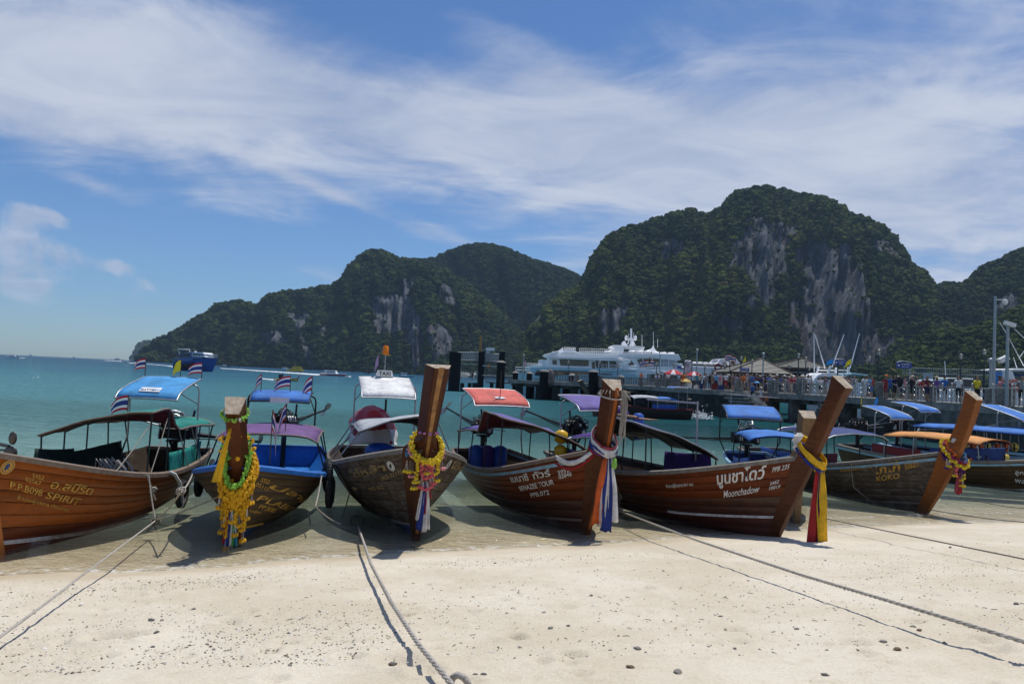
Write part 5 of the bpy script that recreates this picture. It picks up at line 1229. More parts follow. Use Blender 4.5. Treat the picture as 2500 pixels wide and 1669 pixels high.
def tassel(parent, p, kind, L=.22, r=.055):
    """beaded threads ending in a cluster of heads"""
    mb = MB(); p = Vector(p)
    for k in range(3):
        q = k * 2.1 + rng.uniform(0, 1); e = p + Vector((math.cos(q) * r * .8, math.sin(q) * r * .8, -L))
        for i in range(7): mb.ball(p.lerp(e, (i + .5) / 7), .012, 5, 3)
    o = mb.build('bead_strings', [WHITEB if rng.random() < .6 else GREYB], parent); o['kind'] = 'stuff'
    mb = MB()
    for k in range(5):
        q = k * 1.256; mb.ball(p + Vector((math.cos(q) * r * 1.1, math.sin(q) * r * 1.1, -L - .02 + .012 * (k % 2))), r * .72, 7, 4, 0, .2, smooth=False)
    mb.build('tassel_heads', [FLM[kind]], parent)
WHITEB = mat('white_beads', (.72, .70, .66), .4); GREYB = mat('grey_beads', (.30, .28, .27), .5)
def strand(parent, pts, kind, r, n=3, step=None, name='flower_strand'):
    mb = MB(); add_blooms(mb, path(pts, step or r * 1.05), r, n=n); o = mb.build(name, [FLM[kind]], parent); o['kind'] = 'stuff'; return o
def ribbon_bundle(parent, top, items, width=.06, thick=.004, name='ribbon'):
    """hanging cloth tails: (dy, dx, length, material, width)"""
    for dx, dy, L, m_, w in items:
        rows = []
        for i in range(13):
            u = i / 12; row = []
            for j in range(5):
                q = -1 + j / 2; wv = math.sin(u * 5 + j * 1.3 + dy * 40) * .014 + math.sin(j * 2.4 + dy * 60) * .022 * (1 - u * .3)
                row.append(Vector(top) + Vector((dx * (.3 + .7 * u) + wv + .01 * j, dy * (.35 + .65 * u) + q * w * (.35 + .65 * min(1, u * 2.2)) / 2, -L * u)))
            rows.append(row)
        # frayed end
        rows[-1] = [p + Vector((0, 0, rng.uniform(-.03, .03))) for p in rows[-1]]
        MB().sheet(rows, 0, True, thick).build(name, [m_], parent, fix=True)
RB = {k: cloth('ribbon_' + k, c, transl=.3) for k, c in {'blue': (.02, .045, .26), 'white': (.74, .73, .72), 'red': (.42, .018, .022), 'orange': (.72, .14, .025), 'yellow': (.80, .50, .015), 'green': (.12, .46, .10), 'teal': (.02, .25, .36), 'pinkish': (.40, .06, .09), 'lime': (.3, .62, .1)}.items()}
def stem_ring(h, z, rx, ry, tilt, n, phase=0.0, dx=0.0, sagz=0.0):
    """points of a wreath around the stem at height z (boat coordinates), sagging forward"""
    xc = h.stem(z) + .05 - .17; out = []
    for i in range(n):
        q = 2 * math.pi * i / n + phase; out.append(Vector((xc + dx + rx * math.cos(q), ry * math.sin(q), z - tilt * math.cos(q) - sagz * max(0, math.cos(q)) ** 2)))
    return out
# boat 2: lime wreath at the head, marigold wreaths on the shoulders
g2 = empty('garland', (0, 0, 0), 0, 'thick marigold and lime flower garland with tassels on the blue-rimmed boat', 'garland'); SC = lambda h, c, s_: h.M @ Matrix.Translation(c) @ Matrix.Diagonal((*s_, 1)) @ Matrix.Translation(-c); g2.matrix_world = SC(h2, Vector((h2.stem(1.2), 0, 1.2)), (.9, .70, 1))
for i, p in enumerate(stem_ring(h2, 2.21, .25, .29, .10, 24)): put_flower(g2, p, .052 * rng.uniform(.9, 1.15), 'whitef' if i in (2, 17, 7) else 'lime')
for p in stem_ring(h2, 1.75, .28, .37, -.1, 11, .3): put_flower(g2, p, .05, 'marigold')
mb_pts = stem_ring(h2, 1.42, .30, .26, .42, 26)
strand(g2, mb_pts + [mb_pts[0]], 'lime', .052, 5)
for i, p in enumerate(stem_ring(h2, 1.58, .30, .38, .12, 12, .2)): put_flower(g2, p, .055, 'lime' if i % 3 else 'marigold')
for z, rx, ry, sz, k in ((1.30, .34, .36, .40, 0), (1.20, .38, .42, .44, 1), (1.12, .36, .36, .5, 2)):
    pp = stem_ring(h2, z, rx, ry, .30, 30, sagz=.12); strand(g2, pp + [pp[0]], 'marigold', .060, 8)
for y, L in ((-.36, .30), (-.27, .72), (-.19, .60), (-.10, .34), (-.03, .52), (.06, .74), (.13, .62), (.20, .70), (.28, .54), (.36, .30), (-.15, .95), (.23, .85)):
    x = h2.stem(.95) + .28 - abs(y) * .5; zt = .95 - rng.uniform(0, .1)
    strand(g2, [(x, y, zt + .1), (x + .02, y, zt - L + .25)], 'marigold', .046, 5); tassel(g2, (x + .02, y, zt - L + .24), 'marigold', .17, .05)
o = MB(); 
rows = [[Vector((h2.stem(2.0) + .16 + .02 * math.sin(j * 2), -.06 - .24 * u * 1.0 + (j - 2) * (.014 + .036 * u), 1.98 - .85 * u)) for j in range(5)] for u in np.linspace(0, 1, 12)]
MB().sheet(rows, 0, True, .01).build('tassel', [RB['yellow']], g2, fix=True)
ribbon_bundle(g2, (h2.stem(.8) + .30, -.04, .85), [(.0, -.16, .80, RB['red'], .06), (.0, -.10, .86, RB['blue'], .11), (.0, .0, .86, RB['white'], .06), (.0, .05, .84, RB['green'], .06), (.0, .12, .84, RB['teal'], .10)])
# boat 3
g3 = empty('garland', (0, 0, 0), 0, 'yellow and pink flower garland with white beaded tassels on the grey TAXI boat', 'garland'); g3.matrix_world = SC(h3, Vector((h3.stem(1.6) + .05, 0, 1.68)), (.74, .68, .70))
pp = stem_ring(h3, 1.72, .40, .40, .34, 34); strand(g3, pp + [pp[0]], 'yellow', .062, 4); pp = stem_ring(h3, 1.64, .42, .41, .33, 34); strand(g3, pp[:20] + pp[20:], 'yellow', .06, 4)
pp = stem_ring(h3, 1.62, .38, .45, .30, 30); strand(g3, pp[5:12], 'blushpink', .055, 3); strand(g3, pp[18:26], 'blushpink', .055, 3); strand(g3, [p + Vector((0, -.05, -.12)) for p in pp[20:24]], 'sky', .05, 3)
x3 = h3.stem(1.2) + .36
for p in stem_ring(h3, 2.05, .2, .24, 0, 10): put_flower(g3, p, .05, 'lilac')
for y in (-.14, .0, .12): strand(g3, [(x3, y, 1.34), (x3, y * .9, 1.02)], 'pink', .06, 4)
strand(g3, [(x3, -.26, 1.36), (x3, -.28, .92)], 'yellow', .055, 3); strand(g3, [(x3 - .05, .30, 1.36), (x3 - .05, .30, 1.08)], 'yellow', .055, 3)
for y, z, k, L in ((0, 1.28, 'yellow', .22), (.2, 1.30, 'yellow', .26), (-.42, 1.35, 'yellow', .28), (-.50, 1.34, 'yellow', .26), (-.36, 1.30, 'blushpink', .34), (.42, 1.42, 'blushpink', .26), (.28, 1.12, 'yellow', .26), (-.3, .92, 'yellow', .26), (-.12, .95, 'pink', .24), (.0, .94, 'pink', .28), (.10, .95, 'pink', .24), (.18, .98, 'pink', .18), (.12, 1.12, 'pink', .14), (-.02, 1.08, 'pink', .14), (-.26, 1.02, 'yellow', .2)): tassel(g3, (x3 - abs(y) * .4, y, z), k, L, .062)
ribbon_bundle(g3, (x3 - .02, 0, .82), [(-.02, -.20, .95, RB['white'], .08), (.0, -.14, 1.2, RB['blue'], .15), (.01, -.02, .8, RB['red'], .06), (.02, .0, 1.25, RB['white'], .12), (.0, .10, 1.18, RB['white'], .09), (.0, .06, 1.12, RB['white'], .08), (.0, .12, .4, RB['red'], .06)])
# boat 4: knotted sash
g4 = empty('sash', (0, 0, 0), 0, 'white, red, blue and orange sash knotted round the bow between two red-brown boats', 'sash'); g4.matrix_world = h4.M
def wrap(parent, h, z, rx, ry, tilt, m_, w=.10, n=26):
    pp = stem_ring(h, z, rx, ry, tilt, n); rows = []
    for i in range(n + 1):
        p = pp[i % n]; rows.append([p + Vector((0, 0, (j - 1.5) * w / 3 + .012 * math.sin(i * 1.7 + j))) + (p - Vector((h.stem(z) - .12, 0, p.z))).normalized() * (.012 * math.cos(j * 2.1 + i * .6)) for j in range(4)])
    MB().sheet(rows, 0, True, .006).build('cloth_wrap', [m_], parent, fix=True)
wrap(g4, h4, 1.82, .27, .25, .22, RB['white'], .15); wrap(g4, h4, 1.90, .25, .24, .20, RB['pinkish'], .05); wrap(g4, h4, 1.74, .28, .27, .16, RB['blue'], .12); wrap(g4, h4, 1.66, .29, .28, .10, RB['red'], .06)
rows = [[h4.p(.10 - .085 * u, 1, -1, .06) + Vector((.05 * u, -.01, .05 - .18 * math.sin(math.pi * u) + (j - 1) * .05)) for j in range(3)] for u in np.linspace(0, 1, 14)]
MB().sheet(rows, 0, True, .008).build('draped_sash', [RB['white']], g4, fix=True); rows = [[p + Vector((.012, -.012, -.085)) for p in r[:2]] for r in rows]; MB().sheet(rows, 0, True, .008).build('draped_sash', [RB['red']], g4, fix=True)
xk = h4.stem(1.5) + .16; MB().ball((xk, .0, 1.56), .085, 9, 6, 0, .2).build('sash_knot', [RB['orange']], g4); MB().ball((xk + .02, .10, 1.42), .09, 9, 6, 0, .25, (1, .8, 1.3)).build('sash_knot', [RB['lime']], g4)
ribbon_bundle(g4, (xk + .02, 0, 1.52), [(.0, -.22, 1.25, RB['orange'], .16), (.02, -.12, 1.30, RB['white'], .14), (.05, -.03, 1.38, RB['blue'], .20), (.04, .13, 1.22, RB['white'], .20)])
# frayed white rope at the head of boat 4
mb = MB()
for k in range(46):
    s_ = rng.uniform(.12, .2); z = h4.zt - rng.uniform(.02, .14); x = h4.stem(z) + .06 - rng.uniform(0, .1); L = rng.uniform(.5, 1.0); mb.tube([(x, s_, z), (x + .03, s_ + .03 + rng.uniform(-.02, .02), z - L * .5), (x + rng.uniform(-.04, .04), s_ + rng.uniform(-.03, .05), z - L)], .005, 4)
for k in range(30):
    q = rng.uniform(0, 6.28); a = Vector((h4.stem(h4.zt) - .12 + .22 * math.cos(q), .23 * math.sin(q), h4.zt - .05)); mb.tube([a, a + Vector((.06 * math.cos(q) + .05, .10 * math.sin(q), -.1 + rng.uniform(-.1, .1)))], .004, 4)
for pp in (stem_ring(h4, h4.zt - .16, .22, .24, .06, 20),): mb.tube(pp, .016, 6, closed=True, cap=False)
o = mb.build('frayed_rope', [ROPE]); o.matrix_world = h4.M; tag(o, 'frayed white rope fringe hanging from the head of the red-brown bow post', 'rope')
# boat 5 sash
g5 = empty('sash', (0, 0, 0), 0, 'yellow, red and blue cloth sash hanging from the bow of the boat on the sand', 'sash'); g5.matrix_world = h5.M
wrap(g5, h5, 1.80, .31, .18, .24, RB['yellow'], .14); wrap(g5, h5, 1.70, .31, .19, .24, RB['blue'], .06)
xk = h5.stem(1.5) + .22; MB().ball((xk, .0, 1.50), .09, 9, 6, 0, .2).build('sash_knot', [RB['yellow']], g5)
ribbon_bundle(g5, (xk, .0, 1.50), [(.0, -.16, 1.42, RB['red'], .20), (.02, -.05, 1.50, RB['blue'], .07), (.10, .02, .80, RB['yellow'], .16), (.07, .05, 1.38, RB['yellow'], .22)])
put_flower(g5, (h5.stem(1.95) - .42, -.12, 2.02), .13, 'whitef', (0, -1, .5)); put_flower(g5, (h5.stem(1.95) - .45, -.1, 1.88), .11, 'whitef', (0, -1, .2))
# boat 6 garland
g6 = empty('garland', (0, 0, 0), 0, 'yellow, violet and blue flower garland with dark red tassel on the gold-lettered grey boat', 'garland'); g6.matrix_world = SC(h6, Vector((h6.stem(1.5), 0, 1.6)), (.72, .66, .74))
def ring6(z, rx, ry, ti): 
    pp = stem_ring(h6, z, rx, ry, ti, 30, dx=-.05); return pp + [pp[0]]
strand(g6, ring6(1.55, .46, .38, .42), 'yellow', .075, 4); strand(g6, ring6(1.60, .40, .33, .32), 'magenta', .055, 4); strand(g6, ring6(1.70, .36, .29, .30)[14:26], 'orange', .055, 4); strand(g6, ring6(1.64, .38, .30, .36)[:8], 'sky', .055, 4); strand(g6, ring6(1.62, .42, .32, .38)[24:], 'redf', .05, 4); strand(g6, ring6(1.42, .42, .40, .30)[16:28], 'deepviolet', .07, 4)
x6 = h6.stem(1.1) + .36
strand(g6, [(x6, -.2, 1.16), (x6, -.2, .92)], 'pink', .06, 4); strand(g6, [(x6, .0, 1.14), (x6, .0, .86)], 'deepviolet', .06, 4); strand(g6, [(x6, .14, 1.1), (x6, .14, .86)], 'deepviolet', .05, 3)
for y, z, k, L in ((-.42, 1.36, 'yellow', .22), (-.5, 1.38, 'deepviolet', .3), (-.2, .94, 'yellow', .1), (.0, .9, 'yellow', .2), (.14, 1.08, 'yellow', .2), (.15, .86, 'yellow', .1), (.02, .78, 'yellow', .26), (.16, .72, 'yellow', .24)): tassel(g6, (x6 - abs(y) * .3, y, z), k, L, .06)
put_flower(g6, (h6.stem(1.95) - .40, -.2, 2.0), .10, 'yellow', (0, -1, .5)); put_flower(g6, (h6.stem(1.95) - .2, -.2, 2.02), .12, 'whitef', (0, -1, .5))
ribbon_bundle(g6, (x6 - .02, -.08, .86), [(0, -.12, .60, RB['pinkish'], .09), (0, -.05, .66, RB['red'], .10), (0, .02, .66, RB['pinkish'], .10), (0, .10, .62, RB['red'], .09)])
# pink flowers on the bow at the left edge, and the propellers poking in beside it
o = MB(); add_blooms(o, path([h1.W(h1.stem(1.5) + .2, .15, 1.75), h1.W(h1.stem(1.3) + .2, .25, 1.45)], .05), .07, n=5); tag(o.build('garland', [FLM['lilac']]), 'pink and white flower bunch on the bow at the left picture edge', 'garland')
b = at(30, 1085, 13.5); MB2 = MB(); MB2.tube([b + Vector((-1.6, .5, .1)), b + Vector((-.05, 0, -.03))], .03, 7).tube([b + Vector((-1.6, .5, -.15)), b + Vector((-.1, 0, -.1))], .02, 6)
MB2.ball(b + Vector((0, 0, .11)), .10, 12, 8, 0, 0, (.75, .3, 1.15)); MB2.ball(b + Vector((-.02, 0, -.13)), .11, 12, 8, 0, 0, (1.1, .3, .95)); tag(MB2.build('propeller_shaft', [mat('dark_bronze', (.10, .09, .08), .4, .6)], fix=True), 'dark tail shaft with propeller poking in at the left picture edge', 'propeller')
# tall props, life jackets, inflatables
def life_jackets(h, t0, t1, side, z, n, label):
    for k in range(n):
        t = t0 + (t1 - t0) * k / max(1, n - 1); p = h.p(t, 1, side, -.12); o = MB()
        c = Vector((p.x, p.y, p.z + z))
        o.ball(c, .16, 8, 5, 0, .2, (.8, .45, 1.1)); o.box(c + Vector((0, side * .07, 0)), (.05, .02, .3), None, 1); o.box(c + Vector((0, side * .07, -.05)), (.22, .02, .03), None, 1)
        ob = o.build('life_jacket', [mat('orange_life_jacket', (.70, .13, .02), .8, scale=8, bump=.3) if k % 3 else mat('yellow_life_jacket', (.62, .46, .10), .8, scale=8), BLACK]); ob.matrix_world = h.M
        tag(ob, label, 'life jacket', 'life jackets stowed in the moored boats')
life_jackets(H_[9], .34, .62, -1, .35, 9, 'orange or pale life jacket piled under the long blue canopy')
life_jackets(H_[8], .24, .42, -1, .02, 4, 'life jacket slung on the rim of the orange-canopied boat')
for c, col, lab in (((-6.3, .55, 1.95), 'deep_purple', 'purple inflatable ring on a pole behind the red-brown bow post'), ((-6.1, 1.0, 1.75), 'royal', 'blue plastic float hanging behind the red-brown bow post')):
    o = MB()
    if col == 'deep_purple': o.tube([Vector(c) + Vector((0, math.cos(q) * .20, math.sin(q) * .24)) for q in np.linspace(0, 6.28, 20)[:-1]], .09, 9, closed=True, cap=False)
    else: o.tube([Vector(c) + Vector((0, 0, q)) for q in (-.36, -.3, .3, .36)], [.08, .15, .15, .08], 12)
    ob = o.build('float', [CL[col] if col != 'royal' else CL['royal']]); ob.matrix_world = h5.M; tag(ob, lab, 'float')
for k, (x, y, z) in enumerate(((-6.0, -.15, 1.92), (-5.9, -.3, 1.84), (-5.3, -.3, 1.45))):
    o = MB().ball((x, y, z), .07, 10, 7).build('net_float', [FLM['pink']]); o.matrix_world = h5.M; tag(o, 'small pink net float hanging left of the red-brown bow post', 'float', 'pink net floats')
# a pole with a cross-bar above the dark purple canopy
o = MB().tube([h5.W((-3.6, .95, 1.1)), h5.W((-3.6, .95, 2.55))], .022, 7).tube([h5.W((-3.6, .95, 2.5)), h5.W((-5.6, .9, 2.5))], .022, 7).build('pole_frame', [GALV]); tag(o, 'bare metal pole and cross-bar above the dark purple canopy', 'pole')
# splash behind the boat under way
def foam_mat():
    if 'foam' in MATS: return MATS['foam']
    MATS['foam'] = mat('white_foam', (.80, .82, .83), .7, scale=3, var=.06); return MATS['foam']
mb = MB(); c = H_[11].W(-9.2, 0, .1)
for k in range(420):
    q = rng.gauss(0, 1); p = c + Vector((rng.gauss(.3, .55), rng.gauss(0, .3), abs(rng.gauss(0, .28)))); mb.ball(p, rng.uniform(.02, .06), 5, 3, 0, .3, (1.3, 1, .8), False)
tag(mb.build('propeller_splash', [foam_mat()]), 'white water thrown up behind the boat passing the pier', 'splash', kind='stuff')
# ------------------------------------------------------------------ pier
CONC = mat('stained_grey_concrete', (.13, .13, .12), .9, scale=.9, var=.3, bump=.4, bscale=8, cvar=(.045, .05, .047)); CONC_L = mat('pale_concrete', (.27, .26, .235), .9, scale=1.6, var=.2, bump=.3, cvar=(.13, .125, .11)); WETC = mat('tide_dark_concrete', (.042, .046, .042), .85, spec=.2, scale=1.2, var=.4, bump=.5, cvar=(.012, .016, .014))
PILE = mat('tarred_pile', (.010, .010, .011), .85, spec=.15, scale=5, var=.4); LAMPB = mat('black_lamp_paint', (.014, .014, .016), .4, scale=5); RAILS = mat('stainless_rail', (.36, .37, .38), .3, .85, scale=8); BALUS = mat('pink_grey_baluster_concrete', (.26, .215, .19), .9, scale=3, var=.3); GREYP = mat('grey_pole_paint', (.30, .34, .37), .45, .3, scale=5)
DZ = 2.62
EDGE_PX = [(1240, 113), (1327, 110), (1446, 105), (1590, 95), (1640, 86), (1700, 82), (1830, 76), (1960, 70), (2100, 60), (2200, 56), (2340, 49), (2500, 43), (2720, 36.5), (3000, 31)]
def deck(px, Y):           # point on the deck level above image column px at distance Y
    p = at(px, 950, Y); p = at(px + (p.z - DZ) * ROLL * FPX / Y, 950, Y); return Vector((p.x, p.y, DZ))
EDGE = [deck(px, Y) for px, Y in EDGE_PX]
def edge_at(px): 
    xs = [a for a, _ in EDGE_PX]; return deck(px, float(np.interp(px, xs, [b for _, b in EDGE_PX])))
BACK = []
for i, p in enumerate(EDGE):
    t = (EDGE[min(i + 1, len(EDGE) - 1)] - EDGE[max(i - 1, 0)]).normalized(); n = Vector((-t.y, t.x, 0));
    if n.x + n.y * .6 < 0: n = -n
    w = 8.0 if i < 8 else 5.2; BACK.append(p + n * w)
pier = empty('pier', EDGE[6], 0, 'long grey concrete pier with steps, crowded with people, behind the boats', 'pier')
def loc(o): o.location = -pier.location; return o
mb = MB(); k = len(EDGE); 
vs = [p for p in EDGE] + [p for p in BACK]; vs += [v - Vector((0, 0, .5)) for v in vs[:2 * k]]
fs = []
for i in range(k - 1): fs += [(i, i + 1, k + i + 1, k + i), (2 * k + i + 1, 2 * k + i, 3 * k + i, 3 * k + i + 1), (2 * k + i, 2 * k + i + 1, i + 1, i), (k + i, k + i + 1, 3 * k + i + 1, 3 * k + i)]
fs += [(0, k, 3 * k, 2 * k), (k - 1, 3 * k - 1, 4 * k - 1, 2 * k - 1)]
mb.add(vs, fs); loc(mb.build('deck', [CONC_L], pier, fix=True))
def wall_run(i0, i1, z0, z1, inset, m_, name, seg=2.2):
    """retaining wall under the edge, cast in bays with open joints"""
    pts = []
    for i in range(i0, i1):
        a, b = EDGE[i], EDGE[i + 1]; n = max(1, int((b - a).length / seg)); pts += [a.lerp(b, j / n) for j in range(n)]
    pts.append(EDGE[i1])
    for a, b in zip(pts[:-1], pts[1:]):
        t = (b - a).normalized(); n = Vector((-t.y, t.x, 0)); n = n if n.x + n.y * .6 > 0 else -n
        q = a + t * .03; r = b - t * .03; w = Vector((0, 0, 1)); d = n * (inset + rng.uniform(0, .04)); e = n * .5
        V = [q + d, r + d, r + d + e, q + d + e]; zz = [z0, z1]
        loc(MB().add([Vector((v.x, v.y, z)) for z in zz for v in V], [(0, 1, 5, 4), (1, 2, 6, 5), (2, 3, 7, 6), (3, 0, 4, 7), (4, 5, 6, 7), (3, 2, 1, 0)]).build(name, [m_], pier, fix=True))
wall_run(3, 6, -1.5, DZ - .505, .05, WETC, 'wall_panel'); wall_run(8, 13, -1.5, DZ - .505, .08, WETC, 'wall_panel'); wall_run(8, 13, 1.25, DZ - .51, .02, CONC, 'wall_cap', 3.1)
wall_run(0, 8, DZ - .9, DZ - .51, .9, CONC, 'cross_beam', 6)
# column groups under the open parts
for px in (1262, 1312, 1352, 1396, 1432, 1478, 1520, 1560, 1868, 1935, 2010, 2060):
    p = edge_at(px); n = Vector((.5, .85, 0))
    for d in (.8, 4.2):
        c = p + n * d; w = 1.1 if px < 1600 else .8
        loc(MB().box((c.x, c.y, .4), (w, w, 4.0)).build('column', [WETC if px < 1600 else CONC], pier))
for px in (1222, 1327, 1446):                       # tall tarred fender piles
    p = edge_at(px) if px > 1240 else deck(1222, 116); c = p - Vector((0, 1.0, 0)); zt = {1222: 5.0, 1327: 3.9, 1446: 4.1}[px]
    loc(MB().tube([(c.x, c.y, -2), (c.x, c.y, zt)], .62, 12).build('fender_pile', [PILE], pier)); loc(MB().tube([(c.x, c.y, zt), (c.x, c.y, zt + .12), (c.x, c.y, zt + .3)], [.7, .66, .25], 12).build('pile_cap', [CONC_L], pier))
for px, Y in ((1292, 113), (1396, 109), (1515, 102), (1258, 116)):
    p = deck(px, Y); loc(MB().tube([(p.x, p.y, -2), (p.x, p.y, 3.6)], .42, 10).build('fender_pile', [PILE], pier)); loc(MB().tube([(p.x, p.y, 3.6), (p.x, p.y, 3.85)], [.5, .2], 10).build('pile_cap', [CONC_L], pier))
# concrete balustrade on the far part
def fence_run(px0, px1, stepm, fn):
    a = edge_at(px0); n = max(1, int(abs(px1 - px0) / 2)); P_ = [edge_at(px0 + (px1 - px0) * i / n) for i in range(n + 1)]
    L_ = [0]
    for q, r in zip(P_[:-1], P_[1:]): L_.append(L_[-1] + (r - q).length)
    m2 = max(1, round(L_[-1] / stepm))
    def at_(d):
        for i in range(n):
            if L_[i + 1] >= d - 1e-6: return P_[i].lerp(P_[i + 1], min(1, (d - L_[i]) / max(1e-6, L_[i + 1] - L_[i])))
        return P_[-1]
    for i in range(m2): fn(at_(L_[-1] * i / m2), at_(L_[-1] * (i + 1) / m2), i)
balus = empty('balustrade', EDGE[1], 0, 'weathered concrete balustrade along the far part of the pier', 'railing')
def bal(a, b, i):
    t = (b - a).normalized(); n = Vector((-t.y, t.x, 0)); a = a + n * .15; b = b + n * .15; rot = Matrix((t, n, Vector((0, 0, 1)))).transposed(); o = Vector(balus.location)
    MB().box(a - o + Vector((0, 0, .52)), (.42, .42, 1.04), rot).build('rail_post', [BALUS], balus); mid = (a + b) / 2 - o; L = (b - a).length - .42
    MB().box(mid + Vector((0, 0, .90)), (L, .24, .14), rot).build('top_rail', [BALUS], balus); MB().box(mid + Vector((0, 0, .10)), (L, .24, .12), rot).build('bottom_rail', [BALUS], balus)
    m_ = MB(); k = int(L / .42)
    for j in range(k): m_.tube([mid + t * (-L / 2 + L * (j + .5) / k) + Vector((0, 0, z)) for z in (.16, .4, .62, .83)], [.07, .11, .07, .07], 6)
    m_.build('balusters', [BALUS], balus)['kind'] = 'stuff'
fence_run(1346, 1600, 4.2, bal); fence_run(1604, 1660, 4.0, bal)
# steel railing with hoops on the near part
steel = empty('steel_railing', EDGE[8], 0, 'stainless steel railing with hooped panels along the near part of the pier', 'railing')
def srail(a, b, i):
    t = (b - a).normalized(); n = Vector((-t.y, t.x, 0)); n = n if n.x + n.y * .6 > 0 else -n; a = a + n * .25; b = b + n * .25; o = Vector(steel.location); a -= o; b -= o; L = (b - a).length
    MB().tube([a, a + Vector((0, 0, 1.15))], .045, 7).ball(a + Vector((0, 0, 1.2)), .075, 7, 5).build('rail_post', [RAILS], steel)
    m_ = MB(); m_.tube([a + Vector((0, 0, 1.0)), b + Vector((0, 0, 1.0))], .025, 5).tube([a + Vector((0, 0, .12)), b + Vector((0, 0, .12))], .022, 5)
    for s_ in (.12, .5):
        m_.tube([a.lerp(b, .5 - .44 * math.cos(q)) + Vector((0, 0, s_ + .36 * math.sin(q))) for q in np.linspace(0, math.pi, 9)], .022, 5)
    for u in (.33, .67): m_.tube([a.lerp(b, u) + Vector((0, 0, .12)), a.lerp(b, u) + Vector((0, 0, 1.0))], .018, 5)
    m_.build('railing_panel', [RAILS], steel)['kind'] = 'stuff'
for a, b in ((1886, 1938), (1952, 2120), (2150, 2250), (2268, 2392), (2412, 2418), (2458, 2760)): fence_run(a, b, 1.15, srail)
def block(px, w, hgt, label, m_=CONC_L, d=.5, back=.4, Y=None):
    p = edge_at(px); t = (edge_at(px + 8) - edge_at(px - 8)).normalized(); n = Vector((-t.y, t.x, 0)); n = n if n.x + n.y * .6 > 0 else -n; c = p + n * back
    f = Vector((c.x, c.y, 0)).normalized(); ax = Vector((f.y, -f.x, 0)); o = MB().box((0, 0, hgt / 2), (w, d, hgt), Matrix((ax, f, Vector((0, 0, 1)))).transposed()).build('concrete_pier_block', [m_]); o.location = c
    bv = o.modifiers.new('bevel', 'BEVEL'); bv.width = .04; bv.segments = 2; tag(o, label, 'block')
block(1797, .9, 1.3, 'concrete pillar at the head of the pier steps'); block(1880, 1.0, 1.25, 'concrete pillar right of the blue parasol'); block(1945, .7, 1.5, 'concrete pillar under the tall black lamp in the middle of the pier'); block(2140, .75, 1.25, 'pale concrete block under the tallest black lamp, left of the big backpack')
block(2258, .62, 1.05, 'pale concrete block with a person leaning on it, left of the woman in white'); block(2402, .60, 1.0, 'narrow concrete block right of the woman in yellow'); block(2437, .92, 1.05, 'wide concrete block between the two grey camera poles')
# steps down to the water, and the second flight facing them
steps = empty('pier_steps', edge_at(1765), 0, 'concrete steps going down the pier wall to the water', 'steps'); so = Vector(steps.location)
for i in range(10):
    z = DZ - .30 * (i + 1); a = edge_at(1762 + 11.5 * i); b = edge_at(1822 + 10.5 * i); f = Vector((-.35, -.94, 0))
    V = [a, b, b + f * 2.6, a + f * 2.6]
    MB().add([Vector((v.x, v.y, zz)) - so for zz in (z - .20, z) for v in V], [(0, 1, 5, 4), (1, 2, 6, 5), (2, 3, 7, 6), (3, 0, 4, 7), (4, 5, 6, 7), (3, 2, 1, 0)]).build('step', [CONC_L], steps, fix=True)
    V = [a + f * .2, b + f * .2, b + f * 2.4, a + f * 2.4]
    MB().add([Vector((v.x, v.y, zz)) - so for zz in (-1.0 - .01 * i, z - .205) for v in V], [(0, 1, 5, 4), (1, 2, 6, 5), (2, 3, 7, 6), (3, 0, 4, 7), (4, 5, 6, 7), (3, 2, 1, 0)]).build('stringer', [WETC], steps, fix=True)
q_ = [edge_at(1800) + Vector((-.3, -2.3, -.02)), edge_at(1826) + Vector((-.2, -2.0, -.02)), edge_at(1900) + Vector((-.2, -2.2, -2.3)), edge_at(1874) + Vector((-.2, -2.6, -2.3))]
MB().add([v - so for v in q_] + [v - so - Vector((0, 0, .3)) for v in q_], [(0, 1, 2, 3), (7, 6, 5, 4), (0, 4, 5, 1), (1, 5, 6, 2), (2, 6, 7, 3), (3, 7, 4, 0)]).build('ramp', [CONC_L], steps, fix=True)
steps2 = empty('pier_steps', edge_at(2000), 0, 'second flight of concrete steps right of the first, half hidden by the leaning bow post', 'steps'); so = Vector(steps2.location)
for i in range(6):
    z = .35 + .30 * i; a = edge_at(1958 + 9 * i); b = edge_at(2005 + 5 * i); f = Vector((-.35, -.94, 0)); V = [a, b, b + f * 2.2, a + f * 2.2]
    MB().add([Vector((v.x, v.y, zz)) - so for zz in (-1.0 + .003 * i, z) for v in V], [(0, 1, 5, 4), (1, 2, 6, 5), (2, 3, 7, 6), (3, 0, 4, 7), (4, 5, 6, 7), (3, 2, 1, 0)]).build('step', [CONC], steps2, fix=True)
p = edge_at(1850); tag(MB().tube([p + Vector((-3.2, -2.4, -1.3)), p + Vector((-3.2, -2.4, -.35)), p + Vector((2.2, -2.6, -.5)), p + Vector((2.3, -2.6, -1.6))], .05, 6).build('handrail', [GREYP]), 'bent grey handrail at the foot of the pier steps', 'handrail')

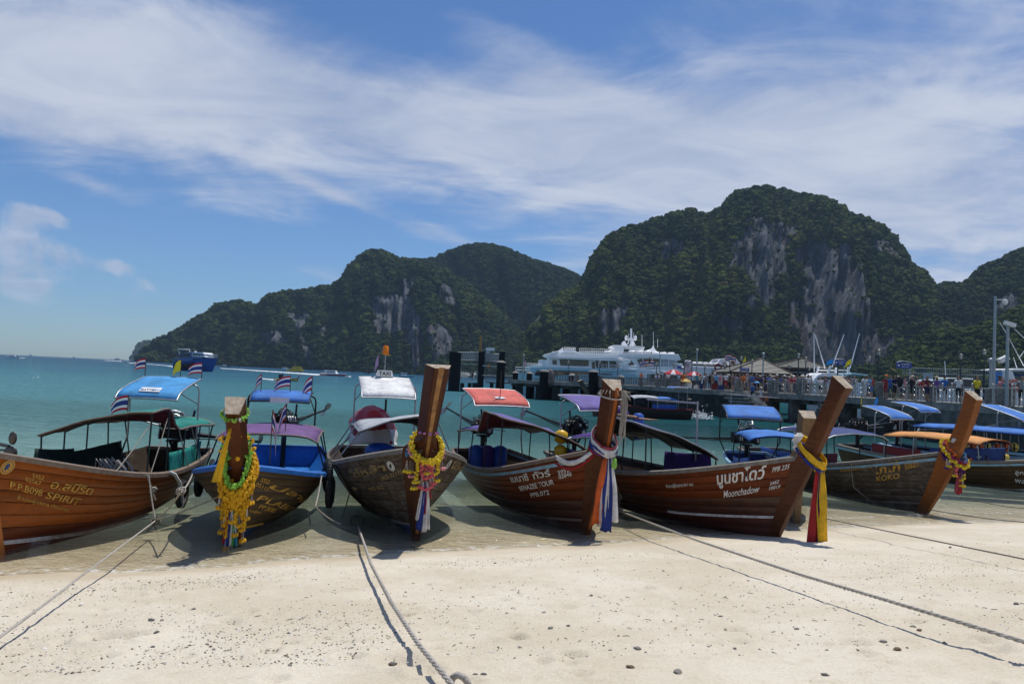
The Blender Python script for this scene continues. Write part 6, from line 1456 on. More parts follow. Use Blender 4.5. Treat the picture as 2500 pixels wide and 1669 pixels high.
# ---- lamps, poles, signs
def lamp(px, ytop, Y, label, kind='lantern'):
    b = deck(px, Y); zt = at(px, ytop, Y).z; root = empty('street_lamp', b, 0, label, 'lamp', 'black lamps along the pier'); hh = zt - DZ
    MB().tube([(0, 0, 0), (0, 0, hh * .25), (0, 0, hh * .26), (0, 0, hh - .35)], [.085, .078, .055, .048], 8).build('lamp_post', [LAMPB], root)
    MB().tube([(0, 0, hh - .42), (0, 0, hh - .36)], [.11, .14], 10).tube([(0, 0, hh - .02), (0, 0, hh + .04), (0, 0, hh + .10)], [.27, .24, .04], 12).build('lamp_cap', [LAMPB], root)
    MB().tube([(0, 0, hh - .36), (0, 0, hh - .02)], [.09, .13], 9).build('lantern_glass', [mat('lamp_glass', (.45, .45, .42), .15, scale=3)], root)
LP = [(1386, 882, 113, 'leftmost black lamp on the pier, in front of the pale blue ferry'), (1462, 882, 109, 'black lamp on the pier right of the second tarred pile'), (1507, 890, 106, 'short black lamp in front of the ferry stairs'), (1601, 886, 100, 'black lamp in front of the ferry name board'), (1644, 889, 96, 'black lamp left of the striped parasols'),
      (1719, 892, 96, 'black lamp right of the second striped parasol'), (1768, 888, 92, 'thin black lamp left of the pavilions'), (1780, 882, 88, 'black lamp beside the thin one left of the pavilions'), (1807, 872, 84, 'taller black lamp at the left pavilion corner'), (1834, 879, 86, 'black lamp in front of the left pavilion roof'), (1846, 891, 92, 'short black lamp in the middle of the left pavilion'), (1866, 886, 90, 'black lamp right of the grey flagpole'),
      (1926, 892, 92, 'short black lamp between the two pavilions'), (1947, 865, 72, 'tall black lamp in front of the right pavilion'), (1965, 873, 78, 'black lamp right of the tall one before the right pavilion'), (1974, 897, 90, 'short black lamp at the right pavilion eave'), (2120, 872, 72, 'black lamp left of the tallest black lamp'), (2142, 855, 60.5, 'tallest black lamp, standing on a pale concrete block'), (2343, 866, 66, 'black lamp behind the woman in white'), (2400, 855, 62, 'black lamp behind the woman in yellow')]
for a in LP: lamp(*a)
def pole(px, yt, Y, r, label, m_=GREYP, ball=True, z0=DZ):
    b = deck(px, Y); zt = at(px, yt, Y).z; mb = MB().tube([(0, 0, z0 - DZ), (0, 0, zt - DZ)], r, 8)
    if ball: mb.ball((0, 0, zt - DZ), r * 2.2, 8, 6)
    o = mb.build('grey_pole', [m_]); o.location = b; tag(o, label, 'pole'); return o
pole(1276, 866, 118, .07, 'thin grey pole at the far end of the pier before the ferry bow'); pole(1609, 866, 101, .06, 'grey pole left of the striped parasols'); pole(1699, 854, 92, .07, 'tall grey pole right of the black and white banner'); pole(1861, 864, 80, .075, 'pale grey pole rising past the left pavilion peak'); pole(2043, 890, 74, .06, 'thin pole under the blue sign by the white cruiser', LAMPB, False)
def cam_pole(px, yt, Y, label, kind):
    b = deck(px, Y); hh = at(px, yt, Y).z - DZ; root = empty('camera_pole', b, 0, label, 'pole')
    MB().tube([(0, 0, 0), (0, 0, hh * .5), (0, 0, hh)], [.11, .095, .08], 10).build('pole', [GREYP], root)
    if kind == 'dome':
        MB().tube([(0, 0, hh - .25), (.55, -.1, hh - .22)], .035, 6).build('arm', [GREYP], root); MB().tube([(.6, -.1, hh - .18), (.6, -.1, hh - .32), (.6, -.1, hh - .42)], [.09, .19, .18], 10).ball((.6, -.1, hh - .42), .16, 10, 6).build('dome_camera', [WHITEP], root)
        MB().box((.55, -.1, hh * .42), (.62, .4, .3), Matrix.Rotation(R(-28), 3, 'Y')).build('floodlight', [WHITEP], root); MB().tube([(0, 0, hh * .40), (.3, -.1, hh * .42)], .04, 6).build('arm', [GREYP], root)
        for q in (.55, .75): MB().tube([(-.14, -.1, hh * q), (.22, -.1, hh * q)], .015, 5).build('climbing_peg', [GREYP], root)
    else:
        MB().box((.05, -.1, hh + .12), (.62, .22, .22), Matrix.Rotation(R(14), 3, 'Y')).build('box_camera', [WHITEP], root); MB().tube([(0, 0, hh - .05), (0, -.1, hh + .06)], .06, 6).build('bracket', [GREYP], root)
cam_pole(2424, 723, 52, 'tallest grey steel pole with white dome camera and floodlight on the right of the pier', 'dome'); cam_pole(2456, 796, 45, 'shorter grey pole with white box camera at the right of the pier', 'box'); pole(2416, 880, 53, .09, 'short grey post with dark lamp head left of the tallest pole')
SIGNB = mat('blue_sign_enamel', (.012, .045, .27), .35, scale=3, var=.08)
def sign(px0, px1, y0, y1, Y, label, lines, arch=False):
    a, b = at(px0, (y0 + y1) / 2, Y), at(px1, (y0 + y1) / 2, Y); c = (a + b) / 2; w = (b - a).length; hh = (y1 - y0) * Y / FPX; root = empty('direction_sign', (c.x, c.y, DZ), 0, label, 'sign'); z = c.z - DZ
    MB().box((0, 0, z), (w, .12, hh)).build('sign_board', [SIGNB], root); MB().tube([(w / 2 - .05, .12, 0), (w / 2 - .05, .12, z + hh / 2)], .05, 6).build('sign_post', [GREYP], root)
    if arch: MB().tube([(w / 2 * q, .0, z + hh / 2 + .12 * (1 - q * q)) for q in np.linspace(-1, 1, 9)], .03, 6).build('sign_arch', [GREYP], root)
    for i, (t_, k) in enumerate(lines): letter_flat(t_, frame_m((w * .08, -.066, z + hh * (.2 - .42 * i)), (1, 0, 0), (0, 0, 1)), w * k, WHITEP, root, .01)
    MB().ball((-w * .38, -.06, z), hh * .18, 8, 5, 0, 0, (1, .1, 1)).build('sign_symbol', [WHITEP], root)
sign(1806, 1829, 897, 906, 80, 'small blue direction sign before the left pavilion', [('ท่าเรือ', .6)]); sign(2038, 2064, 879, 891, 74, 'blue sign above the white cruiser between two flags', [('ท่าเทียบเรือ', .6), ('PIER', .3)], True); sign(2189, 2225, 885, 899, 62, 'blue arched sign above the man with the big backpack', [('ทางออก', .55), ('WAY OUT', .5)], True); sign(1652, 1664, 892, 900, 98, 'tiny blue board above the left striped parasol', [('TOUR', .6)])
# ---- parasols
def parasol(px, yt, w, Y, cols, label, hgt=None, z0=DZ):
    t = at(px, yt, Y); root = empty('parasol', (t.x, t.y, z0), 0, label, 'parasol'); zt = t.z - z0; r = w * Y / FPX / 2; n = 12; mb = MB()
    for i in range(n):
        q0, q1 = 2 * math.pi * i / n, 2 * math.pi * (i + 1) / n; qm = (q0 + q1) / 2; mi = i % len(cols)
        for u0, u1 in ((0, .35), (.35, .7), (.7, 1.0)):
            f = lambda u: zt - r * .52 * u ** 1.6; V = [Vector((math.cos(q) * r * u, math.sin(q) * r * u, f(u))) for u, q in ((u0, q0), (u1, q0), (u1, q1), (u0, q1))]
            mb.add(V if u0 else V[1:], [(0, 1, 2, 3)] if u0 else [(0, 1, 2)], mi)
        e = Vector((math.cos(qm) * r * .97, math.sin(qm) * r * .97, zt - r * .52 - r * .1)); mb.add([Vector((math.cos(q0) * r, math.sin(q0) * r, zt - r * .52)), e, Vector((math.cos(q1) * r, math.sin(q1) * r, zt - r * .52))], [(0, 1, 2)], mi)
    mb.build('parasol_cloth', cols, root); MB().tube([(0, 0, 0), (0, 0, zt + .08)], .028, 6).build('parasol_pole', [GREYP], root)
RED_S = cloth('parasol_red', (.50, .03, .045)); WH_S = cloth('parasol_white', (.74, .70, .70)); YEL_S = cloth('parasol_yellow', (.66, .45, .13)); BLU_S = cloth('parasol_blue', (.09, .33, .66)); GRY_S = cloth('parasol_grey', (.17, .155, .15))
parasol(1645, 901, 47, 88, [RED_S, RED_S, WH_S], 'larger red and white striped parasol on the pier'); parasol(1695, 906, 40, 88, [RED_S, RED_S, WH_S], 'smaller red and white striped parasol right of the first'); parasol(1674, 924, 28, 84.5, [YEL_S], 'pale yellow parasol over the stall at the pier edge'); parasol(1848, 930, 15, 73, [BLU_S], 'small bright blue parasol beside the pier steps'); parasol(1880, 931, 23, 74, [GRY_S], 'grey-brown parasol at the railing right of the pier steps'); 
t = at(1342, 915, 112); o = MB().ball((0, 0, 0), .8, 14, 8, 0, 0, (.75, .45, 1.1)).build('closed_parasol', [GRY_S]); o.location = t; tag(o, 'big grey tilted umbrella beside the tarred pile', 'umbrella')
# banner, stall goods
p = deck(1678, 90); root = empty('banner', p, 0, 'tall black and white banner hung between posts behind the parasols', 'banner'); zt = at(1678, 879, 90).z - DZ
rows = [[Vector((x * .42, -.02 * math.cos(x * 5) + .02 * math.sin(z * 4), z)) for x in (-1, -.5, 0, .5, 1)] for z in np.linspace(.9, zt, 9)]
bm_ = mat('black_white_print', (.62, .64, .70), .6, scale=1.7, var=.1, cvar=(.02, .025, .04), stretch=(1.5, 1, .6)); MB().sheet(rows, 0, True, .02).build('banner_cloth', [bm_], root)
for s_ in (-1, 1): MB().tube([(s_ * .46, 0, 0), (s_ * .46, 0, zt + .15)], .035, 6).ball((s_ * .46, 0, zt + .15), .10, 6, 5).build('banner_pole', [LAMPB], root)
for px, Y, d, m_, lab, nm in ((1682, 84.6, (.55, .5, .8), WHITEP, 'white plastic sack standing at the pier edge', 'sack'), (1700, 84.8, (.5, .4, .35), WHITEP, 'white crate beside the sack on the pier', 'crate'), (1712, 84, (.35, .35, .6), CL['navy'], 'dark blue drum on the pier edge', 'drum'), (1745, 82.5, (.6, .45, .65), CL['red'], 'dark red suitcase standing on the pier', 'suitcase'), (1760, 81.2, (.55, .4, .5), CL['navy'], 'navy suitcase standing by the red one', 'suitcase'), (1697, 88, (.8, .6, .9), CONC, 'grey electrical box behind the stall', 'box'), (2385, 50, (.0001, .0001, .0001), CONC, '', '')):
    if not lab: continue
    p = deck(px, Y); o = MB(); 
    if nm in ('sack',): o.ball((0, 0, d[2] * .42), d[2] * .5, 10, 7, 0, .12, (.8, .7, 1))
    elif nm == 'drum': o.tube([(0, 0, 0), (0, 0, d[2])], d[0] / 2, 12)
    else: o.box((0, 0, d[2] / 2), d).box((0, 0, d[2] + .06), (d[0] * .4, .04, .04)).box((0, -d[1] / 2 - .01, d[2] / 2), (d[0] * .8, .02, d[2] * .7))
    ob = o.build(nm, [m_]); ob.location = p; tag(ob, lab, nm)
b = at(2435, 920, 58); o = MB().tube([(0, 0, -.40), (0, 0, .30)], [.30, .34], 14).tube([(0, 0, .30), (0, 0, .36)], [.37, .37], 14).tube([(0, 0, -1.5), (0, 0, -.40)], .10, 8).build('water_tank', [mat('bright_blue_tank', (.03, .22, .62), .35, scale=3)]); o.location = b; tag(o, 'bright blue water tank behind the tallest grey pole', 'tank')

# ---- pavilions with hipped, battened roofs
ROOFM = mat('grey_beige_roofing', (.30, .285, .245), .8, scale=2, var=.15); EAVE = mat('dark_brown_fascia', (.045, .03, .024), .7)
def pavilion(pxa, pxb, pxp, ye, yp, Y, depth, label, lower=None):
    a, b = at(pxa, ye, Y), at(pxb, ye, Y); z0 = (a.z + b.z) / 2; zp = at(pxp, yp, Y + depth / 2).z; root = empty('pavilion', ((a.x + b.x) / 2, Y + depth / 2, DZ), 0, label, 'pavilion'); W_ = (b.x - a.x) / 2; D_ = depth / 2; z0 -= DZ; zp -= DZ
    c = [(-W_, -D_, z0), (W_, -D_, z0), (W_, D_, z0), (-W_, D_, z0)]; pk = Vector((at(pxp, yp, Y + D_).x - root.location.x, 0, zp)); n = 11; mb = MB()
    sides = [(Vector(c[i]), Vector(c[(i + 1) % 4])) for i in range(4)]
    for fi, (p0, p1) in enumerate(sides):
        nrm_ = (p1 - p0).cross(pk - p0).normalized()
        for k in range(n):            # each course of roofing overlaps the one below
            u0, u1 = k / n, (k + 1) / n; lift = nrm_ * .07
            q = [p0.lerp(pk, u0) + lift, p1.lerp(pk, u0) + lift, p1.lerp(pk, u1), p0.lerp(pk, u1)]
            mm = MB().add(q + [p0.lerp(pk, u0), p1.lerp(pk, u0)], [(0, 1, 2, 3), (4, 5, 1, 0)]); 
            mb.v += [tuple(v) for v in []]
            o = mm.build('roof_sheet', [ROOFM], root)
        MB().tube([p0 + nrm_ * .1, pk + Vector((0, 0, .08))], .07, 6).build('hip_cap', [EAVE], root)
        MB().box((p0 + p1) / 2 - Vector((0, 0, .16)), (abs(p1.x - p0.x) + .1 or .12, abs(p1.y - p0.y) + .1, .26)).build('fascia', [EAVE], root)
        MB().tube([(p0.x * .88, p0.y * .88, 0), (p0.x * .88, p0.y * .88, z0)], .16, 8).build('post', [mat('brown_pavilion_post', (.085, .05, .04), .7)], root)
    MB().box((0, D_ * .55, z0 * .5), (W_ * 1.5, .2, z0 * .9)).build('back_wall', [mat('dark_brown_wall', (.06, .045, .04), .8)], root)  # one even dark brown for the back wall
    if lower:
        MB().add([(-W_ * .62, -D_ * 1.05, z0 - .62), (W_ * 1.1, -D_ * 1.05, z0 - .75), (W_ * 1.02, -D_ * .8, z0 - .2), (-W_ * .5, -D_ * .8, z0 - .2)], [(0, 1, 2, 3)]).build('lower_roof', [ROOFM], root)
pavilion(1783, 1932, 1858, 910, 876, 87, 8, 'left pier pavilion with grey hipped sheet roof'); pavilion(1893, 2026, 1958, 898, 876, 92, 8, 'right pier pavilion with grey hipped roof and a lower eave', True)

# ---- floating landing stage with its steel gantry, at the left end
DKS = mat('dark_gantry_steel', (.010, .011, .013), .8, spec=.15, scale=4); TRS = mat('grey_truss_steel', (.36, .38, .39), .5, .5, scale=4)
stage = empty('landing_stage', at(1165, 929, 140), 0, 'dark floating landing stage with steel gantry at the left end of the pier', 'landing stage'); O = Vector(stage.location)
def S(px, py, Y=140): return at(px, py, Y) - O
def sbox(px0, py0, px1, py1, Y, dp, name, m_):
    a, b = S(px0, py0, Y), S(px1, py1, Y); c = (a + b) / 2; c.y += dp / 2; return MB().box(c, (abs(b.x - a.x), dp, abs(b.z - a.z))).build(name, [m_], stage)
sbox(1088, 927, 1232, 934, 139, 9, 'stage_deck', CONC); sbox(1186, 931, 1246, 937, 120, 4, 'link_bridge', CONC)
for px in (1103, 1116, 1174, 1224): sbox(px - 5, 858 if px != 1116 else 860, px + 5, 957, 138.6 if px < 1200 else 136, .8, 'gantry_column', DKS)
for px in (1128, 1146, 1157, 1166, 1200, 1214): sbox(px - 4, 934, px + 4, 957, 139.5, .8, 'stage_pile', WETC)
for (a, b, y0, y1) in ((1119, 1170, 860, 878), (1184, 1219, 864, 881)):
    mb = MB(); p0, p1, p2, p3 = S(a, y0, 139.2), S(b, y0, 139.2), S(a, y1, 139.2), S(b, y1 + 1, 139.2)
    n = 12
    for d in (0, 1.2):
        dv = Vector((0, d, 0)); mb.tube([p0 + dv, p1 + dv], .07, 5).tube([p2 + dv, p3 + dv], .07, 5)
        for i in range(n): mb.tube([p0.lerp(p1, i / n) + dv, p2.lerp(p3, (i + .5) / n) + dv], .045, 4).tube([p2.lerp(p3, (i + .5) / n) + dv, p0.lerp(p1, (i + 1) / n) + dv], .045, 4)
    mb.build('truss', [TRS], stage)['kind'] = 'stuff'
sbox(1101, 886, 1178, 891, 139.1, .4, 'gantry_beam', TRS); sbox(1178, 891, 1230, 896, 138.2, .4, 'gantry_beam', TRS); sbox(1190, 890, 1196, 896, 138, .1, 'orange_notice', CL['orange'])
sbox(1118, 892, 1124, 928, 140, .4, 'side_frame', TRS); sbox(1163, 905, 1169, 928, 140, .4, 'side_frame', TRS)
mb = MB(); mb.tube([S(1171, 858), S(1172, 820)], .12, 5).tube([S(1174, 858), S(1175, 818)], .10, 5); mb.build('aerial_mast', [mat('rusty_yellow_mast', (.34, .20, .06), .7)], stage)
sbox(1186, 848, 1207, 856, 139, 1.2, 'white_cabinet', WHITEP); sbox(1187, 856, 1196, 863, 139.2, 1, 'white_cabinet', mat('grey_cabinet', (.45, .47, .5), .5))
mb = MB()
for k in range(30): 
    p = S(rng.uniform(1122, 1160), 922, 141 + rng.uniform(0, 4)); mb.tube([p, p + Vector((0, 0, rng.uniform(.6, 1.3))), p + Vector((rng.uniform(.3, .9), 0, rng.uniform(.3, 1)))], .05, 4)
mb.build('stacked_white_chairs', [WHITEP], stage)['kind'] = 'stuff'
mb = MB()
for px in range(1180, 1250, 4): p = S(px, 929, 125); mb.tube([p, p + Vector((.4, 0, .9))], .04, 4)
mb.tube([S(1178, 916, 125), S(1250, 917, 125)], .04, 4); mb.build('stage_railing', [GREYP], stage)['kind'] = 'stuff'
# ------------------------------------------------------------------ ferries and boats beyond the pier
FW = mat('ferry_white_paint', (.90, .90, .90), .3, scale=.6, var=.06); FB = mat('ferry_pale_blue_paint', (.36, .58, .66), .35, scale=.6, var=.10); GLS = mat('dark_tinted_glass', (.012, .016, .02), .08, spec=.8, scale=1); FGR = mat('ferry_grey_shade', (.42, .45, .48), .5, scale=1)
def C4(cx, cy): return 1240 + cx / 4.35, 780 + cy / 4.35
class Ship:
    def __init__(s, label, Y, cat='ferry', ref=None, mapf=C4, name='ferry', group=None):
        s.Y = Y; s.f = mapf; s.root = empty(name, (0, 0, 0), 0, label, cat, group); p = at(*(mapf(*ref)), Y); s.root.location = (p.x, Y, 0); s.o = Vector(s.root.location)
    def P(s, cx, cy, dy=0): return at(*s.f(cx, cy), s.Y + dy) - s.o
    def slab(s, name, poly, d0, d1, m_, bevel=.06):
        a = [at(*s.f(x, y), s.Y) - s.o for x, y in poly]; mb = MB().prism(a, (0, d0, 0), (0, d1, 0)); o = mb.build(name, [m_], s.root, fix=True)
        if bevel: b = o.modifiers.new('bevel', 'BEVEL'); b.width = bevel; b.segments = 2; b.limit_method = 'ANGLE'
        return o
    def rail(s, pts, hgt, d, m_, n=14, r=.035):
        A = [s.P(x, y) + Vector((0, d, 0)) for x, y in pts]; mb = MB()
        for q in (hgt, hgt * .5): mb.tube([p + Vector((0, 0, q)) for p in A], r, 4)
        for i in range(n + 1):
            u = i / n * (len(A) - 1); k = min(int(u), len(A) - 2); p = A[k].lerp(A[k + 1], u - k); mb.tube([p, p + Vector((0, 0, hgt))], r * .8, 4)
        mb.build('deck_railing', [m_], s.root)['kind'] = 'stuff'
    def hull(s, sheer, base, beam, m_, bow_left=True, name='hull'):
        """loft: sheer and base are polylines in picture columns, narrowing to the bow"""
        n = 26; xs = np.linspace(sheer[0][0], sheer[-1][0], n); rows = []
        for i, x in enumerate(xs):
            ys = np.interp(x, [a for a, _ in sheer], [b for _, b in sheer]); u = i / (n - 1); u = u if bow_left else 1 - u
            half = beam / 2 * (1 - (1 - min(1, u / .45)) ** 2.2) + .03
            xb = base[0][0] + (base[1][0] - base[0][0]) * (i / (n - 1)); top = s.P(x, ys); bot = s.P(xb, np.interp(i / (n - 1), [0, 1], [base[0][1], base[1][1]])); bot.z = -s.o.z - .4
            mid = top.lerp(bot, .5); c = beam / 2
            rows.append([Vector((bot.x, c - half * .55, bot.z)), Vector((mid.x, c - half * .92, mid.z)), Vector((top.x, c - half, top.z)), Vector((top.x, c + half, top.z)), Vector((mid.x, c + half * .92, mid.z)), Vector((bot.x, c + half * .55, bot.z))])
        mb = MB().sheet(rows, 0, False); mb.add(rows[-1], [tuple(range(6))]); return mb.build(name, [m_], s.root, fix=True)
# pale blue ferry
F = Ship('pale blue and white two-deck ferry nearest the pier, bow to the left', 128, ref=(700, 700))
F.hull([(72, 566), (200, 570), (270, 580), (1380, 592)], [(150, 800), (1380, 800)], 7, FB)
F.slab('bow_bulwark', [(185, 494), (410, 503), (405, 540), (255, 560), (215, 545)], 1.2, 5.8, FB)
F.slab('lower_cabin', [(268, 590), (330, 528), (1130, 545), (1130, 640), (268, 630)], .3, 6.7, FB); F.slab('lower_window', [(285, 576), (325, 533), (900, 560), (900, 618), (285, 590)], .12, 1, GLS); F.slab('lower_window', [(985, 572), (1110, 578), (1110, 622), (985, 616)], .12, 1, GLS)
F.slab('upper_cabin', [(430, 410), (930, 425), (950, 545), (415, 530)], .5, 6.5, FW); F.slab('deck_band', [(300, 500), (1370, 530), (1370, 556), (300, 536)], .0, 7.0, FB)
F.slab('upper_window', [(550, 422), (862, 432), (860, 494), (560, 484)], .34, 1, GLS); F.slab('upper_window', [(475, 428), (520, 428), (522, 474), (476, 472)], .34, 1, GLS); F.slab('round_window', [(892, 460), (910, 440), (930, 460), (932, 510), (918, 534), (898, 510)], .34, 1, GLS)
F.slab('roof', [(385, 378), (520, 330), (545, 330), (480, 384), (600, 388), (900, 398), (1100, 392), (1190, 404), (1190, 440), (1000, 436), (760, 424), (440, 410), (435, 400)], .0, 7, FW)
F.slab('aft_canopy', [(1200, 396), (1300, 430), (1306, 458), (1215, 448)], .0, 7, FW); F.slab('roof_fin', [(540, 330), (600, 285), (596, 330), (570, 350)], 3, 3.5, FW)
F.slab('dark_saloon', [(960, 440), (1180, 445), (1180, 520), (960, 512)], 3.2, 6.4, GLS); F.slab('aft_house', [(1130, 560), (1370, 575), (1370, 640), (1130, 630)], .3, 6.7, FB)
for cx in (1068, 1180, 965): F.slab('deck_post', [(cx, 440), (cx + 9, 440), (cx + 9, 540), (cx, 540)], .2, .5, FW, 0)
for dx in (0, 28): F.slab('stair_side', [(1180 + dx, 420), (1190 + dx, 420), (1252 + dx, 540), (1240 + dx, 540)], -.2, 0 - .1, FW, 0)
for k in range(8): F.slab('stair_tread', [(1186 + k * 8, 430 + k * 14), (1214 + k * 8, 430 + k * 14), (1214 + k * 8, 434 + k * 14), (1186 + k * 8, 434 + k * 14)], -.35, .1, FW, 0)
F.rail([(80, 568), (230, 572)], 1.0, .3, FW, 10); F.rail([(190, 494), (410, 502)], .5, 1.2, FW, 8); F.rail([(990, 540), (1370, 556)], 1.0, .1, FW, 20); F.rail([(470, 392), (1180, 402)], .8, .3, FW, 30)
# white ferry with mast
G = Ship('tall white ferry with radar mast behind the pale blue ferry', 142, ref=(1200, 700))
G.hull([(180, 500), (340, 470), (1860, 560)], [(300, 800), (1860, 800)], 8, FW)
G.slab('fore_house', [(335, 425), (440, 425), (440, 520), (335, 500)], .5, 7.5, FW); G.slab('fore_window', [(402, 392), (425, 392), (425, 425), (402, 425)], .4, 1, GLS)
G.slab('main_house', [(1190, 390), (1560, 400), (1860, 470), (1860, 640), (1190, 600)], .3, 7.7, FW)
G.slab('upper_roof', [(380, 372), (520, 335), (600, 318), (700, 322), (750, 350), (1140, 362), (1540, 364), (1560, 360), (1812, 368), (1840, 425), (1790, 440), (1540, 406), (1200, 402), (480, 386)], .0, 8, FW)
G.slab('bridge', [(1130, 290), (1460, 300), (1450, 360), (1130, 352)], 1.4, 6.6, FW); G.slab('bridge_window', [(1160, 308), (1300, 312), (1300, 340), (1160, 336)], 1.28, 2, GLS); G.slab('bridge_roof', [(1110, 290), (1130, 268), (1250, 272), (1462, 284), (1462, 304), (1250, 296), (1130, 292)], 1, 7, FW)
G.slab('funnel_fin', [(1140, 358), (1168, 270), (1248, 272), (1232, 360)], .9, 1.3, FW)
G.slab('saloon_window', [(1375, 425), (1420, 414), (1640, 420), (1640, 496), (1440, 490), (1400, 478)], .14, 1, GLS); G.slab('saloon_window', [(1284, 428), (1305, 428), (1340, 470), (1338, 486), (1284, 484)], .14, 1, GLS)
G.slab('open_deck', [(1640, 430), (1790, 440), (1800, 500), (1640, 490)], .14, 1.4, FGR)
for cx in (1430, 1530, 1620, 1705, 1780): G.slab('deck_post', [(cx, 415), (cx + 8, 415), (cx + 8, 495), (cx, 495)], -.02, .2, FW, 0)
G.slab('deck_side', [(1440, 490), (1860, 505), (1860, 545), (1600, 540)], -.05, .25, FW)
G.rail([(1400, 485), (1830, 500)], .6, .0, FW, 24); G.rail([(600, 322), (720, 325)], .5, 1, FW, 6); G.rail([(760, 352), (1130, 362)], .8, .3, FW, 18)
def raft(S_, cx, cy, w=74, hgt=28, d=.6):
    a, b = S_.P(cx, cy), S_.P(cx + w, cy); r = hgt / 4.35 * S_.Y / FPX / 2; dv = Vector((0, d, 0)); q = (b - a) * .12
    MB().tube([a + dv, a + q * .4 + dv, a + q + dv, b - q + dv, b - q * .4 + dv, b + dv], [r * .5, r * .9, r, r, r * .9, r * .5], 10).build('life_raft', [FW], S_.root)
for cx, cy in ((1031, 340), (1285, 341), (1367, 343), (1449, 343), (1537, 352), (1620, 358), (1702, 360)): raft(G, cx, cy)
mb = MB(); mp_ = lambda x, y: G.P(x, y, 4)
mb.tube([mp_(1309, 275), mp_(1309, 95)], .18, 6).tube([mp_(1255, 212), mp_(1360, 212)], .10, 5).tube([mp_(1300, 130), mp_(1322, 130)], .07, 5).tube([mp_(1280, 150), mp_(1280, 260)], .05, 5).tube([mp_(1335, 140), mp_(1335, 260)], .05, 5).tube([mp_(1262, 275), mp_(1300, 190)], .10, 5).tube([mp_(1352, 275), mp_(1315, 190)], .10, 5); mb.build('radar_mast', [FW], G.root)
for cx in (1256, 1354): MB().ball(mp_(cx, 195), .30, 12, 8, 0, 0, (.95, .95, 1.6)).build('radar_dome', [FW], G.root)
G.slab('mast_base', [(1245, 240), (1270, 215), (1290, 270), (1250, 275)], 3, 5, FW); G.slab('mast_base', [(1330, 270), (1350, 215), (1366, 240), (1365, 278)], 3, 5, FW)
for cx, y0 in ((1424, 160), (1545, 130), (1590, 200)): MB().tube([G.P(cx, y0, 4), G.P(cx, 300, 4)], .04, 4).build('whip_aerial', [FW], G.root)
G.slab('roof_fin', [(1505, 318), (1560, 300), (1580, 262), (1590, 300), (1616, 330), (1540, 338)], 3, 3.5, FW)
# name board at the stern
o = G.slab('name_board', [(1372, 540), (1640, 552), (1640, 596), (1395, 580)], -14, -13.7, FW); a = G.P(1450, 560, -14); b = G.P(1620, 568, -14)
A_ = G.P(1445, 566) + Vector((0, -14.05, 0)); B_ = G.P(1612, 572) + Vector((0, -14.05, 0)); letter_flat('SEA ANGEL CRUISE', frame_m((A_ + B_) / 2, B_ - A_, (0, 0, 1)), (B_ - A_).length, BLACK, G.root, .03)
G.slab('stern_gate', [(1372, 580), (1640, 596), (1640, 660), (1372, 650)], -13.6, -10, GLS)
A_ = F.P(590, 352) + Vector((0, -.06, 0)); B_ = F.P(695, 356) + Vector((0, -.06, 0)); G.slab('upper_side', [(560, 335), (720, 340), (760, 362), (560, 362)], -.1, .2, FW)
A_ = G.P(595, 350) + Vector((0, -.16, 0)); B_ = G.P(695, 354) + Vector((0, -.16, 0)); letter_flat('Angel Cruise', frame_m((A_ + B_) / 2, B_ - A_, (0, 0, 1)), (B_ - A_).length, FGR, G.root, .01)
# third ferry
K = Ship('white ferry with a row of life rafts on its roof, right of the tall ferry', 108, ref=(2150, 700))
K.hull([(1900, 530), (2060, 535), (2560, 560)], [(1900, 800), (2560, 800)], 6, FW, False)
K.slab('house', [(1900, 530), (1960, 515), (2380, 535), (2500, 560), (2500, 640), (1900, 620)], .2, 5.8, FW); K.slab('arch_window', [(1990, 570), (2000, 548), (2040, 545), (2080, 580), (2090, 620), (1995, 620)], .05, 1, GLS); K.slab('arch_window', [(2130, 560), (2160, 540), (2260, 548), (2330, 575), (2330, 600), (2190, 600), (2150, 590)], .05, 1, GLS)
K.slab('roof_deck', [(1890, 500), (1960, 490), (2400, 510), (2500, 530), (2500, 545), (1890, 516)], 0, 6, FW); K.slab('dark_deck', [(1960, 480), (2400, 495), (2400, 512), (1960, 498)], .6, 5, mat('roof_deck_clutter', (.10, .06, .055), .8, scale=3, var=.6))
for k in range(6): raft(K, 1966 + k * 58, 458 + k * 2.4, 54, 24)
K.slab('flybridge_arch', [(2220, 470), (2270, 415), (2330, 408), (2440, 418), (2465, 450), (2500, 480), (2440, 480), (2420, 440), (2300, 436), (2270, 480)], .5, 1.0, FW); K.slab('flybridge_arch', [(2220, 470), (2270, 415), (2330, 408), (2440, 418), (2465, 450), (2500, 480), (2440, 480), (2420, 440), (2300, 436), (2270, 480)], 4.6, 5.1, FW)
for cx in (2230, 2380): 
    c = K.P(cx, 505); MB().tube([c + Vector((math.cos(q) * .42, -.1, math.sin(q) * .42)) for q in np.linspace(0, 6.28, 15)[:-1]], .10, 6, closed=True, cap=False).build('life_ring', [CL['red']], K.root)
for (px, py, w, lab, kd) in ((1795, 893, 20, 'larger striped flag above the third ferry', 'thai'), (1786, 888, 14, 'smaller striped flag above the third ferry', 'thai')):
    p = at(px, py + 14, 107); flag(p, 2.0, w * 107 / FPX * 1.3, .7, kd, lab, (-1, 0, .12), .25, group='flags on the ferries', rp=.03)
flag(at(1597, 899, 120), 1.2, 2.4, .9, 'thai', 'striped flag at the stern of the tall ferry', (-1, 0, .1), .3, group='flags on the ferries', rp=.04); flag(at(1821, 890, 106), 1.2, .9, .8, 'yellow', 'small yellow flag left of the left pavilion', (-.6, 0, -.6), .8, rp=.03, group='flags on the ferries')
flag(at(1284, 897, 118), 1.2, .8, .7, 'thai', 'small striped flag at the ferry bow', (-.7, 0, -.5), .9, rp=.03, group='flags on the ferries')
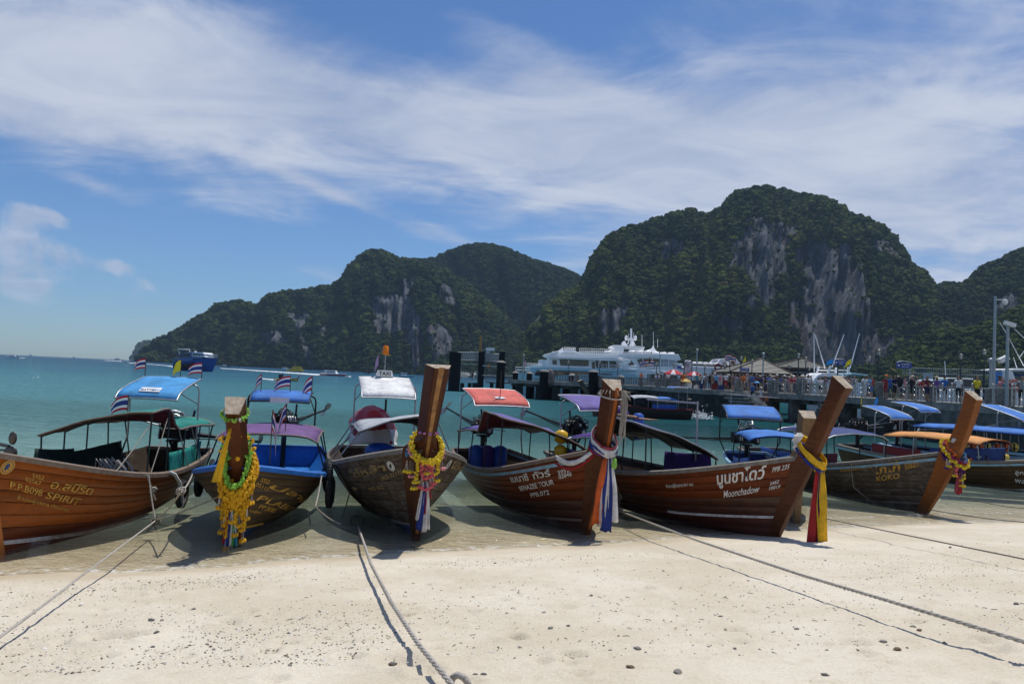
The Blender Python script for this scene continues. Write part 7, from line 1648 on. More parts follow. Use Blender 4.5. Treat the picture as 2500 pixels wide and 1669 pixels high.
# white cruiser behind the pier rail
C6 = lambda cx, cy: (1750 + cx / 5.22, 800 + cy / 5.22)
W1 = Ship('white and pale blue cruiser with tall outrigger poles behind the pier railing', 84, 'cruiser', (1500, 760), C6, 'cruiser')
W1.hull([(1230, 720), (1300, 700), (1900, 700)], [(1280, 900), (1900, 900)], 4, FW); W1.slab('cabin', [(1240, 680), (1262, 640), (1300, 600), (1360, 574), (1540, 572), (1720, 580), (1720, 720), (1240, 715)], .2, 3.8, FW)
W1.slab('windscreen', [(1285, 662), (1306, 628), (1330, 620), (1468, 626), (1455, 664)], .06, 1, GLS); W1.slab('blue_house', [(1500, 690), (1560, 590), (1720, 582), (1724, 700)], .1, 3.9, FB); W1.slab('side_window', [(1512, 668), (1560, 606), (1580, 606), (1580, 676)], -.03, 1, GLS); W1.slab('door', [(1588, 612), (1632, 614), (1634, 690), (1588, 690)], -.06, .3, FW); W1.slab('side_window', [(1598, 622), (1622, 622), (1624, 680), (1598, 680)], -.1, .3, GLS); W1.slab('side_window', [(1648, 616), (1680, 616), (1684, 676), (1648, 676)], -.03, .4, GLS)
W1.slab('flybridge_roof', [(1725, 572), (1930, 600), (1930, 612), (1720, 590)], 0, 4, FB)
for s_ in (.3, 3.5): W1.slab('flybridge_arch', [(1432, 574), (1456, 490), (1480, 486), (1468, 530), (1690, 535), (1688, 500), (1712, 500), (1716, 580), (1690, 570), (1680, 548), (1460, 545), (1456, 574)], s_, s_ + .3, FW)
for (x0, y0, x1, y1) in ((1241, 560, 1238, 66), (1380, 520, 1252, 90), (1470, 500, 1622, 84), (1700, 510, 1818, 72)): MB().tube([W1.P(x0, y0, 2), W1.P(x1, y1, 2)], [.07, .04], 6).build('outrigger_pole', [FW], W1.root)
flag(at(2034, 897, 83), .9, .75, .5, 'blue', 'blue flag on the white cruiser', (-1, 0, -.1), .4, rp=.03, group='flags on the ferries'); flag(at(2078, 899, 83), 1.0, .75, .55, 'yellow', 'yellow flag on the white cruiser', (-1, 0, -.3), .5, rp=.03, group='flags on the ferries')
C7 = lambda cx, cy: (2100 + cx / 4.1275, 680 + cy / 4.1275)
W2 = Ship('white motor boat with raked pillar at the right edge behind the pier', 60, 'motor boat', (1600, 1200), C7, 'motor_boat')
W2.hull([(1400, 1110), (1900, 1100)], [(1430, 1300), (1900, 1300)], 3.5, FW); W2.slab('raked_pillar', [(1476, 918), (1540, 914), (1600, 1080), (1500, 1100)], .1, .7, FW); W2.slab('hard_top', [(1476, 916), (1560, 905), (1900, 905), (1900, 935), (1545, 930)], 0, 3.5, FW); W2.slab('blue_awning', [(1560, 962), (1900, 968), (1900, 984), (1560, 978)], .3, 3.2, CL['navy'])
for (x0, y0, x1, y1) in ((1650, 880, 1480, 560), (1600, 800, 1720, 640), (1480, 560, 1405, 440), (1760, 700, 1555, 505), (1580, 900, 1545, 790)): MB().tube([W2.P(x0, y0, 1), W2.P(x1, y1, 1)], [.035, .02], 5).build('fishing_rod', [FW], W2.root)
c = W2.P(1545, 1075); MB().tube([c + Vector((math.cos(q) * .4, -.15, math.sin(q) * .4)) for q in np.linspace(0, 6.28, 15)[:-1]], .09, 6, closed=True, cap=False).build('life_ring', [CL['coral']], W2.root)
W3 = Ship('low white speedboat with pale blue hard top behind the railing', 70, 'speedboat', (800, 1200), C7, 'speedboat')
W3.hull([(650, 1130), (720, 1115), (1180, 1115)], [(690, 1300), (1180, 1300)], 3, FW); W3.slab('hard_top', [(700, 1028), (760, 1018), (880, 1014), (880, 1026), (705, 1036)], 0, 3, FB); W3.slab('windscreen', [(745, 1060), (880, 1050), (880, 1095), (752, 1100)], .2, 2.8, mat('clear_screen', (.30, .38, .36), .15, scale=2))
for cx in (745, 870): W3.slab('post', [(cx, 1030), (cx + 6, 1030), (cx + 6, 1110), (cx, 1110)], .1, .2, FW, 0)
MB().tube([W3.P(868, 1060, 1), W3.P(852, 830, 1)], .03, 5).build('whip_aerial', [FW], W3.root)
W4 = Ship('dark-windowed white motor boat behind the woman in white', 74, 'motor boat', (1000, 1200), C7, 'motor_boat')
W4.hull([(860, 1110), (1300, 1105)], [(880, 1300), (1300, 1300)], 3, FW); W4.slab('cabin', [(880, 1015), (900, 1000), (1130, 1004), (1150, 1016), (1160, 1110), (880, 1110)], .2, 2.8, mat('dark_cabin_grey', (.05, .05, .055), .5)); W4.slab('cabin_roof', [(885, 1006), (900, 998), (1140, 1006), (1150, 1018)], 0, 3, FW)
Q = Ship('long grey raised walkway with railing beyond the near pier', 120, 'walkway', (900, 1000), C7, 'raised_walkway')
Q.slab('walkway_deck', [(430, 1000), (1700, 1040), (1700, 1062), (430, 1022)], 0, 3, mat('dark_grey_walkway', (.10, .11, .115), .8, scale=1), 0); Q.rail([(430, 1000), (1700, 1040)], 1.6, .1, GREYP, 70, .03); Q.slab('notice_grid', [(365, 950), (450, 950), (450, 1050), (365, 1050)], -8, -7.8, FGR, 0)  # walkway deck in one even dark grey

# ------------------------------------------------------------------ boats out in the bay
def bay_boat(px, py, length_px, label, hullc, topc, kind='speed', head=0.0, cat='boat', group=None, hgt=1.0):
    """small boat whose waterline shows at (px, py); head = heading in degrees from picture right, towards the viewer positive"""
    p = on_z(px, py, 0); L = length_px * p.y / FPX / max(.35, abs(math.cos(R(head)))); rz = -R(head); root = empty('speedboat' if kind == 'speed' else ('ferry' if kind == 'ferry' else 'boat'), (p.x, p.y, 0), rz, label, cat, group)
    B_ = L * .15 if kind != 'ferry' else L * .12; fb = L * .085 * hgt; n = 14; rows = []
    for i in range(n + 1):
        u = i / n; x = -L / 2 + L * u; half = B_ * (1 - max(0, (u - .5) / .5) ** 2.2) + .02; z = fb * (1 + .7 * max(0, u - .45) ** 1.5); xr = x - .06 * L * max(0, u - .6)
        rows.append([Vector((xr, half * .7, -.2)), Vector((x, half, z)), Vector((x, -half, z)), Vector((xr, -half * .7, -.2))])
    mb = MB().sheet(rows, 0, False); mb.add(rows[0], [(0, 1, 2, 3)]); mb.build('hull', [FW if hullc is REDH and kind == 'speed' else hullc], root, fix=True)
    if hullc is REDH and kind == 'speed': MB().sheet([[Vector((v.x, v.y * 1.03, v.z * .62)) for v in r] for r in rows], 0, False).build('red_band', [REDH], root, fix=True)
    if kind == 'speed':
        MB().prism([(-L * .32, 0, fb), (L * .16, 0, fb), (L * .05, 0, fb + L * .10), (-L * .32, 0, fb + L * .10)], (0, -B_ * .7, 0), (0, B_ * .7, 0)).build('cabin', [topc], root, fix=True); MB().box((-L * .10, 0, fb + L * .06), (L * .36, B_ * 1.42, L * .035)).build('window_band', [GLS], root); MB().box((-L * .14, 0, fb + L * .115), (L * .46, B_ * 1.7, L * .02)).build('roof', [topc], root)
        for k in (-.25, .25): MB().box((-L * .52, k * B_, fb * .9), (L * .04, B_ * .3, L * .08)).build('outboard_motor', [BLACK], root)
    elif kind in ('cruise', 'ferry'):
        hs = L * (.075 if kind == 'ferry' else .10); MB().box((-L * .08, 0, fb + hs / 2), (L * .66, B_ * 1.6, hs)).build('lower_cabin', [topc], root); MB().box((-L * .08, 0, fb + hs * .6), (L * .60, B_ * 1.64, hs * .26)).build('window_band', [GLS], root)
        MB().box((-L * .12, 0, fb + hs * 1.52), (L * .50, B_ * 1.4, hs)).build('upper_cabin', [topc], root); MB().box((-L * .12, 0, fb + hs * 1.6), (L * .46, B_ * 1.43, hs * .28)).build('window_band', [GLS], root); MB().box((-L * .14, 0, fb + hs * 2.1), (L * .58, B_ * 1.6, hs * .14)).build('roof', [topc], root)
        MB().tube([(0, 0, fb + hs * 2.1), (0, 0, fb + hs * 4)], L * .006, 5).build('mast', [GREYP], root)
    elif kind == 'fishing':
        MB().box((-L * .2, 0, fb + L * .09), (L * .32, B_ * 1.3, L * .18)).build('wheelhouse', [topc], root); MB().box((-L * .2, 0, fb + L * .12), (L * .325, B_ * 1.32, L * .05)).build('window_band', [GLS], root); MB().box((-L * .22, 0, fb + L * .19), (L * .42, B_ * 1.6, L * .015)).build('roof', [topc], root); MB().tube([(L * .05, 0, fb), (L * .05, 0, fb + L * .4)], L * .008, 5).build('mast', [GREYP], root)
    return root, L
NAVYH = mat('navy_hull_paint', (.02, .035, .07), .4, scale=.5); YELH = mat('yellow_hull_paint', (.88, .60, .04), .4, scale=.5, var=.1); REDH = mat('dark_red_hull_paint', (.28, .02, .04), .35, scale=.5); GRNH = mat('dark_green_hull_paint', (.02, .09, .07), .4, scale=.5); DRKH = mat('dark_hull_paint', (.035, .03, .03), .5, scale=.5); LTB = mat('light_blue_hull_paint', (.16, .32, .46), .4, scale=.5)
for a in ((27, 872, 30, 'small white speedboat nearest the left picture edge on the horizon', FW, FW, 'speed', 180), (74, 868, 10, 'tiny white boat on the horizon right of the leftmost speedboat', FW, FW, 'cruise', 180), (180, 873, 8, 'tiny white boat alone on the horizon', FW, FW, 'cruise', 180), (284, 880, 28, 'white speedboat throwing foam left of the green boat', FW, FW, 'speed', 180), (322, 884, 12, 'green-hulled white boat coming straight on at the hill foot', GRNH, FW, 'fishing', 62),
          (372, 884, 52, 'long white yacht moored at the tip of the hill', FW, FW, 'cruise', 180), (408, 885, 20, 'small white boat between the yacht and the blue ferry', FW, FW, 'speed', 180), (552, 896, 22, 'navy fishing boat right of the blue ferry', NAVYH, FW, 'fishing', 10), (586, 898, 6, 'tiny dark dinghy under the hill', DRKH, DRKH, 'fishing', 0), (720, 906, 40, 'yellow two-deck dive boat', YELH, YELH, 'cruise', 170), (670, 898, 20, 'low white boat moored left of the yellow dive boat', FW, FW, 'speed', 0), (697, 900, 18, 'second low white boat moored by the yellow dive boat', FW, FW, 'speed', 0),
          (867, 911, 18, 'small grey boat under the cliffs right of the red speedboat', LTB, FGR, 'fishing', 180), (897, 912, 17, 'small dark red boat under the cliffs', DRKH, REDH, 'fishing', 180), (935, 914, 34, 'yellow boat behind the violet pennant', YELH, FW, 'cruise', 0), (993, 921, 38, 'light blue fishing boat with white roof left of the tall bow post', LTB, FW, 'fishing', 10)): bay_boat(*a)
r_, L = bay_boat(815, 917, 62, 'white and dark red speedboat with foaming wake crossing the bay', REDH, FW, 'speed', 4)
# small far long-tail in front of the yellow boat
r_, L = bay_boat(700, 929, 58, 'dark long-tail with yellow stripe crossing in front of the yellow dive boat', DRKH, BLACK, 'none', 8)
p = L; MB().tube([(L * .46, 0, .5), (L * .56, 0, L * .24)], L * .018, 6).build('stem_post', [REDH], r_); MB().box((0, 0, L * .05), (L * .94, L * .29, L * .022)).build('yellow_stripe', [YELH], r_); MB().box((-L * .30, 0, L * .17), (L * .09, L * .07, L * .16)).box((-L * .22, .3, L * .19), (L * .05, L * .05, L * .15)).build('engine', [BLACK], r_)
for k in (-.1, .05, .22): MB().ball((L * k, -.6, L * .13), L * .04, 8, 6, 0, 0, (1, .6, 1.2)).build('cargo_float', [CL['coral'] if k < .1 else FW], r_)
# blue ferry: bow to the right, three-quarter view
CB = lambda cx, cy: (420 + cx / 19.575, 840 + cy / 19.575)
Bf = Ship('big blue two-deck ferry steaming out across the bay', 3.0 * FPX / (905 - 883.5), 'ferry', (900, 1200), CB)
BLUF = mat('ferry_royal_blue', (.012, .075, .30), .3, scale=.4, var=.12); BLUL = mat('ferry_mid_blue', (.07, .16, .36), .4, scale=.4); 
Bf.hull([(40, 900), (1000, 760), (1350, 700), (1950, 660)], [(60, 1180), (1680, 1290)], 9, BLUF, False)
Bf.slab('lower_house', [(40, 700), (980, 690), (1000, 880), (40, 920)], .2, 8.8, BLUL, 0)
for k in range(11): Bf.slab('lower_window', [(90 + k * 80, 800), (140 + k * 80, 795), (140 + k * 80, 850), (90 + k * 80, 855)], .05, .4, GLS, 0)
Bf.slab('upper_house', [(270, 560), (850, 500), (1380, 600), (1400, 690), (420, 690), (300, 660)], .8, 8.2, BLUL, 0); Bf.slab('upper_window', [(300, 545), (820, 530), (820, 600), (300, 610)], .6, 1.2, GLS, 0); Bf.slab('roof', [(240, 500), (900, 400), (1540, 470), (1500, 490), (880, 450), (250, 540)], .4, 8.6, BLUL, 0)
Bf.slab('wheelhouse', [(880, 460), (1480, 480), (1540, 610), (960, 580)], .6, 8.4, FW, 0)
for k in range(4): Bf.slab('bridge_window', [(960 + k * 130, 475), (1060 + k * 130, 480), (1075 + k * 130, 545), (975 + k * 130, 540)], .4, .9, GLS, 0)
Bf.slab('wheelhouse_roof', [(890, 370), (1440, 390), (1540, 475), (980, 440)], .4, 8.6, FW, 0)
mb = MB()
for d in (1, 8): mb.tube([Bf.P(350, 460, d), Bf.P(270, 240, d), Bf.P(840, 265, d), Bf.P(835, 400, d)], .25, 5)
mb.build('roof_frame', [FGR], Bf.root); MB().tube([Bf.P(1115, 400, 4), Bf.P(1115, 325, 4)], .4, 6).build('horn_mast', [FW], Bf.root); Bf.rail([(1350, 690), (1950, 655)], 1.2, 4, FGR, 14, .08)
for cx, cy in ((160, 1070), (420, 1050), (670, 1020), (950, 980), (290, 890)): MB().ball(Bf.P(cx, cy, -.2), .9, 8, 6, 0, 0, (1, .4, 1)).build('fender', [BLACK], Bf.root)
# wakes
def wake(pts, w0, w1, label, n=60):
    P_ = [on_z(px, py, 0) for px, py in pts]; V, F_ = [], []; k = 0; mb = MB(); S_ = path(P_, sum((b - a).length for a, b in zip(P_[:-1], P_[1:])) / n)
    rows = []
    for i, p in enumerate(S_):
        u = i / (len(S_) - 1); t = (S_[min(i + 1, len(S_) - 1)] - S_[max(i - 1, 0)]).normalized(); s_ = Vector((-t.y, t.x, 0)); w = (w0 + (w1 - w0) * u)
        a, b = rng.uniform(.5, 1.1), rng.uniform(.5, 1.1); rows.append([p + s_ * w * a + Vector((0, 0, .03)), p + s_ * w * .3 + Vector((0, 0, .12 + w * .10 * rng.random())), p - s_ * w * .3 + Vector((0, 0, .12 + w * .1 * rng.random())), p - s_ * w * b + Vector((0, 0, .03))])
    tag(mb.sheet(rows, 0, False).build('wake', [foam_mat()]), label, 'wake', kind='stuff')
wake([(540, 899), (600, 903), (690, 909), (790, 916)], 1.2, 3.2, 'long white wake trailing behind the red speedboat', 110); wake([(640, 924.5), (672, 928)], .3, .8, 'short white wake behind the dark long-tail', 20); wake([(846, 920), (856, 919)], 1.4, .4, 'bow wave of the red speedboat', 8); wake([(258, 880), (300, 882)], 3, 4, 'foam behind the white speedboat near the hill foot', 20); wake([(312, 886), (340, 886.5)], 3, 3, 'bow foam of the green-hulled boat', 12); wake([(508, 905.5), (520, 906)], 1.5, .5, 'bow wave of the blue ferry', 6); wake([(44, 873.5), (62, 874)], 2, .5, 'wake of the leftmost speedboat', 8); wake([(345, 887), (410, 893), (428, 896)], .8, 1.4, 'thin wake behind the blue ferry', 30); wake([(1700, 1004), (1730, 1006)], .5, .2, 'foam trail of the boat passing the pier', 12)
# ------------------------------------------------------------------ people
SKINS = [mat('skin_tone_' + n, c, .5, scale=8, var=.06) for n, c in (('light', (.46, .29, .21)), ('tan', (.32, .18, .11)), ('brown', (.18, .095, .055)))]
HAIR = [mat('hair_black', (.012, .010, .009), .5), mat('hair_brown', (.07, .035, .018), .5), mat('hair_fair', (.30, .19, .09), .5)]
FAB = {}
def fab(nm):
    c = {'white': (.72, .72, .71), 'black': (.016, .016, .018), 'navy': (.02, .03, .085), 'blue': (.03, .13, .42), 'sky': (.14, .38, .64), 'red': (.38, .025, .03), 'orange': (.66, .16, .03), 'yellow': (.72, .56, .02), 'grey': (.28, .28, .29), 'pink': (.60, .24, .28), 'green': (.06, .22, .10), 'khaki': (.30, .24, .15), 'maroon': (.16, .02, .03), 'teal': (.03, .26, .28), 'purple': (.14, .06, .26), 'beige': (.52, .44, .34), 'patterned': (.22, .15, .14), 'denim': (.06, .10, .19)}[nm]
    return mat('clothes_' + nm, c, .8, scale=10, var=.25 if nm != 'patterned' else .9, bump=.2)
_pose = {}
def pose_mesh(kind, longp, skirt):
    """one continuous body grown over a jointed skeleton, coloured by where cloth ends"""
    key = (kind, longp, skirt)
    if key in _pose: return _pose[key]
    s = 1
    J = {'pel': (0, 0, .94), 'sp': (0, -.01, 1.12), 'ch': (0, -.01, 1.30), 'nk': (0, 0, 1.46), 'hd': (0, .02, 1.56), 'hc': (0, .01, 1.64), 'ht': (0, 0, 1.72)}
    hips = {'l': (.095, 0, .90), 'r': (-.095, 0, .90)}; st = {'stand': (0, 0), 'walk': (.18, -.20), 'raise': (0, 0), 'phone': (0, 0), 'lean': (.05, -.05), 'sit': (0, 0)}[kind]
    E = [('pel', 'sp'), ('sp', 'ch'), ('ch', 'nk'), ('nk', 'hd'), ('hd', 'hc'), ('hc', 'ht')]
    for q, sg, d in (('l', 1, st[0]), ('r', -1, st[1])):
        J['hp' + q] = hips[q]
        if kind == 'sit': J['kn' + q] = (.13 * sg, .42, .86); J['an' + q] = (.13 * sg, .46, .46); J['to' + q] = (.14 * sg, .62, .42)
        else: J['kn' + q] = (.10 * sg, d * .55 + .02, .50); J['an' + q] = (.105 * sg, d - (.06 if d < 0 else 0), .085 if d >= 0 else .13); J['to' + q] = (.12 * sg, d + .14, .035)
        E += [('pel', 'hp' + q), ('hp' + q, 'kn' + q), ('kn' + q, 'an' + q), ('an' + q, 'to' + q)]
        J['sh' + q] = (.185 * sg, -.01, 1.40)
        if kind == 'raise' and q == 'l': J['el' + q] = (.34, .10, 1.52); J['wr' + q] = (.14, .16, 1.68); J['fi' + q] = (.05, .15, 1.72)
        elif kind == 'phone': J['el' + q] = (.25 * sg, .05, 1.14); J['wr' + q] = (.10 * sg, .30, 1.22); J['fi' + q] = (.05 * sg, .37, 1.26)
        elif kind == 'lean': J['el' + q] = (.27 * sg, -.02, 1.13); J['wr' + q] = (.17 * sg, .22, 1.02); J['fi' + q] = (.14 * sg, .30, 1.0)
        else: J['el' + q] = (.245 * sg, -.02 - d * .35, 1.13); J['wr' + q] = (.25 * sg, .05 - d * .6, .88); J['fi' + q] = (.24 * sg, .08 - d * .65, .78)
        E += [('ch', 'sh' + q), ('sh' + q, 'el' + q), ('el' + q, 'wr' + q), ('wr' + q, 'fi' + q)]
    rad = {'pel': (.155, .11), 'sp': (.135, .10), 'ch': (.165, .115), 'nk': (.055, .055), 'hd': (.068, .078), 'hc': (.082, .098), 'ht': (.055, .065)}
    for q in 'lr': rad.update({'hp' + q: (.095, .10), 'kn' + q: (.062, .062), 'an' + q: (.040, .042), 'to' + q: (.042, .030), 'sh' + q: (.068, .068), 'el' + q: (.044, .044), 'wr' + q: (.031, .031), 'fi' + q: (.030, .018)})
    names = list(J); me = bpy.data.meshes.new('body'); me.from_pydata([J[n] for n in names], [(names.index(a), names.index(b)) for a, b in E], [])
    o = bpy.data.objects.new('body', me); COL.objects.link(o); sk = o.modifiers.new('skin', 'SKIN'); sk.use_smooth_shade = True
    for i, n in enumerate(names): me.skin_vertices[0].data[i].radius = rad[n]; me.skin_vertices[0].data[i].use_root = (n == 'pel')
    sd = o.modifiers.new('sub', 'SUBSURF'); sd.levels = sd.render_levels = 1
    bpy.context.view_layer.update(); m2 = bpy.data.meshes.new_from_object(o.evaluated_get(bpy.context.evaluated_depsgraph_get())); bpy.data.objects.remove(o)
    for p in m2.polygons:
        c = p.center; arm = abs(c.x) > .20 and c.z < 1.36 or (c.z > 1.5 and abs(c.x) > .11) or (kind in ('phone', 'lean') and c.y > .13 and .95 < c.z < 1.4)
        if c.z > 1.665 or (c.z > 1.54 and c.y < -.035 and abs(c.x) < .12): mi = 3
        elif c.z > 1.44: mi = 0
        elif arm: mi = 1 if (c.z > 1.22 and abs(c.x) < .30) else 0
        elif c.z > .98: mi = 1
        elif kind == 'sit': mi = 2 if c.y < (.5 if longp else .36) else 0
        elif c.z > (.10 if longp else .52): mi = 2
        elif c.z < .075: mi = 4
        else: mi = 0
        p.material_index = mi; p.use_smooth = True
    _pose[key] = m2; return m2
SHOE = mat('dark_sandals', (.04, .03, .025), .7)
def person(px, Y, top, bot, label, kind='stand', hd=0, longp=False, skin=1, hair=0, h=1.0, hat=None, group='people on the pier', z=None, back=0.0):
    p = deck(px, Y) if z is None else at(px, z, Y); me = pose_mesh(kind, longp, False).copy()
    for m_ in (SKINS[skin], fab(top), fab(bot), HAIR[hair], SHOE): me.materials.append(m_)
    o = link('person', me); o.location = p; o.rotation_euler = (0, 0, R(hd)); o.scale = (h, h, h); tag(o, label, 'person', group)
    if hair == 1 or kind == 'raise' or skin == 0 and rng.random() < .4:
        MB().ball((0, -.055, 1.52), .085, 8, 6, 0, .08, (.95, .6, 1.7)).build('long_hair', [HAIR[hair]], o)
    if hat: MB().tube([(0, .0, 1.70), (0, .0, 1.72)], [.17, .16], 10).ball((0, 0, 1.71), .105, 10, 6, 0, 0, (1, 1.1, .75)).build('hat', [fab(hat)], o)
    return o
# people the photograph lets one tell apart
person(2183, 55.2, 'navy', 'black', 'person in dark shirt and black shorts carrying a big black backpack at the railing', 'lean', 200, hair=1)
bk = MB().ball((0, 0, 0), .30, 12, 9, 0, .05, (.78, .62, 1.35)).box((0, .14, .1), (.34, .1, .5), None); bp_ = deck(2187, 54.8); o = bk.build('backpack', [fab('black')]); o.location = bp_ + Vector((.14, -.22, 1.28)); tag(o, 'big black backpack worn on the pier', 'backpack')
person(2173, 56.5, 'blue', 'denim', 'person in blue shirt and denim shorts left of the big backpack', 'walk', 120); person(2162, 57.5, 'red', 'red', 'person in red dress and yellow-red cap beside the concrete block', 'stand', 160, hat='orange')
person(2226, 55.2, 'black', 'black', 'woman in black with pale headband and raised hand at the railing', 'raise', 200, skin=0, hat='beige'); person(2239, 57, 'pink', 'grey', 'person in pink top right of the woman with raised hand', 'stand', 30, skin=0)
person(2262, 52.4, 'maroon', 'navy', 'person with dark hair leaning over the pale block', 'lean', 180, hair=1); person(2338, 48.6, 'white', 'black', 'woman in white top and black shorts with long brown hair at the railing', 'stand', 170, hair=1, skin=1, h=1.0)
person(2384, 47.6, 'yellow', 'black', 'woman in bright yellow top and black shorts at the railing', 'stand', 190, skin=1, hair=0); person(2493, 43.6, 'grey', 'black', 'person in checked grey shirt at the right picture edge', 'lean', 140)
person(1972, 71.2, 'white', 'black', 'man in white shirt with dark bag strap leaning on the railing', 'lean', 190, skin=2, h=1.06); person(2013, 68.2, 'patterned', 'grey', 'person in patterned top beside the white cruiser', 'walk', 90, hair=1); person(2084, 61.8, 'grey', 'white', 'man in pale grey shirt holding a phone right of the leaning bow post', 'phone', 160, skin=0, hair=1)
person(2110, 60.5, 'white', 'white', 'person all in white at the railing', 'lean', 190, longp=True, skin=2); person(2119, 61.5, 'sky', 'navy', 'person in pale blue shirt right of the person all in white', 'stand', 170); person(2127, 62.5, 'red', 'blue', 'person in red and blue top behind the railing', 'walk', 200)
person(2445, 47.5, 'pink', 'grey', 'person in pink checked shirt behind the wide concrete block', 'stand', 180, skin=0)
person(1667, 84.6, 'orange', 'orange', 'vendor in orange sitting under the pale yellow parasol', 'sit', 150, group='people on the pier'); person(1723, 84, 'grey', 'grey', 'person in grey shirt with hands at the face near the pier edge', 'phone', 150, longp=True, skin=0); person(1732, 83.6, 'black', 'black', 'person in black with a backpack beside the person in grey', 'stand', 200, longp=True)
person(1748, 83.5, 'sky', 'navy', 'person in bright blue shirt on the pier edge', 'stand', 170, h=1.02); person(1757, 84, 'pink', 'beige', 'person in pale pink top right of the bright blue shirt', 'walk', 160, skin=0, hair=2); person(1771, 81.6, 'white', 'red', 'tall man in white T-shirt and red shorts seen from behind', 'stand', 0, skin=2, h=1.06)
person(1783, 82.5, 'black', 'black', 'person in black right of the man in red shorts', 'walk', 60, longp=True); person(1788, 80.6, 'patterned', 'patterned', 'woman in patterned brown dress with bare legs', 'stand', 40, skin=0, hair=2); person(1795, 82, 'purple', 'blue', 'person in purple top beside the concrete pillar', 'walk', 100)
person(1814, 77.2, 'orange', 'navy', 'person in orange and blue sitting on the edge of the steps', 'sit', 160); person(1836, 74.2, 'blue', 'black', 'man in blue shirt and dark trousers standing on the steps', 'stand', 30, longp=True, z=982, h=1.05); person(1857, 74.4, 'white', 'pink', 'woman in white hat and pink skirt low on the steps', 'stand', 150, skin=0, hair=1, z=990, hat='white'); person(1870, 73.5, 'orange', 'navy', 'crouching person in orange at the foot of the steps', 'sit', 120, z=1004)
person(1896, 74.5, 'black', 'navy', 'person in white cap and dark shirt right of the blue parasol', 'stand', 180, hat='white'); person(1877, 75.5, 'blue', 'grey', 'person in blue shirt behind the grey-brown parasol', 'phone', 160); person(1822, 80.5, 'white', 'grey', 'person in white with pale scarf left of the blue parasol', 'stand', 150, skin=0, hat='pink')
person(1108, 139.5, 'red', 'black', 'person in red on the landing stage', 'stand', 180); person(1113, 140, 'sky', 'black', 'person in pale blue and white cap on the landing stage', 'stand', 170, hat='white'); person(1153, 140.5, 'black', 'black', 'person in black on the landing stage', 'stand', 150); person(1184, 138, 'black', 'navy', 'person in dark clothes beside the gantry column', 'walk', 100)
for pr in [o for o in bpy.data.objects if o.name.startswith('person') and 'landing stage' in o.get('label', '') or 'gantry column' in o.get('label', '')]:
    pr.location.z = at(1140, 928, 140).z
person(1585, 99, 'black', 'black', 'dark figure at the stern of the tall ferry', 'sit', 100, z=904); person(1565, 97, 'orange', 'black', 'person in orange vest behind the balustrade', 'stand', 180)
# the packed crowd behind
tops = ['white', 'black', 'navy', 'blue', 'red', 'grey', 'pink', 'white', 'sky', 'green', 'beige', 'orange', 'maroon', 'teal', 'white', 'black', 'khaki', 'purple']; bots = ['black', 'navy', 'grey', 'denim', 'khaki', 'black', 'beige']
seen = set(); spots = [(rng.uniform(1800, 1960), None) for _ in range(62)] + [(rng.uniform(1960, 2075), None) for _ in range(20)] + [(rng.uniform(1600, 1720), 'far') for _ in range(14)] + [(rng.uniform(1735, 1800), None) for _ in range(8)] + [(rng.uniform(2145, 2480), 'near') for _ in range(14)]
mark = [(1700, 'behind the striped parasols'), (1800, 'left of the pier steps'), (1880, 'before the left pavilion'), (1960, 'before the right pavilion'), (2080, 'by the white cruiser'), (2260, 'left of the woman in white'), (2600, 'right of the woman in yellow')]
for px, kd in sorted(spots):
    e = edge_at(px).y; Y = e + (rng.uniform(3, 7.5) if kd != 'far' else rng.uniform(1.5, 6)) * (.6 if kd == 'near' else 1); t_, b_ = rng.choice(tops), rng.choice(bots); wh = next(n for m_, n in mark if px < m_); hat = rng.choice([None, None, None, 'white', 'beige', 'black']); pz = rng.choice(['stand', 'stand', 'walk', 'lean', 'phone'])
    lab = 'person in %s top and %s %s%s %s' % (t_, b_, 'trousers' if (lp := rng.random() < .4) else 'shorts', (' with %s hat' % hat) if hat else '', wh)
    lab = next(l for l in (lab, 'another ' + lab, 'a third ' + lab, 'one more ' + lab) if l not in seen or l.startswith('one more')); seen.add(lab)
    person(px, Y, t_, b_, lab, pz, rng.uniform(0, 360), lp, rng.choice([0, 1, 1, 2]), rng.choice([0, 0, 1, 2]), rng.uniform(.92, 1.05), hat, 'crowd on the pier')

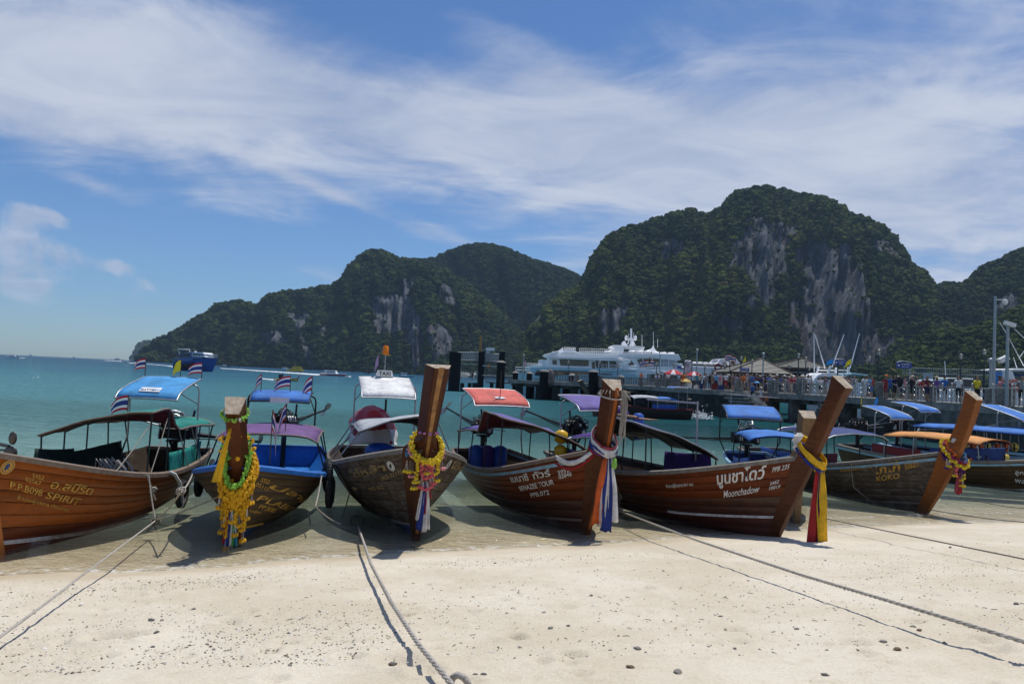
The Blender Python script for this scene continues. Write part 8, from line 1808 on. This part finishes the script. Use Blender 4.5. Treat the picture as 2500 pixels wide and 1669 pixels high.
# ------------------------------------------------------------------ stones, coral bits and weed on the sand
STN = [mat('dark_beach_stone', (.12, .112, .10), .85, scale=14, bump=.5, var=.3), mat('grey_coral_stone', (.26, .24, .21), .9, scale=14, bump=.5, var=.3), mat('brown_beach_stone', (.17, .11, .07), .85, scale=14, bump=.5, var=.3), mat('white_shell', (.74, .72, .67), .7, scale=10)]
def stone_mesh(seed, mi):
    r_ = random.Random(seed); bm = bmesh.new(); bmesh.ops.create_icosphere(bm, subdivisions=2, radius=1); 
    for v in bm.verts: n = mnoise.noise(v.co * 1.3 + Vector((seed * 3.1, 0, 0))); v.co *= 1 + .45 * n; v.co.z *= .6
    me = bpy.data.meshes.new('stone'); bm.to_mesh(me); bm.free(); me.materials.append(STN[mi]); return me
SM = [[stone_mesh(s * 4 + k, k) for s in range(4)] for k in range(4)]
BIG = [(370, 1515, .055, 0, 'dark flat stone by the left mooring rope'), (383, 1548, .05, 0, 'darkest angular stone below the left mooring rope'), (372, 1582, .03, 0, 'small dark stone at the lower left'), (958, 1622, .055, 0, 'flat dark stone left of the thick central rope'), (966, 1592, .03, 0, 'thin dark chip above the flat stone left of the central rope'), (1160, 1650, .045, 0, 'dark stone right of the rope loop'), (1180, 1648, .035, 0, 'second dark stone right of the rope loop'),
       (1344, 1534, .05, 1, 'grey stone left of centre on the open sand'), (1388, 1528, .035, 0, 'small dark twig-like chip right of the grey stone'), (1556, 1586, .06, 1, 'pale grey coral lump at the bottom centre'), (1758, 1506, .035, 0, 'dark pebble in the middle of the right-hand sand'), (1443, 1452, .035, 0, 'dark pebble near the third boat shadow'), (2244, 1540, .045, 2, 'brown stone under the right mooring rope'), (2228, 1532, .04, 1, 'grey stone beside the brown one under the rope'), (2155, 1568, .05, 1, 'grey coral piece right of centre'),
       (2095, 1588, .045, 2, 'brown pebble in the stony patch'), (2190, 1586, .05, 2, 'reddish stone right of the stony patch'), (2015, 1646, .04, 0, 'dark stone at the lower right'), (1655, 1644, .055, 1, 'grey stone near the bottom edge right of centre'), (1540, 1628, .045, 2, 'tan stone near the bottom edge'), (1945, 1536, .04, 1, 'grey pebble left of the right mooring rope'), (2320, 1338, .05, 0, 'dark stone by the thin line on the right'), (2480, 1476, .05, 0, 'dark stone near the right edge'), (1010, 1426, .035, 1, 'grey stone right of the central rope'), (473, 1486, .04, 1, 'grey stone beside the disturbed sand on the left'), (27, 1445, .03, 0, 'small dark stone at the left edge'), (395, 1515, .035, 1, 'grey shard near the dark stones on the left'), (228, 1443, .03, 0, 'dark pebble near the left waterline'), (1620, 1395, .03, 0, 'dark pebble under the right mooring line'), (1270, 1580, .03, 1, 'small grey stone in the bottom middle'), (697, 1340 + 260, .03, 2, 'tan pebble left of the central rope')]
for px, py, r, k, lab in BIG:
    p = on_sand(px, py, 0); o = link('stone', rng.choice(SM[k])); z = float(sand_z(p.x, p.y)); o.location = (p.x, p.y, z + r * .15); r *= .52; o.scale = (r * rng.uniform(.9, 1.5), r, r * rng.uniform(.7, 1)); o.rotation_euler = (rng.uniform(-.2, .2), rng.uniform(-.2, .2), rng.uniform(0, 6)); tag(o, lab, 'stone', 'stones lying on the sand')
def build_grit():
    V, F, MI = [], [], []; oct_ = np.array([(1, 0, 0), (0, 1, 0), (-1, 0, 0), (0, -1, 0), (0, 0, .6), (0, 0, -.6)], float); fo = [(0, 1, 4), (1, 2, 4), (2, 3, 4), (3, 0, 4), (1, 0, 5), (2, 1, 5), (3, 2, 5), (0, 3, 5)]
    n = 9000; c = 0; tries = 0
    while c < n and tries < 400000:
        tries += 1; px = rng.uniform(-100, 2600); py = rng.uniform(1300, 1690); p = on_z(px, py, .55)
        q = float(sand_q(p.x, p.y))
        if q < .7: continue
        d = float(vnoise(np.array([p.x]), np.array([p.y]), .55, 21, 3)[0]); band = math.exp(-((q - 1.7) / .55) ** 2) * .9 + math.exp(-((q - 5.2) / 1.0) ** 2) * .35
        if rng.random() > .06 + .9 * band * max(0, min(1, (d - .3) * 3)) + max(0, d - .62) * 1.2: continue
        r = .004 + .009 * rng.random() ** 3 + (.009 if rng.random() < .015 else 0); z = float(sand_z(p.x, p.y)); a = rng.uniform(0, 6.28); b = len(V); ca, sa = math.cos(a), math.sin(a); ex = rng.uniform(.7, 1.6)
        for x, y, zz in oct_: x *= ex; x *= rng.uniform(.7, 1.2); y *= rng.uniform(.7, 1.2); V.append((p.x + (x * ca - y * sa) * r, p.y + (x * sa + y * ca) * r, z + zz * r + r * .2))
        F += [(i + b, j + b, k + b) for i, j, k in fo]; MI += [rng.choices((0, 1, 2, 3), (.24, .32, .20, .24))[0]] * 8; c += 1
    me = bpy.data.meshes.new('grit'); me.from_pydata(V, [], F)
    for m_ in STN: me.materials.append(m_)
    me.polygons.foreach_set('material_index', MI); me.update(); tag(link('shell_grit', me), 'scattered shell grit and small pebbles along the tide line', 'pebbles', kind='stuff'); print('grit', c)
build_grit()
# twigs
mb = MB()
for _ in range(90):
    p = on_z(rng.uniform(0, 2500), rng.uniform(1400, 1669), .6)
    if sand_q(p.x, p.y) < 1: continue
    z = float(sand_z(p.x, p.y)) + .006; a = rng.uniform(0, 6.28); L = rng.uniform(.02, .07); mb.tube([(p.x, p.y, z), (p.x + math.cos(a) * L / 2, p.y + math.sin(a) * L / 2, z + .003), (p.x + math.cos(a + .15) * L, p.y + math.sin(a + .15) * L, z)], .003, 4)
tag(mb.build('weed_bits', [STN[0]]), 'dry twigs and weed bits strewn over the sand', 'litter', kind='stuff')
